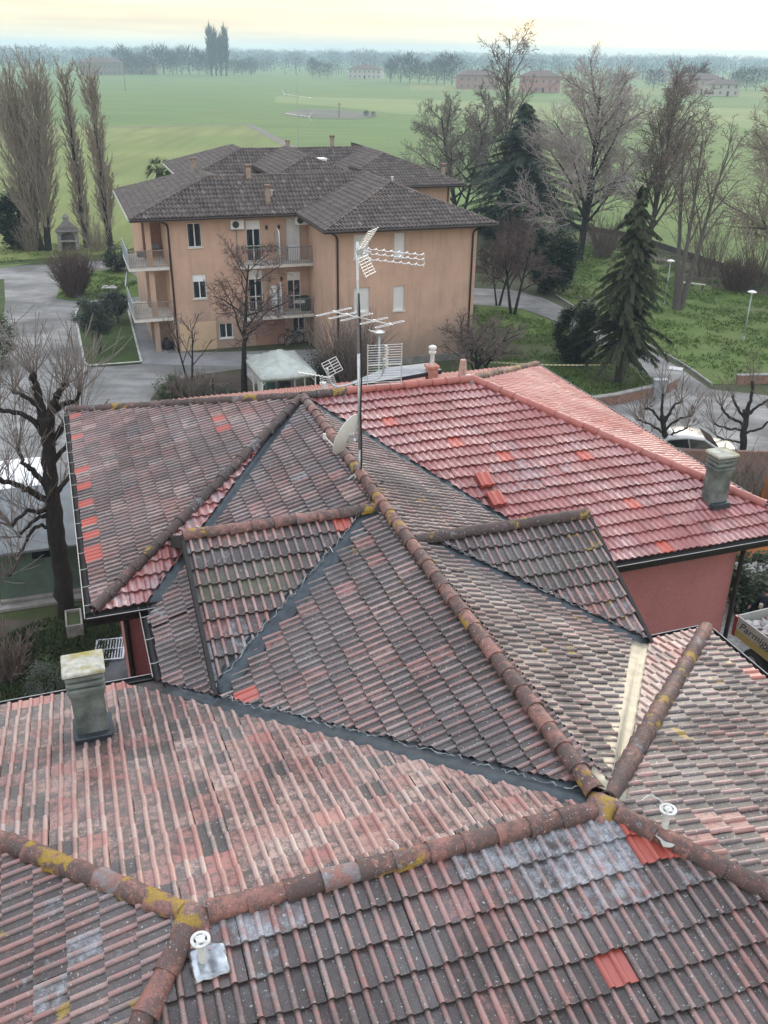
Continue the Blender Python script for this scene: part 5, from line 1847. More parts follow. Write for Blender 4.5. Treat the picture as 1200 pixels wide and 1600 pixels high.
# raised stair-hall roof in the middle
H2 = 1.15
flat_roof_tiles(RB, [('ml', (8.3, 0), (-1, 0), 10.05, .40, 2.9, [(8.3, -4.6), (8.3, 2.6), (5.4, 2.6), (5.4, -6.4)]),
                     ('mr', (8.3, 0), (1, 0), 10.05, .40, 2.9, [(8.3, -4.6), (11.2, -6.4), (11.2, 2.6), (8.3, 2.6)]),
                     ('mf', (8.3, -4.6), (0, -1), 10.05, .644, 1.8, [(8.3, -4.6), (5.4, -6.4), (11.2, -6.4)])], 'stair_roof')
mb = MB(); mb.box(5.9, 10.7, -5.9, .8, -.1, 8.72); mb.build('wall', M_OCHRE, RB)
mb = MB()
mb.col = (.6, .8, .4, 0)
ridge_run(RB, [(5.4, -6.4, 8.89), (8.3, -4.6, 10.05), (8.3, 2.6, 10.05)])
mb = MB(); mb.bevbox(9.15, 9.75, -4.5, -3.7, 9.70, 9.86, .02, None); sk = mb.build('skylight', plain('skylight_glass', (.70, .74, .76), .2), RB)
for a, b, z, h in ((8.55, 2.7, ZRF, .75), (12.2, 3.0, ZRF, 1.1), (19.3, -3.0, ZE + .1, 1.3)):
    small_chimney(RB, a, b, z, h)
# roof aerial
AE = empty('antenna_mast', RB.location + Matrix.Rotation(PHI, 3, 'Z') @ Vector((10.2, 6.0, ZRF - .5)))
tag(AE, 'thin television aerial rising above the roof of the rear block against the field', 'antenna')
mb = MB(); mb.tube([(0, 0, 0), (0, 0, 5.2)], .03, 6); mb.build('pole', M_GALV, AE)
mb = MB()
for z, l in ((4.1, 1.0), (2.7, .9)):
    mb.tube([(-l, .2, z + .1), (l, -.2, z - .1)], .016, 5)
    for k in range(7):
        t = -1 + k / 3
        mb.tube([(l * t - .06, -.2 * t - .35, z - .1 * t), (l * t + .06, -.2 * t + .35, z - .1 * t)], .012, 4)
for s in (-1, 1):
    mb.tube([(-1.0, .2, 4.2), (-1.3, .2 + .3 * s, 4.2 + .35 * s)], .018, 4)
    mb.tube([(.9, -.2, 2.6), (1.2, -.2 + .3 * s, 2.6 + .35 * s)], .018, 4)
mb.build('elements', M_GALV, AE)
# ================================================================== trees and shrubs
def bark(name, c0, c1, scale=9.0):
    n = NT(name)
    p = n.pos()
    f = n.noise(n.map(p, (1, 1, .35)), scale, 6, .7)
    n.bsdf(n.ramp(f, [(.3, c0), (.7, c1)]), .9, 0, .2, n.bump(f, .5, .03))
    return n.m
M_BARK_DARK = bark('bark_dark', (.014, .012, .011), (.042, .035, .030))
M_BARK_GREY = bark('bark_grey', (.075, .068, .060), (.15, .135, .12))
M_BARK_BROWN = bark('bark_brown', (.055, .042, .034), (.115, .090, .072))
M_TWIG_POPLAR = bark('twig_poplar', (.19, .16, .125), (.34, .29, .23))
M_TWIG_GREY = bark('twig_grey', (.13, .113, .10), (.25, .215, .19))
M_TWIG_BROWN = bark('twig_brown', (.115, .09, .077), (.225, .18, .152))
M_TWIG_RED = bark('twig_red', (.085, .055, .048), (.16, .11, .098))
M_TWIG_PALE = bark('twig_pale', (.24, .205, .19), (.42, .37, .345))
def leafmat(name, c0, c1, c2, rough=.6):
    n = NT(name)
    f = n.noise(n.pos(), 2.3, 5, .65)
    g = n.noise(n.pos(), 23.0, 3, .6)
    c = n.ramp(n.math('ADD', n.math('MULTIPLY', f, .7), n.math('MULTIPLY', g, .3)), [(.32, c0), (.5, c1), (.70, c2)])
    b = n.bsdf(c, rough, 0, .35)
    tr = n.node('ShaderNodeBsdfTranslucent'); n.put(tr.inputs[0], c)
    mx = n.node('ShaderNodeMixShader'); mx.inputs[0].default_value = .25
    n.t.links.new(b.outputs[0], mx.inputs[1]); n.t.links.new(tr.outputs[0], mx.inputs[2]); n.t.links.new(mx.outputs[0], n.o.inputs['Surface'])
    return n.m
M_NEEDLE_DARK = leafmat('needles_dark', (.014, .027, .014), (.028, .046, .022), (.052, .074, .036))
M_NEEDLE = leafmat('needles_green', (.026, .038, .017), (.052, .066, .027), (.095, .105, .048))
M_LEAF_DARK = leafmat('leaf_dark', (.012, .024, .009), (.024, .042, .013), (.045, .070, .022), .45)
M_LEAF_OLIVE = leafmat('leaf_olive', (.035, .048, .036), (.065, .082, .062), (.11, .13, .10))
M_LEAF_MID = leafmat('leaf_mid', (.028, .045, .014), (.055, .082, .022), (.095, .125, .04))
M_PALM = leafmat('leaf_palm', (.020, .038, .014), (.04, .068, .022), (.08, .11, .045))

def frame_of(d):
    a = d.orthogonal().normalized()
    return a, d.cross(a)
def stick(mb, pts, rad, n=3):
    o = len(mb.v)
    m = len(pts)
    for i in range(m):
        d = pts[min(i + 1, m - 1)] - pts[max(i - 1, 0)]
        a = Vector((d.y, -d.x, 0.0))
        if a.length < 1e-5:
            a = Vector((1, 0, 0))
        a.normalize()
        b = d.cross(a); b.normalize()
        r = rad[i]
        p = pts[i]
        for j in range(n):
            t = 6.2831853 * j / n
            c, s = math.cos(t) * r, math.sin(t) * r
            mb.v.append((p.x + a.x * c + b.x * s, p.y + a.y * c + b.y * s, p.z + a.z * c + b.z * s))
    for i in range(m - 1):
        for j in range(n):
            k = (j + 1) % n
            mb.f.append((o + i * n + j, o + i * n + k, o + (i + 1) * n + k, o + (i + 1) * n + j))
            mb.mi.append(0)

def grow(rg, mbs, p, d, L, r, lvl, P):
    """one branch and everything that grows from it. P: per-level settings"""
    S = P[lvl]
    seg = max(2, min(9, int(L / S.get('seg', .6))))
    pts, rad = [p.copy()], [r]
    dirs = [d.copy()]
    d00 = d.copy()
    r1 = r * S.get('taper', .35)
    wob = S.get('wob', .12)
    trop = S.get('trop', 0.0)
    for i in range(seg):
        d = d + Vector((rg.gauss(0, wob), rg.gauss(0, wob), rg.gauss(0, wob))) + Vector((0, 0, trop))
        if S.get('trunk'):
            d = d * .9 + d00 * .1
        d.normalize()
        p = p + d * (L / seg)
        pts.append(p.copy()); dirs.append(d.copy())
        rad.append(max(S.get('rmin', .006), r + (r1 - r) * (i + 1) / seg))
    stick(mbs[0 if S.get('trunk') or S.get('limb') else 1], pts, rad, S.get('sides', 3))
    if lvl + 1 < len(P):
        n = S['n'] if isinstance(S['n'], int) else rg.randint(*S['n'])
        t0 = S.get('t0', .25)
        for k in range(n):
            t = t0 + (1 - t0) * ((k + rg.random()) / n)
            if S.get('tip') and k < S['tip']:
                t = .97 + .03 * rg.random()
            x = t * seg
            i = min(seg - 1, int(x))
            q = pts[i].lerp(pts[i + 1], x - i)
            bd = dirs[i + 1]
            a, b = frame_of(bd)
            az = k * 2.39996 + rg.uniform(-.7, .7)
            ang = math.radians(rg.uniform(*S['ang']))
            nd = bd * math.cos(ang) + (a * math.cos(az) + b * math.sin(az)) * math.sin(ang)
            ll = L * rg.uniform(*S['len']) * (1 - S.get('fall', .5) * t) if 'len' in S else rg.uniform(*S['alen'])
            rr = min(rad[i] * .8, S.get('rr', .5) * rad[i] + .003)
            grow(rg, mbs, q, nd, ll, max(rr, P[lvl + 1].get('rmin', .006)), lvl + 1, P)

def place(base, topy=None, topx=None):
    b = at(base[0], base[1], 0)
    dist = math.hypot(b.x, b.y)
    h = atd(topx if topx is not None else base[0], topy, dist).z if topy is not None else 0
    return b, h
def tree(name, base, topy, P, seed, bm, tm, label, group, r=.2, lean=(0, 0), scaleh=1.0, loc=None, h=None, stems=1, spread=.35, cat='tree', trunk_frac=.9):
    if loc is None:
        loc, h = place(base, topy)
    rg = random.Random(seed)
    e = empty(name, loc)
    tag(e, label, cat, group)
    k_ = max(1.0, math.hypot(loc.x, loc.y) / 58)
    P = [dict(S, rmin=S.get('rmin', .006) * k_) for S in P]
    mbs = [MB(), MB()]
    for s in range(stems):
        d = Vector((lean[0], lean[1], 1)).normalized()
        o = Vector((0, 0, -.05))
        if stems > 1:
            a = 6.28 * s / stems + rg.uniform(-.4, .4)
            d = Vector((math.cos(a) * spread * rg.uniform(.4, 1), math.sin(a) * spread * rg.uniform(.4, 1), 1)).normalized()
            o = Vector((math.cos(a) * r * .8, math.sin(a) * r * .8, -.05))
        grow(rg, mbs, o, d, h * trunk_frac * rg.uniform(.88, 1.0) if stems > 1 else h * trunk_frac, r * (1 if stems == 1 else rg.uniform(.6, 1)), 0, P)
    t = mbs[0].build('trunk', bm, e, True)
    mbs[1].build('crown', tm, e)
    return e

# --- three bare Lombardy poplars on the left
POP = [dict(trunk=1, sides=7, n=70, t0=.07, ang=(12, 24), len=(.30, .46), fall=.30, wob=.012, taper=.12, seg=2.0, rr=.34),
       dict(n=(9, 12), t0=.15, ang=(12, 28), len=(.32, .55), fall=.3, wob=.04, trop=.05, taper=.3, seg=1.0, rr=.5, sides=4, rmin=.024),
       dict(n=(2, 3), t0=.2, ang=(10, 26), len=(.35, .6), fall=.3, wob=.05, trop=.07, taper=.4, seg=.7, rr=.6, rmin=.013),
       dict(wob=.07, trop=.06, taper=.6, seg=.5, rmin=.012)]
tree('poplar_tree', (70, 392), 112, POP, 11, M_BARK_DARK, M_TWIG_POPLAR, 'widest bare columnar poplar, leftmost of the three beside the field', 'bare poplars by the field', .42, lean=(-.01, 0), stems=2, spread=.10)
def pvar(lo, hi, n):
    Q = [dict(x) for x in POP]
    Q[0].update(len=(lo, hi), n=n)
    return Q
tree('poplar_tree', (137, 387), 100, pvar(.14, .24, 56), 12, M_BARK_DARK, M_TWIG_POPLAR, 'slim bare poplar in the middle of the three beside the field', 'bare poplars by the field', .36)
tree('poplar_tree', (172, 386), 112, pvar(.18, .28, 60), 13, M_BARK_DARK, M_TWIG_POPLAR, 'bare poplar nearest the flats, rightmost of the three beside the field', 'bare poplars by the field', .36)

ROUND = [dict(trunk=1, sides=8, n=24, t0=.18, ang=(32, 66), len=(.48, .68), fall=.55, wob=.018, taper=.18, seg=1.0, rr=.5),
         dict(n=(9, 12), t0=.2, ang=(24, 52), len=(.38, .62), fall=.4, wob=.09, trop=.018, taper=.3, seg=.7, sides=5, rmin=.02, rr=.55, limb=1),
         dict(n=(7, 9), t0=.12, ang=(22, 52), len=(.36, .62), fall=.4, wob=.10, trop=.015, taper=.4, seg=.5, sides=3, rmin=.012, rr=.6),
         dict(n=(3, 5), t0=.1, ang=(22, 52), len=(.45, .75), fall=.4, wob=.12, trop=.01, taper=.5, seg=.4, sides=3, rmin=.009, rr=.7),
         dict(wob=.12, taper=.6, seg=.35, rmin=.008)]
def variant(P, **kw):
    Q = [dict(x) for x in P]
    for k, v in kw.items():
        lvl, key = int(k[1]), k[3:]
        Q[lvl][key] = v
    return Q
TALL = variant(ROUND, l0_n=22, l0_ang=(18, 40), l0_len=(.25, .42), l0_fall=.35, l0_t0=.16, l1_n=(6, 8), l2_n=(5, 7))
bare = 'bare trees right of the flats'
tree('bare_tree', (718, 345), 138, variant(ROUND, l0_n=18, l0_t0=.12), 21, M_BARK_DARK, M_TWIG_GREY, 'round bare tree rising behind the right end of the rear block', bare, .30, stems=2, spread=.25)
tree('bare_tree', (782, 345), 64, TALL, 22, M_BARK_BROWN, M_TWIG_BROWN, 'tallest slender bare tree, just left of the dark conifer', bare, .30)
tree('bare_tree', (1010, 405), 130, variant(ROUND, l0_ang=(22, 42), l0_len=(.4, .6)), 24, M_BARK_BROWN, M_TWIG_BROWN, 'tall bare tree behind the pale flowering one, its fine twigs showing against the field', bare, .28)
tree('bare_tree', (1058, 484), 168, variant(ROUND, l0_n=9, l0_ang=(14, 30), l0_t0=.4, l0_len=(.3, .5), l1_n=(5, 7), l2_n=(4, 6), l3_n=(2, 3)), 25, M_BARK_GREY, M_TWIG_BROWN, 'bare tree with several upright grey stems on the grassy bank by the bench', bare, .24, stems=3, spread=.16)
tree('bare_tree', (1212, 450), 128, variant(ROUND, l0_n=26, l0_ang=(38, 75), l0_len=(.5, .72), l0_t0=.14), 26, M_BARK_BROWN, M_TWIG_POPLAR, 'large spreading bare tree at the picture edge above the brown shrub', bare, .38)
# pale budding tree
PALE = variant(ROUND, l0_n=28, l0_t0=.16, l0_ang=(28, 64), l1_n=(11, 14), l2_n=(8, 10), l3_n=(3, 4))
pt = tree('budding_tree', (905, 408), 118, PALE, 23, M_BARK_DARK, M_TWIG_PALE, 'broad pale tree covered in whitish buds on the grassy bank', None, .34)
loc, h = place((905, 408), 118)
cr_mesh = pt.children[1].data
co = np.empty(len(cr_mesh.vertices) * 3, dtype=np.float32); cr_mesh.vertices.foreach_get('co', co); co = co.reshape(-1, 3)
rg = random.Random(5); mb = MB()
for _ in range(46000):
    p = co[rg.randrange(len(co) // 3, len(co))]
    s = rg.uniform(.03, .07)
    a, b = rg.uniform(0, 6.28), rg.uniform(-1, 1)
    u_ = Vector((math.cos(a), math.sin(a), b)) * s
    w_ = Vector((-math.sin(a), math.cos(a), rg.uniform(-1, 1))) * s
    q = Vector(p)
    mb.add([q - u_, q + w_, q + u_, q - w_], [(0, 1, 2, 3)])
mb.build('buds', plain('pale_bud', (.46, .40, .38), .8, 0, .25, 3), pt)

# --- trees close to the flats
FRONT = variant(ROUND, l0_n=12, l0_t0=.36, l0_ang=(35, 68), l0_len=(.50, .66), l0_wob=.05, l1_wob=.12, l2_wob=.15, l1_n=(7, 9), l2_n=(5, 7), l3_n=(2, 3))
tree('bare_tree', (382, 619), 388, FRONT, 31, M_BARK_DARK, M_TWIG_RED, 'bare tree with dark trunk and dense crown in front of the corner balconies', 'bare trees in front of the flats', .19)
tree('bare_tree', (298, 604), 492, variant(ROUND, l0_n=6, l0_t0=.35, l0_ang=(15, 35), l1_n=(3, 5), l2_n=(2, 4), l3_n=(1, 2)), 32, M_BARK_DARK, M_TWIG_BROWN, 'small forked bare tree at the edge of the planting bed', 'bare trees in front of the flats', .10, stems=2, spread=.2)
SMALL = variant(ROUND, l0_n=10, l0_t0=.35, l0_ang=(30, 60), l0_len=(.5, .7), l1_n=(7, 9), l2_n=(6, 8))
tree('bare_tree', (778, 478), 372, SMALL, 33, M_BARK_DARK, M_TWIG_RED, 'smaller of two reddish bare trees standing by the road bend', 'pair of bare trees by the road bend', .12, stems=2, spread=.2)
tree('bare_tree', (801, 492), 368, SMALL, 34, M_BARK_DARK, M_TWIG_RED, 'larger of two reddish bare trees standing by the road bend', 'pair of bare trees by the road bend', .14, stems=2, spread=.25)
tree('bare_shrub', (745, 588), 492, variant(ROUND, l0_n=11, l0_t0=.12, l0_ang=(30, 70), l0_len=(.6, .9), l1_n=(6, 8), l2_n=(5, 7)), 35, M_BARK_DARK, M_TWIG_BROWN, 'low wide bare shrub below the right corner of the flats', 'bare shrubs around the flats', .12, stems=4, spread=.7, cat='shrub')

# --- pollarded trees: thick knobbed arms with sheaves of thin shoots
def pollard(base, arms, loc_h, seed, r, label, tm, bm, shoot=(.8, 1.9), nshoot=(9, 15), rmin=.010):
    rg = random.Random(seed)
    loc = at(base[0], base[1], 0)
    dist = math.hypot(loc.x, loc.y)
    e = empty('pollarded_tree', loc)
    tag(e, label, 'tree', 'pollarded trees')
    T, Cn = MB(), MB()
    def P(x, y, dd=0.0):
        return atd(x, y, dist + dd) - loc
    def shoots(p, d, n, k=1.0):
        for _ in range(n):
            q = (d * .5 + Vector((rg.gauss(0, .55), rg.gauss(0, .55), .75 + rg.gauss(0, .3)))).normalized()
            L = rg.uniform(*shoot) * k
            pts = [p]
            dd = q.copy()
            for i in range(4):
                dd = (dd + Vector((rg.gauss(0, .08), rg.gauss(0, .08), .10))).normalized()
                pts.append(pts[-1] + dd * L / 4)
            r0 = rg.uniform(.010, .018)
            stick(Cn, pts, [max(rmin, r0 * (1 - .16 * i)) for i in range(5)], 3)
            for _k in range(rg.randint(0, 3)):
                i = rg.randint(1, 3)
                s = (pts[i + 1] - pts[i]).normalized() + Vector((rg.gauss(0, .5), rg.gauss(0, .5), rg.gauss(.1, .3)))
                s.normalize()
                stick(Cn, [pts[i], pts[i] + s * L * .25, pts[i] + s * L * .45 + Vector((0, 0, .05))], [rmin, rmin, rmin * .8], 3)
    for (pts, r0, r1) in arms:
        W = catmull([P(*p) for p in pts], 5)
        n = len(W)
        rad = []
        for i in range(n):
            t = i / (n - 1)
            rr = (r0 + (r1 - r0) * t) * r
            rad.append(rr * (1 + .14 * rg.uniform(-1, 1)))
        for i in range(1, n - 1):
            W[i] = W[i] + Vector((rg.gauss(0, .02), rg.gauss(0, .02), rg.gauss(0, .02)))
        rad[-1] *= 1.5; rad[-2] *= 1.25
        T.tube(W, rad, 9)
        d = (W[-1] - W[-3]).normalized()
        if r1 < .8:
            shoots(W[-1], d, rg.randint(*nshoot))
            for i in range(int(n * .4), n - 1, 2):
                if rg.random() < .55:
                    shoots(W[i] + Vector((0, 0, rad[i] * .7)), Vector((0, 0, .6)), rg.randint(1, 4), .75)
    T.build('trunk', bm, e, True)
    Cn.build('crown', tm, e)
    return e
pollard((104, 962), [
    ([(104, 962), (98, 900), (88, 830), (80, 760), (76, 700), (72, 650)], 1.25, .78),
    ([(72, 660), (62, 630), (56, 600), (50, 585)], .62, .34), ([(74, 655), (84, 632), (92, 612), (104, 600)], .6, .3),
    ([(76, 700), (96, 668), (112, 655), (126, 650, .4)], .42, .22), ([(74, 690), (50, 655), (25, 645), (-4, 640)], .44, .24),
    ([(78, 730), (108, 690), (122, 680, -.4)], .36, .2), ([(80, 768), (50, 735), (36, 722), (28, 700, .5)], .42, .2),
    ([(82, 785), (50, 768), (25, 757), (-6, 752, -.5)], .46, .26), ([(84, 775), (100, 755), (118, 735, .6)], .40, .2),
    ([(84, 790), (60, 800), (40, 800), (18, 822, -.8)], .36, .18), ([(85, 800), (66, 806), (48, 818), (30, 838, .8)], .34, .16),
    ([(86, 825), (60, 822), (45, 838), (30, 870), (14, 900, -.6)], .30, .14), ([(66, 640), (40, 620), (22, 612, .8)], .34, .18),
    ([(80, 645), (100, 632), (118, 625, -.6), (124, 612, -.8)], .36, .18)],
    None, 41, .24, 'big dark pollarded tree between the shed and the tiled roof', M_TWIG_GREY, M_BARK_DARK, shoot=(.9, 2.2), nshoot=(12, 18))
pollard((1042, 728), [
    ([(1042, 728), (1040, 690), (1036, 650)], 1.1, .8), ([(1036, 655), (1034, 632), (1036, 616)], .6, .3), ([(1038, 660), (1052, 636), (1064, 628, .3)], .55, .3),
    ([(1036, 660), (1020, 642), (1008, 638, -.3)], .5, .28), ([(1038, 672), (1060, 655), (1080, 650, .6)], .45, .25), ([(1036, 676), (1014, 662), (996, 655, .6)], .42, .24),
    ([(1038, 684), (1058, 676), (1074, 668, -.7)], .4, .2), ([(1037, 690), (1018, 684), (1004, 668, -.6)], .4, .2)],
    None, 42, .14, 'smaller pollarded tree in front of the parked silver car', M_TWIG_BROWN, M_BARK_DARK, shoot=(.7, 1.5), nshoot=(7, 11), rmin=.012)
pollard((1160, 720), [
    ([(1160, 720), (1162, 680), (1166, 640)], 1.1, .8), ([(1166, 645), (1174, 620), (1176, 596)], .6, .34), ([(1166, 650), (1186, 634), (1206, 622, .4)], .5, .3),
    ([(1165, 655), (1150, 634), (1146, 618, .3)], .5, .3), ([(1164, 664), (1140, 652), (1128, 636, -.4)], .5, .26), ([(1164, 672), (1136, 670), (1116, 662, .6)], .45, .24),
    ([(1163, 676), (1190, 668), (1210, 650, -.6)], .4, .22), ([(1162, 690), (1140, 688), (1120, 682, -.5)], .36, .2)],
    None, 43, .155, 'larger pollarded tree with curling arms at the picture edge beyond the red roof', M_TWIG_BROWN, M_BARK_DARK, shoot=(.7, 1.5), nshoot=(7, 11), rmin=.012)

# --- bushy evergreen masses: leaves spread through clumps
def leaf_mass(mb, rg, c, rad, n, size, clumps=40, shell=.55, flat=.5, droop=0.0):
    cs = []
    for _ in range(clumps):
        while True:
            q = Vector((rg.uniform(-1, 1), rg.uniform(-1, 1), rg.uniform(-1, 1)))
            if shell < q.length < 1:
                break
        k = rg.uniform(.16, .34)
        cs.append((q, k))
    for _ in range(n):
        q, k = rg.choice(cs)
        p = q + Vector((rg.gauss(0, 1), rg.gauss(0, 1), rg.gauss(0, .8))) * k * .55
        p = Vector((c[0] + p.x * rad[0], c[1] + p.y * rad[1], c[2] + p.z * rad[2]))
        a = rg.uniform(0, 6.283)
        s = size * rg.uniform(.6, 1.4)
        d = Vector((math.cos(a), math.sin(a), rg.uniform(-.6, .8) - droop)).normalized() * s
        w = Vector((-math.sin(a), math.cos(a), rg.uniform(-.5, .5))).normalized() * s * flat
        mb.add([p, p + d * .5 + w * .5, p + d, p + d * .5 - w * .5], [(0, 1, 2, 3)])
def evergreen_bush(name, base, topy, width, lm, n, size, seed, label, group=None, loc=None, h=None, sq=1.0, cat='shrub', stem=True, clumps=46):
    if loc is None:
        loc, h = place(base, topy)
    rg = random.Random(seed)
    dist = math.hypot(loc.x, loc.y)
    w = width * math.hypot(dist, CAM_H) / F_PX / 2
    e = empty(name, loc)
    tag(e, label, cat, group)
    mb = MB()
    leaf_mass(mb, rg, (0, 0, h * .52), (w, w * .9, h * .50 * sq), n, size, clumps)
    leaf_mass(mb, rg, (0, 0, h * .30), (w * .9, w * .8, h * .30), n // 3, size, 20)
    mb.build('foliage', lm, e)
    if stem:
        s = MB()
        for k in range(5):
            a = rg.uniform(0, 6.28)
            s.tube([(0, 0, -.05), (math.cos(a) * w * .3, math.sin(a) * w * .3, h * .4), (math.cos(a) * w * .5, math.sin(a) * w * .5, h * .8)], [.06, .04, .015], 5)
        s.build('stem', M_BARK_DARK, e)
    return e
evergreen_bush('evergreen_shrub', (898, 568), 470, 62, M_LEAF_DARK, 9500, .22, 51, 'dense dark upright shrub just left of the drooping spruce', 'dark evergreen shrubs')
evergreen_bush('evergreen_shrub', (858, 458), 352, 72, M_NEEDLE_DARK, 10000, .30, 52, 'dark rounded evergreen behind the pair of reddish bare trees', 'dark evergreen shrubs')
evergreen_bush('evergreen_shrub', (36, 388), 300, 56, M_LEAF_DARK, 8000, .36, 53, 'dark evergreen bush at the foot of the leftmost poplar', 'dark evergreen shrubs')
evergreen_bush('evergreen_shrub', (-8, 575), 480, 60, M_LEAF_MID, 4000, .17, 54, 'leafy green bush cut by the picture edge beside the gravel yard', 'dark evergreen shrubs')
evergreen_bush('evergreen_shrub', (1180, 958), 872, 130, M_LEAF_DARK, 9500, .16, 55, 'dark hedge bush behind the tipper truck', 'dark evergreen shrubs')
evergreen_bush('evergreen_shrub', (184, 424), 384, 42, M_LEAF_DARK, 2600, .18, 56, 'small round shrub by the left end of the flats', 'dark evergreen shrubs')
evergreen_bush('leafy_shrub', (86, 1120), 1040, 70, M_LEAF_OLIVE, 3000, .075, 57, 'grey green leafy shrub in the garden below the big chimney', 'garden shrubs')
evergreen_bush('leafy_shrub', (530, 600), 548, 95, M_LEAF_DARK, 3600, .15, 58, 'dark green shrub between the gazebo and the antenna panel', 'garden shrubs')
evergreen_bush('leafy_shrub', (268, 628), 588, 50, M_LEAF_MID, 1800, .12, 59, 'low green shrub at the corner of the planting bed', 'garden shrubs')
evergreen_bush('leafy_shrub', (332, 634), 604, 80, M_LEAF_DARK, 2200, .11, 60, 'spreading ground plants under the small forked tree', 'garden shrubs')
evergreen_bush('evergreen_shrub', (790, 385), 318, 74, M_NEEDLE_DARK, 8000, .4, 63, 'dark evergreen thicket at the foot of the tall conifer', 'dark evergreen shrubs')
# olives on the island
def olive(base, topy, width, seed, label):
    loc, h = place(base, topy)
    rg = random.Random(seed)
    e = empty('olive_tree', loc); tag(e, label, 'tree', 'olive trees on the island')
    w = width * math.hypot(loc.x, loc.y) / F_PX / 2
    mb = MB()
    for k in range(3):
        a = rg.uniform(0, 6.28)
        mb.tube([(math.cos(a) * .06, math.sin(a) * .06, -.05), (math.cos(a) * .12, math.sin(a) * .12, h * .3), (math.cos(a) * w * .5, math.sin(a) * w * .5, h * .7)], [.08, .06, .03], 6)
    mb.build('trunk', M_BARK_GREY, e, True)
    mb = MB(); leaf_mass(mb, rg, (0, 0, h * .66), (w, w, h * .36), 8500, .16, 60, .2, .35)
    mb.build('crown', M_LEAF_OLIVE, e)
olive((156, 553), 462, 58, 1, 'nearer rounded olive tree on the kerbed grass island')
olive((183, 506), 458, 46, 2, 'farther rounded olive tree on the kerbed grass island')
# --- conifers
def spruce(base, topy, width, seed, lm, label, droop=.5, nb=150, t0=.12, gap=0.0, leaf=.26, hang0=.35, hang1=1.3, dens=1.0):
    loc, h = place(base, topy)
    rg = random.Random(seed)
    e = empty('spruce_tree', loc); tag(e, label, 'tree', 'conifers right of the flats')
    w = width * math.hypot(loc.x, loc.y) / F_PX / 2
    T = MB(); T.tube([(0, 0, -.1), (0.05, 0, h * .3), (0, .03, h * .7), (0, 0, h)], [h * .024, h * .018, h * .009, .02], 9)
    Lf, Br = MB(), MB()
    for k in range(nb):
        t = t0 + (1 - t0) * (k + rg.random()) / nb
        if rg.random() < gap:
            continue
        z = h * t
        L = w * min(1, (1 - t) * 1.25) ** .8 * rg.uniform(.30, 1.12) * (1 if t > .28 else .8) * (1 + .22 * math.sin(t * 23 + seed) ) + .15
        a = rg.uniform(0, 6.283)
        dx, dy = math.cos(a), math.sin(a)
        pts = []
        for i in range(6):
            s = i / 5
            zz = z + L * (.10 * s - droop * s * s + .12 * s ** 3)
            pts.append(Vector((dx * L * s, dy * L * s, zz)))
        stick(Br, pts, [.035 * (1 - .7 * i / 5) for i in range(6)], 3)
        m = int(dens * (14 + 26 * L))
        for j in range(m):
            s = rg.uniform(.12, 1)
            i = min(4, int(s * 5))
            q = pts[i].lerp(pts[i + 1], s * 5 - i)
            side = rg.choice((-1, 1))
            l = leaf * rg.uniform(.5, 1.5) * (1.3 - .5 * s)
            hang = rg.uniform(hang0, hang1)
            d = Vector((dx * .5 - dy * side * rg.uniform(.2, 1), dy * .5 + dx * side * rg.uniform(.2, 1), -hang)).normalized() * l
            wv = Vector((-dy, dx, rg.uniform(-.4, .4))).normalized() * l * rg.uniform(.12, .22)
            Lf.add([q - wv * .6, q + d * .55 + wv, q + d, q + d * .5 - wv], [(0, 1, 2, 3)])
    T.build('trunk', M_BARK_GREY, e, True)
    Br.build('branches', M_BARK_DARK, e)
    Lf.build('crown', lm, e)
    return e
spruce((966, 597), 288, 168, 1, M_NEEDLE, 'drooping spruce with thin hanging branches standing on the lawn by the road', .62, 340, .14, .08, .25, .8, 2.6, 2.6)
spruce((808, 368), 160, 235, 2, M_NEEDLE_DARK, 'tall dense dark conifer behind the right corner of the flats', .40, 300, .02, 0, .50, .2, 1.0, 1.5)
# palm behind the front block
loc = at(246, 262, 6.6); loc.z = 0
e = empty('palm_tree', loc); tag(e, 'palm with spiky fan crown behind the left end of the flats', 'tree')
mb = MB(); mb.tube([(0, 0, -.1), (.05, 0, 3), (0, 0, 6.4)], [.22, .2, .22], 10); mb.build('trunk', M_BARK_BROWN, e, True)
rg = random.Random(9); mb = MB()
for k in range(34):
    a, el = rg.uniform(0, 6.28), rg.uniform(-.5, 1.2)
    d = Vector((math.cos(a) * math.cos(el), math.sin(a) * math.cos(el), math.sin(el)))
    b0 = Vector((0, 0, 6.4)); b1 = b0 + d * rg.uniform(.7, 1.1)
    stick(mb, [b0, b1], [.03, .02], 3)
    s1, s2 = frame_of(d)
    for j in range(13):
        f = -1.2 + 2.4 * j / 12
        q = (d * math.cos(f) + s1 * math.sin(f)).normalized()
        L = rg.uniform(.65, .85)
        wv = d.cross(s1) * .03 + s1 * .035
        mb.add([b1 - wv, b1 + wv, b1 + q * L + Vector((0, 0, -.22 * L))], [(0, 1, 2)])
mb.build('crown', M_PALM, e)
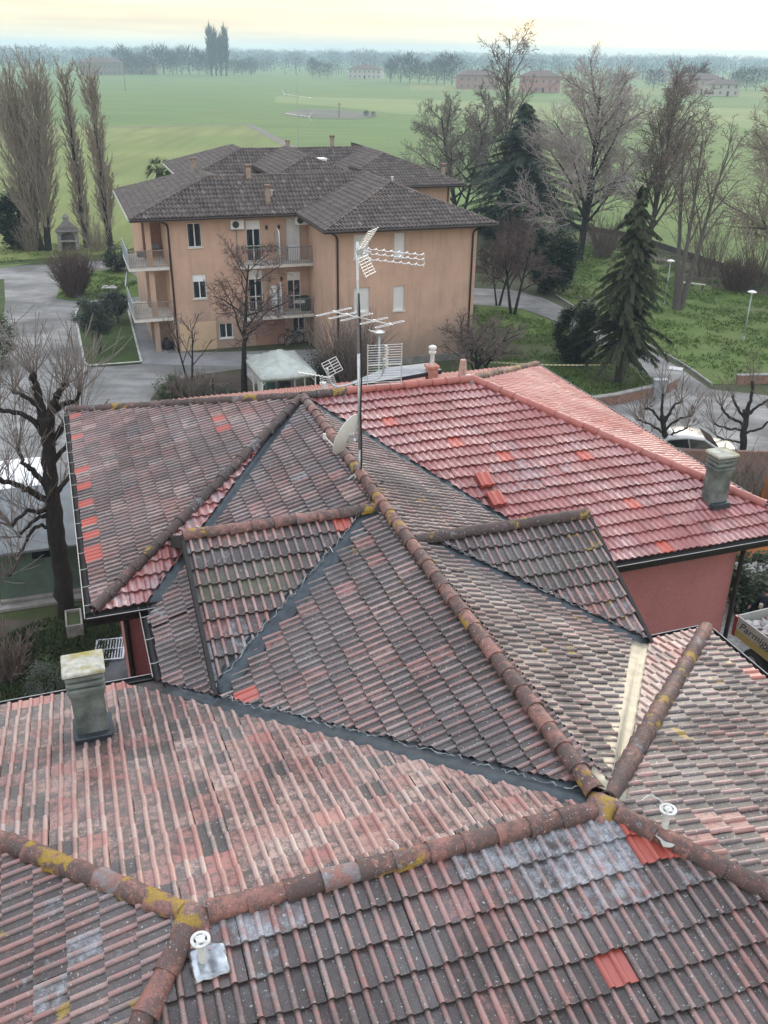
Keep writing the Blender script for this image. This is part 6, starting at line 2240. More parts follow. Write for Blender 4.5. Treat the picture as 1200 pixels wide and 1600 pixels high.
# --- twiggy bare shrubs: many upright stems
def twig_shrub(base, topy, width, seed, tm, label, n=160, group='bare shrubs around the flats'):
    loc, h = place(base, topy)
    rg = random.Random(seed)
    w = width * math.hypot(loc.x, loc.y) / F_PX / 2
    e = empty('bare_shrub', loc); tag(e, label, 'shrub', group)
    A, B = MB(), MB()
    for k in range(n):
        a, rr = rg.uniform(0, 6.28), math.sqrt(rg.random())
        p = Vector((math.cos(a) * w * .35 * rr, math.sin(a) * w * .35 * rr, -.03))
        d = Vector((math.cos(a) * rr * .45 + rg.gauss(0, .12), math.sin(a) * rr * .45 + rg.gauss(0, .12), 1)).normalized()
        L = h * rg.uniform(.55, 1.02)
        pts = [p]
        for i in range(5):
            d = (d + Vector((rg.gauss(0, .1), rg.gauss(0, .1), .02))).normalized()
            pts.append(pts[-1] + d * L / 5)
        stick(A, pts, [max(.011, .026 * (1 - .15 * i)) for i in range(6)], 3)
        for _ in range(6):
            i = rg.randint(1, 4)
            q = (pts[i + 1] - pts[i]).normalized() + Vector((rg.gauss(0, .5), rg.gauss(0, .5), rg.gauss(.1, .3)))
            q.normalize()
            l = L * rg.uniform(.15, .38)
            stick(B, [pts[i], pts[i] + q * l * .6, pts[i] + q * l + Vector((0, 0, l * .1))], [.012, .011, .010], 3)
    A.build('stems', tm, e); B.build('twigs', tm, e)
twig_shrub((117, 464), 386, 58, 1, M_TWIG_RED, 'dense reddish brown bare bush on the lawn beside the gravel yard', 260)
twig_shrub((1150, 454), 398, 84, 2, M_TWIG_RED, 'brown bare thicket along the fence right of the bench', 260)
twig_shrub((548, 606), 492, 110, 3, M_TWIG_BROWN, 'tall bare shrub with many upright stems against the flats, behind the antenna', 150)
twig_shrub((1150, 850), 712, 150, 4, M_TWIG_BROWN, 'tangled bare shrub below the boundary wall, right of the tall chimney', 220)
twig_shrub((810, 405), 335, 110, 5, M_TWIG_RED, 'purplish bare undergrowth in front of the tall dark conifer', 200)
twig_shrub((940, 402), 330, 60, 6, M_TWIG_BROWN, 'bare saplings behind the pale budding tree', 90)
twig_shrub((1105, 432), 312, 120, 7, M_TWIG_BROWN, 'thin bare saplings on the bank above the bench', 60)
twig_shrub((1185, 448), 300, 110, 8, M_TWIG_BROWN, 'thin bare saplings under the large spreading tree', 60)
twig_shrub((14, 1062), 985, 70, 9, M_TWIG_BROWN, 'low bare shrub in the garden at the left edge', 60)
twig_shrub((300, 632), 572, 130, 10, M_TWIG_BROWN, 'thin dry stalks standing in the planting bed', 70)
twig_shrub((50, 392), 330, 60, 11, M_TWIG_POPLAR, 'thin suckers growing at the feet of the poplars', 70)
twig_shrub((152, 392), 330, 60, 12, M_TWIG_POPLAR, 'thin suckers between the middle and right poplars', 60)
# ================================================================== yard things, vehicles, people
def oriented(x, y, z=0.0, ang=0.0):
    return Vector((x, y, z)), ang
# ---- white gazebo
e = empty('gazebo', (-5.6, 46.4, 0), math.radians(21)); tag(e, 'white canvas gazebo standing in the planting bed beside the flats', 'gazebo')
GX, GY, GZ, GP = 1.38, 2.0, 2.08, 2.86
n = NT('canvas_sheet')
p_ = n.pos(); f_ = n.noise(p_, 2.2, 6, .65); c_ = n.ramp(f_, [(.3, (.30, .335, .30)), (.6, (.45, .48, .44)), (.8, (.26, .30, .25))])
n.bsdf(c_, .55, 0, .4, n.bump(n.noise(n.map(p_, (1, 3, 1)), 3.0, 4), .5, .06)); M_CANVAS = n.m
mb = MB(); vs, fs = [], []
N = 10
def canopy(i, j):
    x, y = -1 + 2 * i / N, -1 + 2 * j / N
    k = 1 - max(abs(x), abs(y))
    sag = -.07 * math.sin(math.pi * min(1, k * 1.3)) - .05 * (1 - min(abs(x), abs(y))) * (1 - k)
    return Vector((x * GX * 1.04, y * GY * 1.04, GZ + (GP - GZ) * k + sag + .015 * math.sin(i * 2.1 + j * 1.3)))
for i in range(N + 1):
    for j in range(N + 1):
        vs.append(canopy(i, j))
for i in range(N):
    for j in range(N):
        a = i * (N + 1) + j
        fs.append((a, a + N + 1, a + N + 2, a + 1))
mb.add(vs, fs)
for (x0, y0, x1, y1) in ((-1, -1, 1, -1), (1, -1, 1, 1), (1, 1, -1, 1), (-1, 1, -1, -1)):     # valance
    m = 14; q = []
    for k in range(m + 1):
        t = k / m; x, y = (x0 + (x1 - x0) * t) * GX * 1.04, (y0 + (y1 - y0) * t) * GY * 1.04
        z = GZ - .05 * (1 - abs(2 * t - 1))
        q += [(x, y, z), (x, y, z - .20 - .03 * math.sin(k * 3.1))]
    mb.add(q, [(2 * k, 2 * k + 1, 2 * k + 3, 2 * k + 2) for k in range(m)])
o = mb.build('canopy', M_CANVAS, e, True); md = o.modifiers.new('t', 'SOLIDIFY'); md.thickness = .006
for sx in (-1, 1):
    for sy in (-1, 0, 1):
        mb = MB(); mb.bevbox(sx * GX - .03, sx * GX + .03, sy * GY - .03, sy * GY + .03, 0, GZ, .006)
        if sy:
            mb.tube([(sx * GX, sy * GY, GZ - .45), (sx * GX, sy * (GY - .4), GZ - .03)], .018, 6); mb.tube([(sx * GX, sy * GY, GZ - .45), (sx * (GX - .4), sy * GY, GZ - .03)], .018, 6)
        mb.build('post', M_FRAMEW, e)
mb = MB(); mb.add([(-GX * .98, -GY, .1), (-GX * .98, -GY + 1.2, .1), (-GX * .98, -GY + 1.2, GZ), (-GX * .98, -GY, GZ)], [(0, 1, 2, 3)])
mb.build('side_curtain', M_CANVAS, e)
# things stored under it
for (x, y, w, d, h, col, nm, lb) in ((.35, .3, .6, .5, .9, (.03, .03, .032), 'storage_box', 'black plastic storage box under the gazebo'), (-.3, .9, .45, .45, .75, (.05, .16, .13), 'water_barrel', 'green plastic tub under the gazebo')):
    mb = MB(); mb.bevbox(-w / 2, w / 2, -d / 2, d / 2, 0, h, .05); mb.bevbox(-w / 2 - .02, w / 2 + .02, -d / 2 - .02, d / 2 + .02, h, h + .05, .015)
    o = mb.build(nm, plain(nm, col, .5)); o.matrix_world = e.matrix_basis @ Matrix.Translation((x, y, 0)); tag(o, lb, 'container')
# ---- shed with lapped boards
S0, S1 = Vector((-12.6, 25.95, 0)), Vector((-9.2, 27.1, 0))
sd = (S1 - S0).normalized(); sn = Vector((-sd.y, sd.x, 0))
e = empty('garden_shed', S0, math.atan2(sd.y, sd.x)); tag(e, 'green boarded garden shed with grey roof behind the big pollarded tree', 'shed')
SL = (S1 - S0).length; M_BOARD = plain('shed_green', (.085, .125, .095), .8, 0, .2, 3)
mb = MB(); mb.box(.02, SL, .03, 2.6, 0, 2.1); mb.build('wall', plain('shed_inner', (.05, .07, .055), .9), e)
for k in range(15):
    z0 = .28 + k * .122
    mb = MB(); mb.add([(0, -.012, z0), (SL, -.012, z0), (SL, .012, z0 + .128), (0, .012, z0 + .128), (0, .03, z0), (SL, .03, z0), (SL, .03, z0 + .128), (0, .03, z0 + .128)], [(0, 1, 2, 3), (0, 4, 5, 1), (3, 2, 6, 7), (0, 3, 7, 4), (1, 5, 6, 2)])
    mb.build('board', M_BOARD, e)
mb = MB(); mb.add([(-.2, -.28, 2.08), (SL + .1, -.28, 2.08), (SL + .1, 2.9, 2.95), (-.2, 2.9, 2.95), (-.2, -.28, 2.0), (SL + .1, -.28, 2.0), (SL + .1, 2.9, 2.87), (-.2, 2.9, 2.87)], [(0, 1, 2, 3), (4, 7, 6, 5), (0, 4, 5, 1), (1, 5, 6, 2), (2, 6, 7, 3), (3, 7, 4, 0)])
mb.build('roof', plain('shed_felt', (.17, .185, .19), .85, 0, .2, 2), e)
mb = MB(); mb.box(1.15, 1.85, -.03, .0, 1.62, 2.0); mb.build('window', M_PANE, e)
mb = MB(); mb.box(1.10, 1.90, -.045, -.032, 1.57, 1.62); mb.box(1.10, 1.15, -.045, -.032, 1.62, 2.0); mb.box(1.85, 1.90, -.045, -.032, 1.62, 2.0); mb.build('window_frame', M_BOARD, e)
mb = MB(); mb.bevbox(-.1, SL, -.42, -.02, 0, .14, .02); mb.bevbox(-.05, SL, -.14, .02, .141, .27, .02); mb.build('plinth_step', M_CONC, e)
# ---- stone barbecue oven by the poplars
b0 = at(109, 391, 0)
e = empty('garden_oven', b0, .3); tag(e, 'small stone barbecue oven with peaked top between the poplars', 'oven')
M_STONE = plain('oven_stone', (.26, .25, .23), .9, 0, .3, 4, .4)
mb = MB()
for s in (-1, 1):
    mb.box(s * .75 - .16, s * .75 + .16, -.6, .6, 0, 1.75)
mb.box(-.60, .60, .3, .6, 0, 1.75); mb.box(-.92, .92, -.65, .65, .85, .98); mb.build('body', M_STONE, e)
mb = MB(); vs = []
m = 10
for k in range(m + 1):
    a = math.pi * k / m; vs += [(.60 * math.cos(a), -.62, 1.30 + .42 * math.sin(a)), (1.0 * math.cos(a), -.62, 1.75 + .5 * math.sin(a) * .9)]
mb.add(vs, [(2 * k, 2 * k + 1, 2 * k + 3, 2 * k + 2) for k in range(m)])
mb.add([(-1.05, -.72, 1.75), (1.05, -.72, 1.75), (1.05, .72, 1.75), (-1.05, .72, 1.75), (-.28, -.2, 2.55), (.28, -.2, 2.55), (.28, .2, 2.55), (-.28, .2, 2.55)], [(0, 1, 5, 4), (1, 2, 6, 5), (2, 3, 7, 6), (3, 0, 4, 7), (3, 2, 1, 0)])
mb.build('hood', plain('oven_hood', (.17, .155, .145), .9, 0, .3, 4), e)
mb = MB(); mb.box(-.25, .25, -.18, .18, 2.5, 2.95); mb.add([(-.36, -.28, 2.95), (.36, -.28, 2.95), (.36, .28, 2.95), (-.36, .28, 2.95), (0, 0, 3.3)], [(0, 1, 4), (1, 2, 4), (2, 3, 4), (3, 0, 4), (3, 2, 1, 0)]); mb.build('chimney_top', M_STONE, e)
# ---- street lamps
def lamp(base, topy, label, h=None, loc=None):
    if loc is None:
        loc, h = place(base, topy)
    e = empty('street_lamp', loc); tag(e, label, 'street lamp', 'disc headed street lamps')
    mb = MB(); mb.tube([(0, 0, 0), (0, 0, h - .05)], [.05, .04], 10); mb.lathe([(.09, 0), (.085, .25), (.05, .32)], n=10); mb.build('pole', plain('lamp_pole', (.33, .40, .38), .5, .2, .1, 3), e, True)
    mb = MB(); mb.lathe([(.05, h - .15), (.08, h - .06), (.27, h - .02), (.28, h + .02), (.12, h + .09), (0, h + .10)], n=20); mb.build('lamp_head', M_FRAMEW, e, True, auto=40)
lamp((1038, 476), 407, 'disc headed lamp post on the bank, left of the bench')
lamp((1161, 532), 455, 'disc headed lamp post on open grass near the picture edge')
L0 = atd(592, 590, 47.0); hh = atd(590, 519, 47.0).z
e = empty('street_lamp', (L0.x, L0.y, 0)); tag(e, 'lamp post with curved flat head between the aerial panel and the flats', 'street lamp')
mb = MB(); mb.tube([(0, 0, 0), (0, 0, hh - .1)], [.07, .055], 10); mb.build('pole', M_RAILP, e, True)
mb = MB(); mb.lathe([(.0, hh - .12), (.16, hh - .10), (.30, hh - .02), (.30, hh + .03), (.15, hh + .10), (0, hh + .12)], n=18)
mb.tube(catmull([(-.15, 0, hh), (-.4, -.05, hh + .05), (-.55, -.05, hh + .14)], 5), [.05] * 6 + [.03] * 5, 6); mb.build('lamp_head', M_ALU, e, True, auto=40)
# ---- bench
bl = at(1083, 452, 0)
e = empty('park_bench', bl, math.radians(-28)); tag(e, 'wooden park bench with pale seat on the bank under the bare trees', 'bench')
M_WOODP = plain('bench_pale', (.42, .40, .35), .8, 0, .2, 6); M_WOODD = plain('bench_dark', (.10, .085, .07), .8, 0, .2, 6)
for k in range(3):
    mb = MB(); mb.bevbox(-.9, .9, -.22 + .15 * k, -.09 + .15 * k, .44, .48, .008); mb.build('seat_slat', M_WOODP, e)
for k in range(2):
    mb = MB(); mb.bevbox(-.9, .9, .27 + .03 * k, .31 + .03 * k, .62 + .17 * k, .74 + .17 * k, .008); mb.build('back_slat', M_WOODD, e)
for s in (-.7, .7):
    mb = MB(); mb.box(s - .04, s + .04, -.2, -.12, 0, .44); mb.build('leg', M_WOODD, e)
    mb = MB(); mb.box(s - .04, s + .04, .2, .27, 0, .44); mb.add([(s - .03, .23, .44), (s + .03, .23, .44), (s + .03, .36, .95), (s - .03, .36, .95), (s - .03, .27, .44), (s + .03, .27, .44), (s + .03, .40, .95), (s - .03, .40, .95)], [(0, 1, 2, 3), (4, 7, 6, 5), (0, 3, 7, 4), (1, 5, 6, 2), (3, 2, 6, 7)]); mb.build('leg', M_WOODD, e)
# ---- meter cabinet and striped tape on the lawn
cb = at(1030, 622, 0)
mb = MB(); mb.bevbox(-.35, .35, -.18, .18, 0, .95, .02); mb.bevbox(-.39, .39, -.22, .22, .95, 1.02, .015); mb.box(-.02, .02, -.19, -.181, .1, .9)
o = mb.build('utility_cabinet', plain('cabinet_grey', (.27, .30, .32), .5, .1, .12, 4)); o.location = cb + Vector((0, .2, 0)); tag(o, 'grey utility cabinet beside the low brick wall', 'cabinet')
T0, T1 = at(760, 586, 0), at(962, 590, 0)
e = empty('barrier_tape', T0); tag(e, 'striped barrier tape strung across the lawn', 'tape')
m = 60
for k in range(m):
    mb = MB(); a, b = (T1 - T0) * (k / m), (T1 - T0) * ((k + 1) / m)
    za, zb = .75 - .10 * math.sin(math.pi * k / m), .75 - .10 * math.sin(math.pi * (k + 1) / m)
    mb.add([a + Vector((0, 0, za)), b + Vector((0, 0, zb)), b + Vector((0, 0, zb + .075)), a + Vector((0, 0, za + .075))], [(0, 1, 2, 3)])
    mb.build('tape_band', plain('tape_white', (.7, .7, .66), .5) if k % 2 else plain('tape_yellow', (.5, .42, .12), .5), e)
for q in (Vector((0, 0, 0)), T1 - T0):
    mb = MB(); mb.tube([q, q + Vector((0, 0, .95))], .02, 6); mb.build('stake', M_WOODD, e)
# manhole cover in the road, pale slab by the lawn
mb = MB(); mb.bevbox(-.4, .4, -.3, .3, 0, .03, .01); o = mb.build('manhole_cover', plain('pale_slab', (.55, .55, .52), .8)); o.location = at(1056, 576, .034); o.rotation_euler = (0, 0, -.4); tag(o, 'pale square cover in the curved road', 'cover')
mb = MB(); mb.bevbox(-.55, .55, -.22, .22, 0, .18, .02); mb.box(-.4, -.1, -.1, .1, .18, .3); mb.box(.15, .4, -.1, .1, .18, .28); o = mb.build('planter_trough', plain('trough_white', (.55, .53, .50), .8)); o.location = at(171, 452, 0); tag(o, 'small white trough on the lawn left of the balconies', 'planter')

# ---- vehicles
M_TYRE = plain('tyre', (.02, .02, .021), .85); M_RIMA = plain('wheel_rim', (.40, .41, .42), .35, .7)
n = NT('car_glass'); n.bsdf((.012, .016, .018), .05, 0, .7); M_CARGLASS = n.m
def paint(name, col):
    if name in MATS:
        return MATS[name]
    n = NT(name); b = n.bsdf(n.ramp(n.noise(n.pos(), 3, 5), [(.3, tuple(c * .9 for c in col)), (.7, col)]), .30, .15, .5); b.inputs['Coat Weight'].default_value = .6; b.inputs['Coat Roughness'].default_value = .06
    MATS[name] = n.m
    return n.m
def vehicle(name, loc, ang, L, W, prof, glass, mat, label, cat, wheels, wr):
    """prof: (x, z) outline of the flank, glass: list of (kind, points); x forward"""
    e = empty(name, loc, ang); tag(e, label, cat)
    mb = MB(); n_ = len(prof); rows = []
    zmax = max(z for x, z in prof)
    def hw(x, z):
        t = max(0, (z - .85) / max(.01, zmax - .85))
        k = 1 - .17 * t * (1 if zmax < 1.8 else .45)
        q = abs(x) / (L / 2)
        return W / 2 * k * (1 - .10 * q ** 4)
    for s in (-1, -.92, -.5, 0, .5, .92, 1):
        rows.append([(x, hw(x, z) * s, z - (.035 if abs(s) == 1 else 0) * (1 if z > .6 else 0) + (.03 * (1 - s * s) if z > .8 else 0)) for x, z in prof])
    vs = [p for r in rows for p in r]; fs = []
    for i in range(len(rows) - 1):
        for k in range(n_):
            q = (k + 1) % n_
            fs.append((i * n_ + k, i * n_ + q, (i + 1) * n_ + q, (i + 1) * n_ + k))
    fs.append(tuple(range(n_ - 1, -1, -1))); fs.append(tuple(range((len(rows) - 1) * n_, len(rows) * n_)))
    mb.add(vs, fs); mb.build('body', mat, e, True, auto=32)
    for kind, P in glass:
        if kind == 'side':
            for s in (-1, 1):
                mb = MB(); mb.add([(x, s * (hw(x, z) + .012), z) for x, z in P], [tuple(range(len(P)))]); mb.build('side_window', M_CARGLASS, e)
        else:
            (x0, z0), (x1, z1) = P
            mb = MB(); a, b = hw(x0, z0) * .88, hw(x1, z1) * .86
            nx, nz = (z1 - z0), -(x1 - x0); l_ = math.hypot(nx, nz); nx, nz = nx / l_ * .02, nz / l_ * .02
            if nz < 0:
                nx, nz = -nx, -nz
            mb.add([(x0 + nx, -a, z0 + nz + .03), (x0 + nx, a, z0 + nz + .03), (x1 + nx, b, z1 + nz + .03), (x1 + nx, -b, z1 + nz + .03)], [(0, 1, 2, 3)]); mb.build(kind, M_CARGLASS, e)
    for x in wheels:
        for s in (-1, 1):
            mt = Matrix.Translation((x, s * (W / 2 - .10), wr)) @ Matrix.Rotation(math.pi / 2, 4, 'X')
            w = MB(); w.lathe([(wr * .6, -.1), (wr * .95, -.1), (wr, -.06), (wr, .06), (wr * .95, .1), (wr * .6, .1)], n=20, mtx=mt); wo_ = w.build('wheel', M_TYRE, e, True, auto=40)
            w = MB(); w.lathe([(0, -.09), (wr * .6, -.08), (wr * .6, .08), (0, .09)], n=16, mtx=mt); w.build('rim', M_RIMA, wo_)
    for s in (-1, 1):
        mb = MB(); mb.bevbox(L / 2 - .14, L / 2 - .02, s * W * .36 - .16, s * W * .36 + .16, .62, .78, .03); mb.build('headlight', plain('lamp_glass', (.6, .62, .62), .15), e)
        mb = MB(); mb.bevbox(-L / 2 - .0, -L / 2 + .1, s * W * .38 - .12, s * W * .38 + .12, .7, .95, .03); mb.build('tail_light', plain('tail_red', (.3, .02, .02), .25), e)
    return e
CARP = [(-2.15, .35), (-2.2, .75), (-2.1, .98), (-1.75, 1.10), (-1.25, 1.40), (-.4, 1.48), (.35, 1.42), (1.05, 1.0), (1.75, .88), (2.12, .72), (2.2, .5), (2.15, .3), (1.3, .25), (-1.3, .25)]
CARG = [('side', [(-1.55, 1.06), (-1.2, 1.33), (-.4, 1.41), (-.3, 1.02)]), ('side', [(-.24, 1.02), (-.33, 1.41), (.32, 1.36), (.9, 1.0)]), ('windscreen', ((1.0, 1.02), (.40, 1.39))), ('rear_window', ((-1.72, 1.12), (-1.28, 1.38)))]
vehicle('parked_car', (13.9, 38.9, .04), math.radians(-4), 4.4, 1.8, CARP, CARG, paint('car_silver', (.42, .42, .40)), 'silver white parked car seen behind the smaller pollarded tree', 'car', (-1.35, 1.35), .32)
VANP = [(-2.5, .4), (-2.5, 2.15), (-2.4, 2.3), (.9, 2.32), (1.35, 2.15), (1.95, 1.25), (2.45, 1.05), (2.55, .6), (2.5, .35), (1.6, .28), (-1.6, .28)]
VANG = [('side', [(.45, 1.25), (.45, 1.95), (1.1, 1.95), (1.65, 1.3)]), ('windscreen', ((1.88, 1.32), (1.32, 2.12)))]
vehicle('parked_van', (-13.4, 30.6, .02), math.radians(-72), 5.1, 2.0, VANP, VANG, paint('van_white', (.72, .73, .72)), 'white van parked behind the shed and the big pollarded tree', 'van', (-1.6, 1.65), .34)
# ---- tipper truck with rubble
C0 = Vector((10.63, 23.5, 0)); wd = Vector((.9285, .3714, 0)).normalized(); ld = Vector((.3714, -.9285, 0)).normalized()
TR = empty('tipper_truck', C0); TR.matrix_world = Matrix(((ld.x, wd.x, 0, C0.x), (ld.y, wd.y, 0, C0.y), (0, 0, 1, 0), (0, 0, 0, 1)))
tag(TR, 'tipper truck bed with white and yellow sides loaded with broken roof tiles', 'truck')
M_TWHITE = paint('truck_white', (.42, .43, .40)); M_TYEL = paint('truck_yellow', (.40, .33, .11)); M_TRED = paint('truck_red', (.25, .02, .025))
LB, WB, Z0, Z1 = 4.4, 2.05, .95, 1.6
mb = MB()
for (x0, x1, y0, y1) in ((.1, LB, 0, .05), (.1, LB, WB - .05, WB)):
    mb.box(x0, x1, y0, y1, Z0 + .25, Z1)
mb.box(.02, .07, .05, WB - .05, Z0 + .02, Z1); mb.box(LB - .05, LB, .05, WB - .05, Z0 + .02, Z1); mb.box(.07, LB - .05, .05, WB - .05, Z0 + .02, Z0 + .1)
mb.build('bed', M_TWHITE, TR)
mb = MB(); mb.box(.1, LB, -.004, .046, Z0, Z0 + .248); mb.box(.1, LB, WB - .046, WB + .004, Z0, Z0 + .248); mb.build('yellow_band', M_TYEL, TR)
mb = MB(); mb.box(-.02, .098, -.02, .10, Z0 - .02, Z1 + .01); mb.box(-.02, .098, WB - .10, WB + .02, Z0 - .02, Z1 + .01); mb.build('corner_post', M_TRED, TR)
mb = MB(); mb.tube([(.1, .025, Z1 + .02), (LB, .025, Z1 + .02)], .028, 6); mb.tube([(.045, .05, Z1 + .02), (.045, WB, Z1 + .02)], .028, 6); mb.build('top_rail', M_TWHITE, TR)
mb = MB(); mb.box(.2, LB + 2, .55, .72, .55, .80); mb.box(.2, LB + 2, WB - .72, WB - .55, .55, .80); mb.build('chassis', M_BLACK, TR)
for x in (.95, 4.9):
    for y in (.15, WB - .15):
        w = MB(); w.lathe([(.25, -.14), (.42, -.14), (.45, -.09), (.45, .09), (.42, .14), (.25, .14)], n=20, mtx=Matrix.Translation((x, y, .45)) @ Matrix.Rotation(math.pi / 2, 4, 'X')); wh = w.build('wheel', M_TYRE, TR, True, auto=40)
        w = MB(); w.lathe([(0, -.11), (.25, -.10), (.25, .10), (0, .11)], n=14, mtx=Matrix.Translation((x, y, .45)) @ Matrix.Rotation(math.pi / 2, 4, 'X')); w.build('rim', M_RIMA, wh)
mb = MB(); mb.bevbox(LB + .15, LB + 1.9, .02, WB - .02, .6, 2.4, .12); mb.build('cab', M_TWHITE, TR)
cu = bpy.data.curves.new('sign', 'FONT'); cu.body = 'Parmiggiani'; cu.size = .40; cu.shear = .35; cu.extrude = .002
tmp = bpy.data.objects.new('sign', cu); COL.objects.link(tmp)
dg = bpy.context.evaluated_depsgraph_get(); me = bpy.data.meshes.new_from_object(tmp.evaluated_get(dg)); bpy.data.objects.remove(tmp)
me.name = 'lettering'; me.materials.clear(); me.materials.append(plain('sign_ink', (.02, .035, .04), .5))
o = bpy.data.objects.new('lettering', me); COL.objects.link(o); o.parent = TR
o.matrix_local = Matrix(((1, 0, 0, .22), (0, 0, -1, -.004), (0, 1, 0, Z0 + .34), (0, 0, 0, 1))) if False else Matrix(((1.0, 0, 0, .2), (0, 0, -1.0, -.005), (0, .9, 0, Z0 + .33), (0, 0, 0, 1)))
rg = random.Random(3)
RUB = empty('tile_rubble'); RUB.matrix_world = TR.matrix_world @ Matrix.Translation((LB / 2, WB / 2, Z0 + .1)); tag(RUB, 'heap of broken roof tiles filling the truck bed', 'rubble')
M_RUB = [plain('rubble_pale', (.46, .43, .40), .9, 0, .2, 8), plain('rubble_grey', (.28, .27, .26), .9, 0, .2, 8), plain('rubble_red', (.33, .17, .13), .9, 0, .2, 8)]
mb = MB(); mb.bevbox(-LB / 2 + .12, LB / 2 - .12, -WB / 2 + .1, WB / 2 - .1, .0, .30, .1); mb.build('rubble_core', M_RUB[1], RUB)
for k in range(170):
    s = rg.uniform(.10, .26)
    pr = [(-1, 0), (-.7, .35), (-.2, .5), (.35, .48), (.8, .3), (1, 0)]
    mb = MB(); vs = []
    for yy in (-1, 1):
        for (x, z) in pr:
            vs.append((x * s * .7 + rg.uniform(-.02, .02), yy * s * rg.uniform(.6, 1), z * s * .5))
    for yy in (1, -1):
        for (x, z) in pr:
            vs.append((x * s * .66, yy * s * .8, z * s * .5 - .02))
    fs = [(i, i + 1, i + 7, i + 6) for i in range(5)] + [(12 + i, 13 + i, 19 + i, 18 + i) for i in range(5)] + [(0, 6, 12, 18)]
    mb.add(vs, fs)
    o = mb.build('tile_shard', rg.choice(M_RUB + M_RUB[:1]), RUB)
    o.location = (rg.uniform(-LB / 2 + .25, LB / 2 - .3), rg.uniform(-WB / 2 + .2, WB / 2 - .2), .30 + abs(rg.gauss(0, .09)))
    o.rotation_euler = (rg.uniform(-.6, .6), rg.uniform(-.6, .6), rg.uniform(0, 6.28))
# ---- orange loader crane behind the house
K0 = at(1190, 800, 0); K0 = Vector((13.75, 30.5, 0))
e = empty('loader_crane', K0, .2); tag(e, 'orange crane arm showing at the picture edge beyond the red roof', 'crane')
M_ORANGE = paint('crane_orange', (.52, .17, .03))
ta = atd(1216, 700, math.hypot(K0.x, K0.y)) - K0; tb = atd(1188, 800, math.hypot(K0.x, K0.y)) - K0
q = Matrix.Rotation(-.2, 3, 'Z')
ta, tb = q @ ta, q @ tb
mb = MB(); mb.tube([(0.0, 0, 0), tb], [.28, .2], 8); mb.bevbox(-.9, .9, -.6, .6, 0, .7, .05); mb.build('base_column', M_ORANGE, e)
mb = MB(); mb.tube([tb, ta, ta + (ta - tb) * .3], .15, 4); mb.build('arm', M_ORANGE, e)
mb = MB(); off = Vector((.16, -.12, 0)); mb.tube([tb + off, ta + off], .05, 6); mb.build('ram', M_BLACK, e)
# ---- left-hand court: grating, planter, outdoor unit
gr = at(172, 1016, .05)
e = empty('metal_grating', gr, TH - .15); tag(e, 'metal grating lying on the dark paving of the side court', 'grating')
mb = MB()
for s in (-1, 1):
    mb.box(s * .42 - .03, s * .42 + .03, -.55, .55, 0, .06); mb.box(-.42, .42, s * .55 - .03, s * .55 + .03, .001, .059)
mb.build('frame', M_GALV, e)
for k in range(9):
    mb = MB(); mb.box(-.34 + .085 * k - .012, -.34 + .085 * k + .012, -.52, .52, .01, .045); mb.build('bar', M_GALV, e)
mb = MB(); mb.box(-.39, .39, -.02, .02, .046, .056); mb.build('cross_bar', M_GALV, e)
pb = at(118, 985, 0)
e = empty('planter_box', pb, TH); tag(e, 'stone planter box at the corner of the court under the gutter', 'planter')
mb = MB()
for (x0, x1, y0, y1) in ((-.25, -.20, -.5, .5), (.20, .25, -.5, .5), (-.199, .199, -.5, -.45), (-.199, .199, .45, .5)):
    mb.box(x0, x1, y0, y1, 0, .5)
mb.build('sides', M_CONC, e)
mb = MB(); mb.box(-.2, .2, -.45, .45, .05, .4); mb.build('soil', M_SOIL, e)
# bicycles and clutter under the lower balcony: three leaning bicycles and a board
def bicycle(loc, ang, lean, col, label):
    e = empty('bicycle', loc, ang); tag(e, label, 'bicycle', 'bicycles under the corner balcony')
    R = Matrix.Rotation(lean, 4, 'X')
    fr = plain('bike_' + str(col), col, .4)
    for x in (-.52, .52):
        w = MB(); pts = [R @ Vector((x + .33 * math.cos(a), 0, .34 + .33 * math.sin(a))) for a in [6.2832 * k / 18 for k in range(19)]]; w.tube(pts, .022, 5); wh = w.build('wheel', M_TYRE, e)
        s = MB()
        for k in range(6):
            a = math.pi * k / 6; s.tube([R @ Vector((x + .31 * math.cos(a), 0, .34 + .31 * math.sin(a))), R @ Vector((x - .31 * math.cos(a), 0, .34 - .31 * math.sin(a)))], .004, 3)
        s.build('spokes', M_ALU, wh)
    b = MB(); P = dict(r=(-.52, .34), s=(-.18, .85), c=(-.05, .32), h=(.40, .88), f=(.52, .34))
    V = {k: R @ Vector((x, 0, z)) for k, (x, z) in P.items()}
    for a, c in (('r', 's'), ('r', 'c'), ('c', 's'), ('s', 'h'), ('c', 'h'), ('h', 'f')):
        b.tube([V[a], V[c]], .018, 6)
    b.build('frame', fr, e)
    b = MB(); h = R @ Vector((.38, 0, 1.0)); b.tube([V['h'], h], .016, 6); b.tube([h + Vector((0, -.26, 0)), h + Vector((0, .26, 0))], .014, 6); b.build('handlebar', M_GALV, e)
    b = MB(); q = R @ Vector((-.2, 0, .93)); b.tube([V['s'], q], .014, 6); b.bevbox(q.x - .13, q.x + .12, q.y - .06, q.y + .06, q.z, q.z + .05, .02); b.build('saddle', M_BLACK, e)
def fb(a, b, z=0.0):
    return FB.location + Matrix.Rotation(PHI, 3, 'Z') @ Vector((a, b, z))
bicycle(fb(9.3, .2), PHI + .5, .12, (.05, .05, .06), 'dark bicycle leaning at the front of the group under the corner balcony')
bicycle(fb(9.6, .45), PHI + .3, .10, (.35, .36, .38), 'silver bicycle in the middle of the group under the corner balcony')
bicycle(fb(9.2, .6), PHI + .1, -.08, (.04, .05, .10), 'dark blue bicycle nearest the wall under the corner balcony')
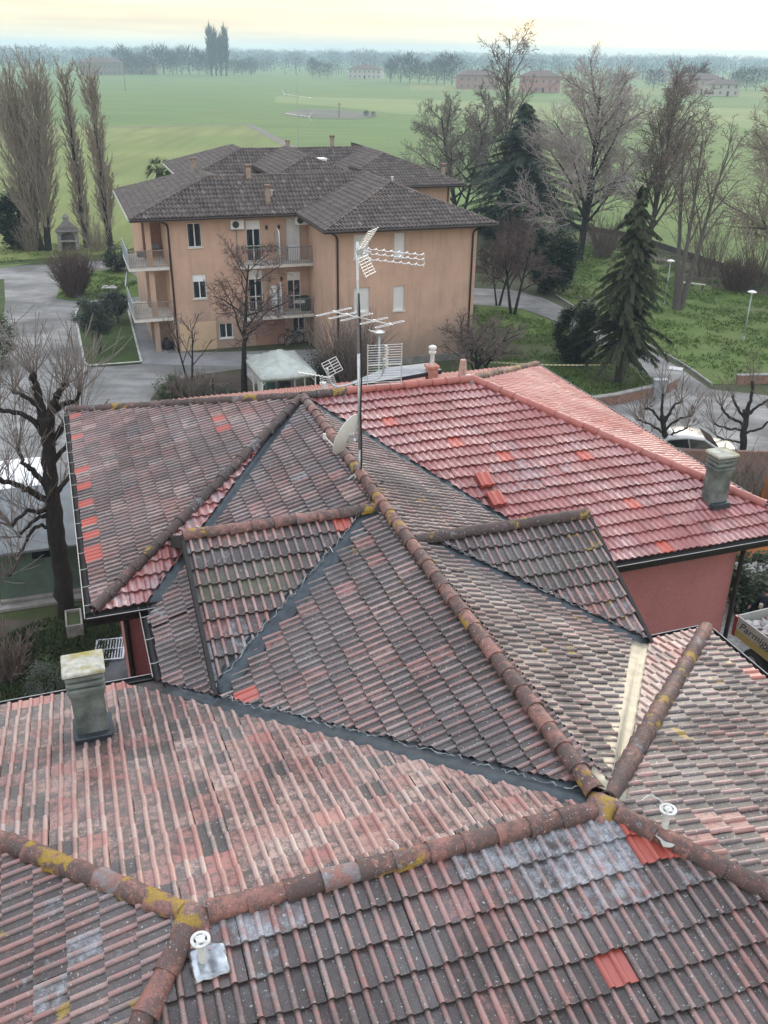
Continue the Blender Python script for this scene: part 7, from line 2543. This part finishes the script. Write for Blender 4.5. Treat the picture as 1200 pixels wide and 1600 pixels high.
mb = MB(); mb.bevbox(-.22, .22, -.02, .02, 0, 1.25, .01); o = mb.build('wooden_board', plain('leaning_board', (.30, .22, .14), .8)); o.location = fb(10.25, -.2); o.rotation_euler = (-.15, .12, PHI + 1.2); tag(o, 'brown board leaning on the wall beside the bicycles', 'board')
mb = MB(); mb.lathe([(.25, 0), (.42, .18), (.40, .45), (.2, .68), (.05, .74)], n=12); o = mb.build('covered_bundle', plain('black_cover', (.02, .021, .025), .5, 0, .3, 8)); o.location = fb(1.55, 1.6); tag(o, 'black covered bundle under the lower left balcony', 'bundle')
mb = MB(); mb.tube([(0, 0, 0), (0, 0, 1.1)], .05, 8); mb.lathe([(.07, 0), (.07, .05)], c=(0, 0, 1.08), n=8); o = mb.build('garden_post', M_BLACK); o.location = at(334, 622, 0); tag(o, 'short dark post standing in the planting bed', 'post')
# ---- the worker at the right edge
def person(loc, face):
    e = empty('person', loc, face)
    tag(e, 'person in dark cap and navy jacket behind the truck holding an upright pole', 'person')
    def skin(name, verts, edges, rad, mat, sub=2):
        me = bpy.data.meshes.new(name); me.from_pydata(verts, edges, []); o = bpy.data.objects.new(name, me); COL.objects.link(o); o.parent = e
        o.modifiers.new('skin', 'SKIN'); s = o.modifiers.new('sub', 'SUBSURF'); s.levels = sub; s.render_levels = sub
        for k, v in enumerate(me.skin_vertices[0].data):
            r = rad[k]; v.radius = r if isinstance(r, tuple) else (r, r)
            v.use_root = (k == 0)
        me.materials.append(mat)
        return o
    nav = plain('navy_jacket', (.012, .016, .03), .8, 0, .25, 9); sk = plain('skin', (.42, .25, .18), .55, 0, .08, 12)
    V = [(0, 0, .95), (0, 0, 1.12), (0, .01, 1.32), (0, .01, 1.46), (0, -.01, 1.54), (.10, 0, .90), (.12, .01, .50), (.12, .05, .09), (.12, -.10, .05), (-.10, 0, .90), (-.12, .01, .50), (-.12, .05, .09), (-.12, -.10, .05),
         (.20, .01, 1.42), (.25, -.06, 1.16), (.20, -.32, 1.12), (-.20, .01, 1.42), (-.30, -.04, 1.15), (-.30, -.26, 1.08)]
    E = [(0, 1), (1, 2), (2, 3), (3, 4), (0, 5), (5, 6), (6, 7), (7, 8), (0, 9), (9, 10), (10, 11), (11, 12), (3, 13), (13, 14), (14, 15), (3, 16), (16, 17), (17, 18)]
    R = [(.16, .12), (.165, .12), (.19, .13), (.14, .10), .06, .10, .07, .05, .04, .10, .07, .05, .04, .075, .058, .042, .075, .058, .042]
    skin('body', V, E, R, nav)
    mb = MB(); prof = []
    for k in range(13):
        a = math.pi * k / 12; prof.append((.082 * math.sin(a) * (1.0 if k < 7 else .92) + .001, -.125 * math.cos(a)))
    mb.lathe(prof, n=18, mtx=Matrix.Translation((0, -.02, 1.66)) @ Matrix.Diagonal((.95, 1.1, 1, 1)))
    mb.tube([(0, -.11, 1.68), (0, -.135, 1.645), (0, -.11, 1.635)], [.012, .018, .012], 6)
    for s in (-1, 1):
        mb.lathe([(.0, -.03), (.02, 0), (0, .03)], c=(s * .083, 0, 1.655), n=8)
    mb.build('head', sk, e, True)
    mb = MB()
    for s in (-1, 1):
        mb.lathe([(0, -.011), (.014, 0), (0, .011)], c=(s * .03, -.102, 1.67), n=8)
    mb.tube([(-.025, -.103, 1.605), (0, -.108, 1.602), (.025, -.103, 1.605)], .005, 5)
    mb.build('eyes_and_mouth', plain('face_dark', (.06, .03, .025), .5), e)
    mb = MB(); mb.lathe([(.088, 1.70), (.092, 1.73), (.08, 1.785), (.04, 1.81), (0, 1.815)], c=(0, -.02, 0), n=18); mb.add([(-.07, -.10, 1.705), (.07, -.10, 1.705), (.05, -.19, 1.695), (-.05, -.19, 1.695), (-.07, -.10, 1.715), (.07, -.10, 1.715), (.05, -.19, 1.705), (-.05, -.19, 1.705)], [(0, 3, 2, 1), (4, 5, 6, 7), (3, 7, 6, 2), (0, 4, 7, 3), (1, 2, 6, 5)])
    mb.build('cap', plain('dark_cap', (.015, .015, .017), .8), e, True, auto=40)
    for s, hx, hy, hz in ((1, .19, -.36, 1.12), (-1, -.30, -.30, 1.06)):
        mb = MB(); mb.bevbox(hx - .022, hx + .022, hy - .05, hy + .035, hz - .045, hz + .045, .015)
        for k in range(4):
            zz = hz + .034 - .023 * k; L = (.030, .034, .032, .026)[k]
            mb.tube([(hx, hy - .04, zz), (hx - .004 * s, hy - .04 - L, zz), (hx - .030 * s, hy - .055 - L, zz - .002), (hx - .05 * s, hy - .045 - L * .5, zz - .004)], [.010, .010, .009, .007], 6)
        mb.tube([(hx - .01 * s, hy - .01, hz + .04), (hx - .035 * s, hy - .03, hz + .055), (hx - .05 * s, hy - .06, hz + .045)], [.012, .011, .008], 6)
        mb.build('hand', sk, e, True)
    return e
wp = at(1197, 926, 1.66)
person((wp.x + .05, wp.y, 0), math.radians(-62))
wk = Matrix.Translation((wp.x + .05, wp.y, 0)) @ Matrix.Rotation(math.radians(-62), 4, 'Z') @ Vector((.155, -.385, 0))
mb = MB(); mb.tube([(0, 0, 0), (0, 0, 1.45)], .022, 8); mb.bevbox(-.05, .05, -.05, .05, 1.3, 1.45, .01); o = mb.build('wooden_pole', plain('pole_wood', (.42, .36, .28), .7)); o.location = wk; tag(o, 'upright wooden pole held by the worker behind the truck', 'pole')
# ================================================================== far plain: farms, tree belts
M_FARTREE = bark('far_branches', (.035, .034, .030), (.075, .068, .058), 1.0)
def broom(rg, n, w, taper=.55, lo=.12):
    """bare crown of unit height made of narrow upright blades on a short trunk"""
    mb = MB()
    mb.tube([(0, 0, -.01), (0, 0, .5)], [.02, .008], 4)
    for k in range(n):
        while True:
            q = Vector((rg.uniform(-1, 1), rg.uniform(-1, 1), rg.uniform(-1, 1)))
            if q.length < 1:
                break
        cz = (1 + lo) / 2
        p = Vector((q.x * w, q.y * w, cz + q.z * (1 - lo) * .46))
        d = Vector((q.x * w * taper + rg.gauss(0, .03), q.y * w * taper + rg.gauss(0, .03), .10 + .06 * q.z)) * rg.uniform(.6, 1.3)
        b = rg.uniform(0, 6.28)
        s = Vector((math.cos(b), math.sin(b), 0)) * rg.uniform(.008, .020)
        mb.add([p - s, p + s, p + d], [(0, 1, 2)])
    return mb
rg = random.Random(77)
def far_mesh(name, n, w, taper, seed, lo=.12):
    mb = broom(random.Random(seed), n, w, taper, lo)
    me = bpy.data.meshes.new(name); me.from_pydata(mb.v, [], mb.f); me.materials.append(M_FARTREE); me.update()
    return me
ROUNDM = [far_mesh('far_crown', 560, .34 + .05 * k, .5, k, .03) for k in range(4)]
POPM = [far_mesh('far_poplar', 360, .060, .4, 20 + k, .03) for k in range(3)]
def far_tree(x, y, topy, mesh, label, group, wid=1.0, name='far_tree'):
    loc, h = place((x, y), topy)
    o = bpy.data.objects.new(name, mesh); COL.objects.link(o); o.location = loc; o.scale = (h * wid, h * wid, h); o.rotation_euler = (0, 0, rg.uniform(0, 6.28))
    tag(o, label, 'tree', group)
ORD = ('first', 'second', 'third', 'fourth', 'fifth', 'sixth', 'seventh', 'eighth', 'ninth', 'tenth', 'eleventh')
for x, t, lb in ((331, 38, 'leftmost tall dark poplar of the far clump'), (338, 46, 'second tall dark poplar of the far clump'), (346, 52, 'third, shorter dark poplar of the far clump'), (354, 40, 'rightmost tall dark poplar of the far clump')):
    far_tree(x, 119, t, rg.choice(POPM), lb, 'far poplars on the plain', 1.15, 'far_poplar')
for k, x in enumerate((192, 206, 222, 240, 257, 270, 284, 297, 311, 322)):
    far_tree(x, 116 + k * .2, rg.uniform(66, 80), rg.choice(ROUNDM), ('%s hazy bare tree in the row left of the far poplars' % ORD[k]), 'row of hazy bare trees', rg.uniform(.7, .95))
for k, x in enumerate((366, 378, 392)):
    far_tree(x, 118, rg.uniform(84, 94), rg.choice(ROUNDM), ('%s low hazy tree just right of the far poplars' % ORD[k]), 'low hazy trees right of the far poplars', 1.0)
for k, x in enumerate((488, 500, 512, 610, 626, 640, 655, 668, 682, 694, 706)):
    far_tree(x, 122 + (x - 488) * .05, rg.uniform(84, 98) - (14 if x in (694, 706, 640) else 0), rg.choice(ROUNDM), ('%s hazy bare tree from the pale villa side in the belt beyond the middle field' % ORD[k]), 'hazy belt beyond the middle field', rg.uniform(.8, 1.1))
for k, x in enumerate((955, 970, 1020, 1066, 1090, 1150, 1165, 1180)):
    far_tree(x, 142, rg.uniform(98, 112), rg.choice(ROUNDM), ('%s from the left of the hazy bare trees around the farms on the right' % ORD[k]), 'hazy trees around the right farms', rg.uniform(.9, 1.2))
# belts too far to tell trees apart
def belt(name, y0, y1, dist0, dist1, n, h0, h1, label, seed):
    rg = random.Random(seed)
    mb = MB()
    protos = [broom(random.Random(seed * 7 + k), 80, .36, .5, .06) for k in range(3)]
    for k in range(n):
        t = rg.random()
        d = rg.uniform(dist0, dist1)
        ang = math.radians(rg.uniform(-34, 34))
        x, y = d * math.sin(ang), d * math.cos(ang)
        if mnoise.noise(Vector((x * .004, y * .002, seed))) < -.32:
            continue
        h = rg.uniform(h0, h1) * (1 + .35 * mnoise.noise(Vector((x * .01, y * .01, seed + 3))))
        q = rg.choice(protos)
        c, s = math.cos(t * 6.28), math.sin(t * 6.28)
        o = len(mb.v)
        mb.v.extend([(x + (v[0] * c - v[1] * s) * h * 1.5, y + (v[0] * s + v[1] * c) * h * 1.5, v[2] * h) for v in q.v])
        mb.f.extend([tuple(i + o for i in f) for f in q.f]); mb.mi.extend([0] * len(q.f))
    o = mb.build(name, M_FARTREE)
    o['kind'] = 'stuff'; tag(o, label, 'trees')
belt('tree_belt', 0, 0, 820, 1250, 620, 7, 15, 'scattered hazy tree belts across the middle of the plain', 1)
belt('tree_belt', 0, 0, 1300, 1900, 1500, 12, 20, 'long hazy tree belt along the horizon', 2)
belt('tree_belt', 0, 0, 2100, 2900, 2400, 15, 25, 'farthest pale tree line on the horizon', 3)
# farmhouses
M_FARWIN = plain('far_window', (.10, .09, .085), .6)
def farmhouse(x, y, w, d, h, rot, wallc, label, group='farmhouses on the plain'):
    loc = at(x, y, 0)
    wallc = tuple(round(c * .72, 3) for c in wallc)
    e = empty('farmhouse', loc, math.radians(rot)); tag(e, label, 'house', group)
    mb = MB(); mb.box(-w / 2, w / 2, -d / 2, d / 2, -.2, h); mb.build('wall', plain('farm_' + str(wallc), wallc, .9, 0, .1, .4), e)
    o = .7; rh = d * .22
    mb = MB(); r = max(.5, (w - d) / 2)
    mb.add([(-w / 2 - o, -d / 2 - o, h - .1), (w / 2 + o, -d / 2 - o, h - .1), (w / 2 + o, d / 2 + o, h - .1), (-w / 2 - o, d / 2 + o, h - .1), (-r, 0, h + rh), (r, 0, h + rh)], [(0, 1, 5, 4), (1, 2, 5), (2, 3, 4, 5), (3, 0, 4), (3, 2, 1, 0)])
    rf = mb.build('roof', plain('farm_roof', (.13, .085, .07), .9, 0, .15, .5), e)
    mb = MB(); mb.box(-.4, .4, -.4, .4, h + rh * .5, h + rh + 1.0); mb.build('chimney', plain('farm_roof', (.13, .085, .07)), rf)
    n_ = max(3, int(w / 3.2))
    for lv in range(2):
        for k in range(n_):
            xx = -w / 2 + w * (k + .5) / n_
            mb = MB(); zz = .9 + lv * h * .48
            if lv == 0 and k == n_ // 2:
                mb.box(xx - .6, xx + .6, -d / 2 - .02, -d / 2 + .05, 0, 2.3); mb.build('door', M_PANE, e); continue
            mb.box(xx - .5, xx + .5, -d / 2 - .02, -d / 2 + .05, zz, zz + 1.4); mb.build('window', M_FARWIN, e)
farmhouse(842, 144, 20, 12, 7.5, -6, (.50, .26, .22), 'pink farmhouse with dark hip roof beyond the tall slender tree')
farmhouse(745, 139, 22, 11, 7.0, 4, (.42, .25, .21), 'long reddish farmhouse half hidden behind bare trees')
farmhouse(1085, 146, 26, 12, 7.0, 3, (.48, .34, .28), 'larger farmhouse with pale wing on the right of the plain')
farmhouse(1125, 150, 15, 9, 5.5, 3, (.58, .52, .45), 'pale low farm wing in front of the larger right farmhouse')
farmhouse(572, 123, 24, 12, 6.5, -10, (.60, .56, .48), 'pale villa with dark roof in the middle of the plain')
farmhouse(160, 117, 30, 14, 8.5, 8, (.30, .24, .20), 'left one of two brownish farmhouses behind the poplars')
farmhouse(220, 116, 26, 14, 9.5, 6, (.36, .28, .23), 'right one of two brownish farmhouses near the row of hazy trees')
farmhouse(1030, 128, 16, 10, 6.0, 10, (.50, .44, .38), 'small distant pale farmhouse among trees on the right')
for x, y, t, lb in ((196, 142, 98, 'dark utility pole in the far green field'), (530, 184, 160, 'thin utility pole by the bare patch in the field')):
    loc, h = place((x, y), t)
    e = empty('utility_pole', loc); tag(e, lb, 'pole')
    mb = MB(); mb.tube([(0, 0, 0), (0, 0, h)], [.16, .10], 6); mb.build('post', M_TWIG_GREY, e)
    mb = MB(); mb.box(-.5, .5, -.06, .06, h - .5, h - .38); mb.build('cross_arm', M_TWIG_GREY, e)
# bare shrubs on the pond bank
for k, (x, y, t) in enumerate(((572, 183, 172), (583, 183, 174))):
    far_tree(x, y, t, ROUNDM[k], ('%s small scrub on the edge of the bare patch in the field' % ('left', 'right')[k]), 'scrub by the bare patch', 1.2, 'field_shrub')
# ================================================================== winter haze over the plain
mb = MB(); mb.box(-3000, 3000, -90, 3900, -1.2, 42)
n = NT('haze_air')
v = n.node('ShaderNodeVolumePrincipled')
v.inputs['Color'].default_value = (.62, .84, 1.0, 1)
v.inputs['Density'].default_value = .00044
v.inputs['Anisotropy'].default_value = .2
n.t.links.new(v.outputs[0], n.o.inputs['Volume'])
HAZE = mb.build('haze', n.m)
HAZE['kind'] = 'stuff'
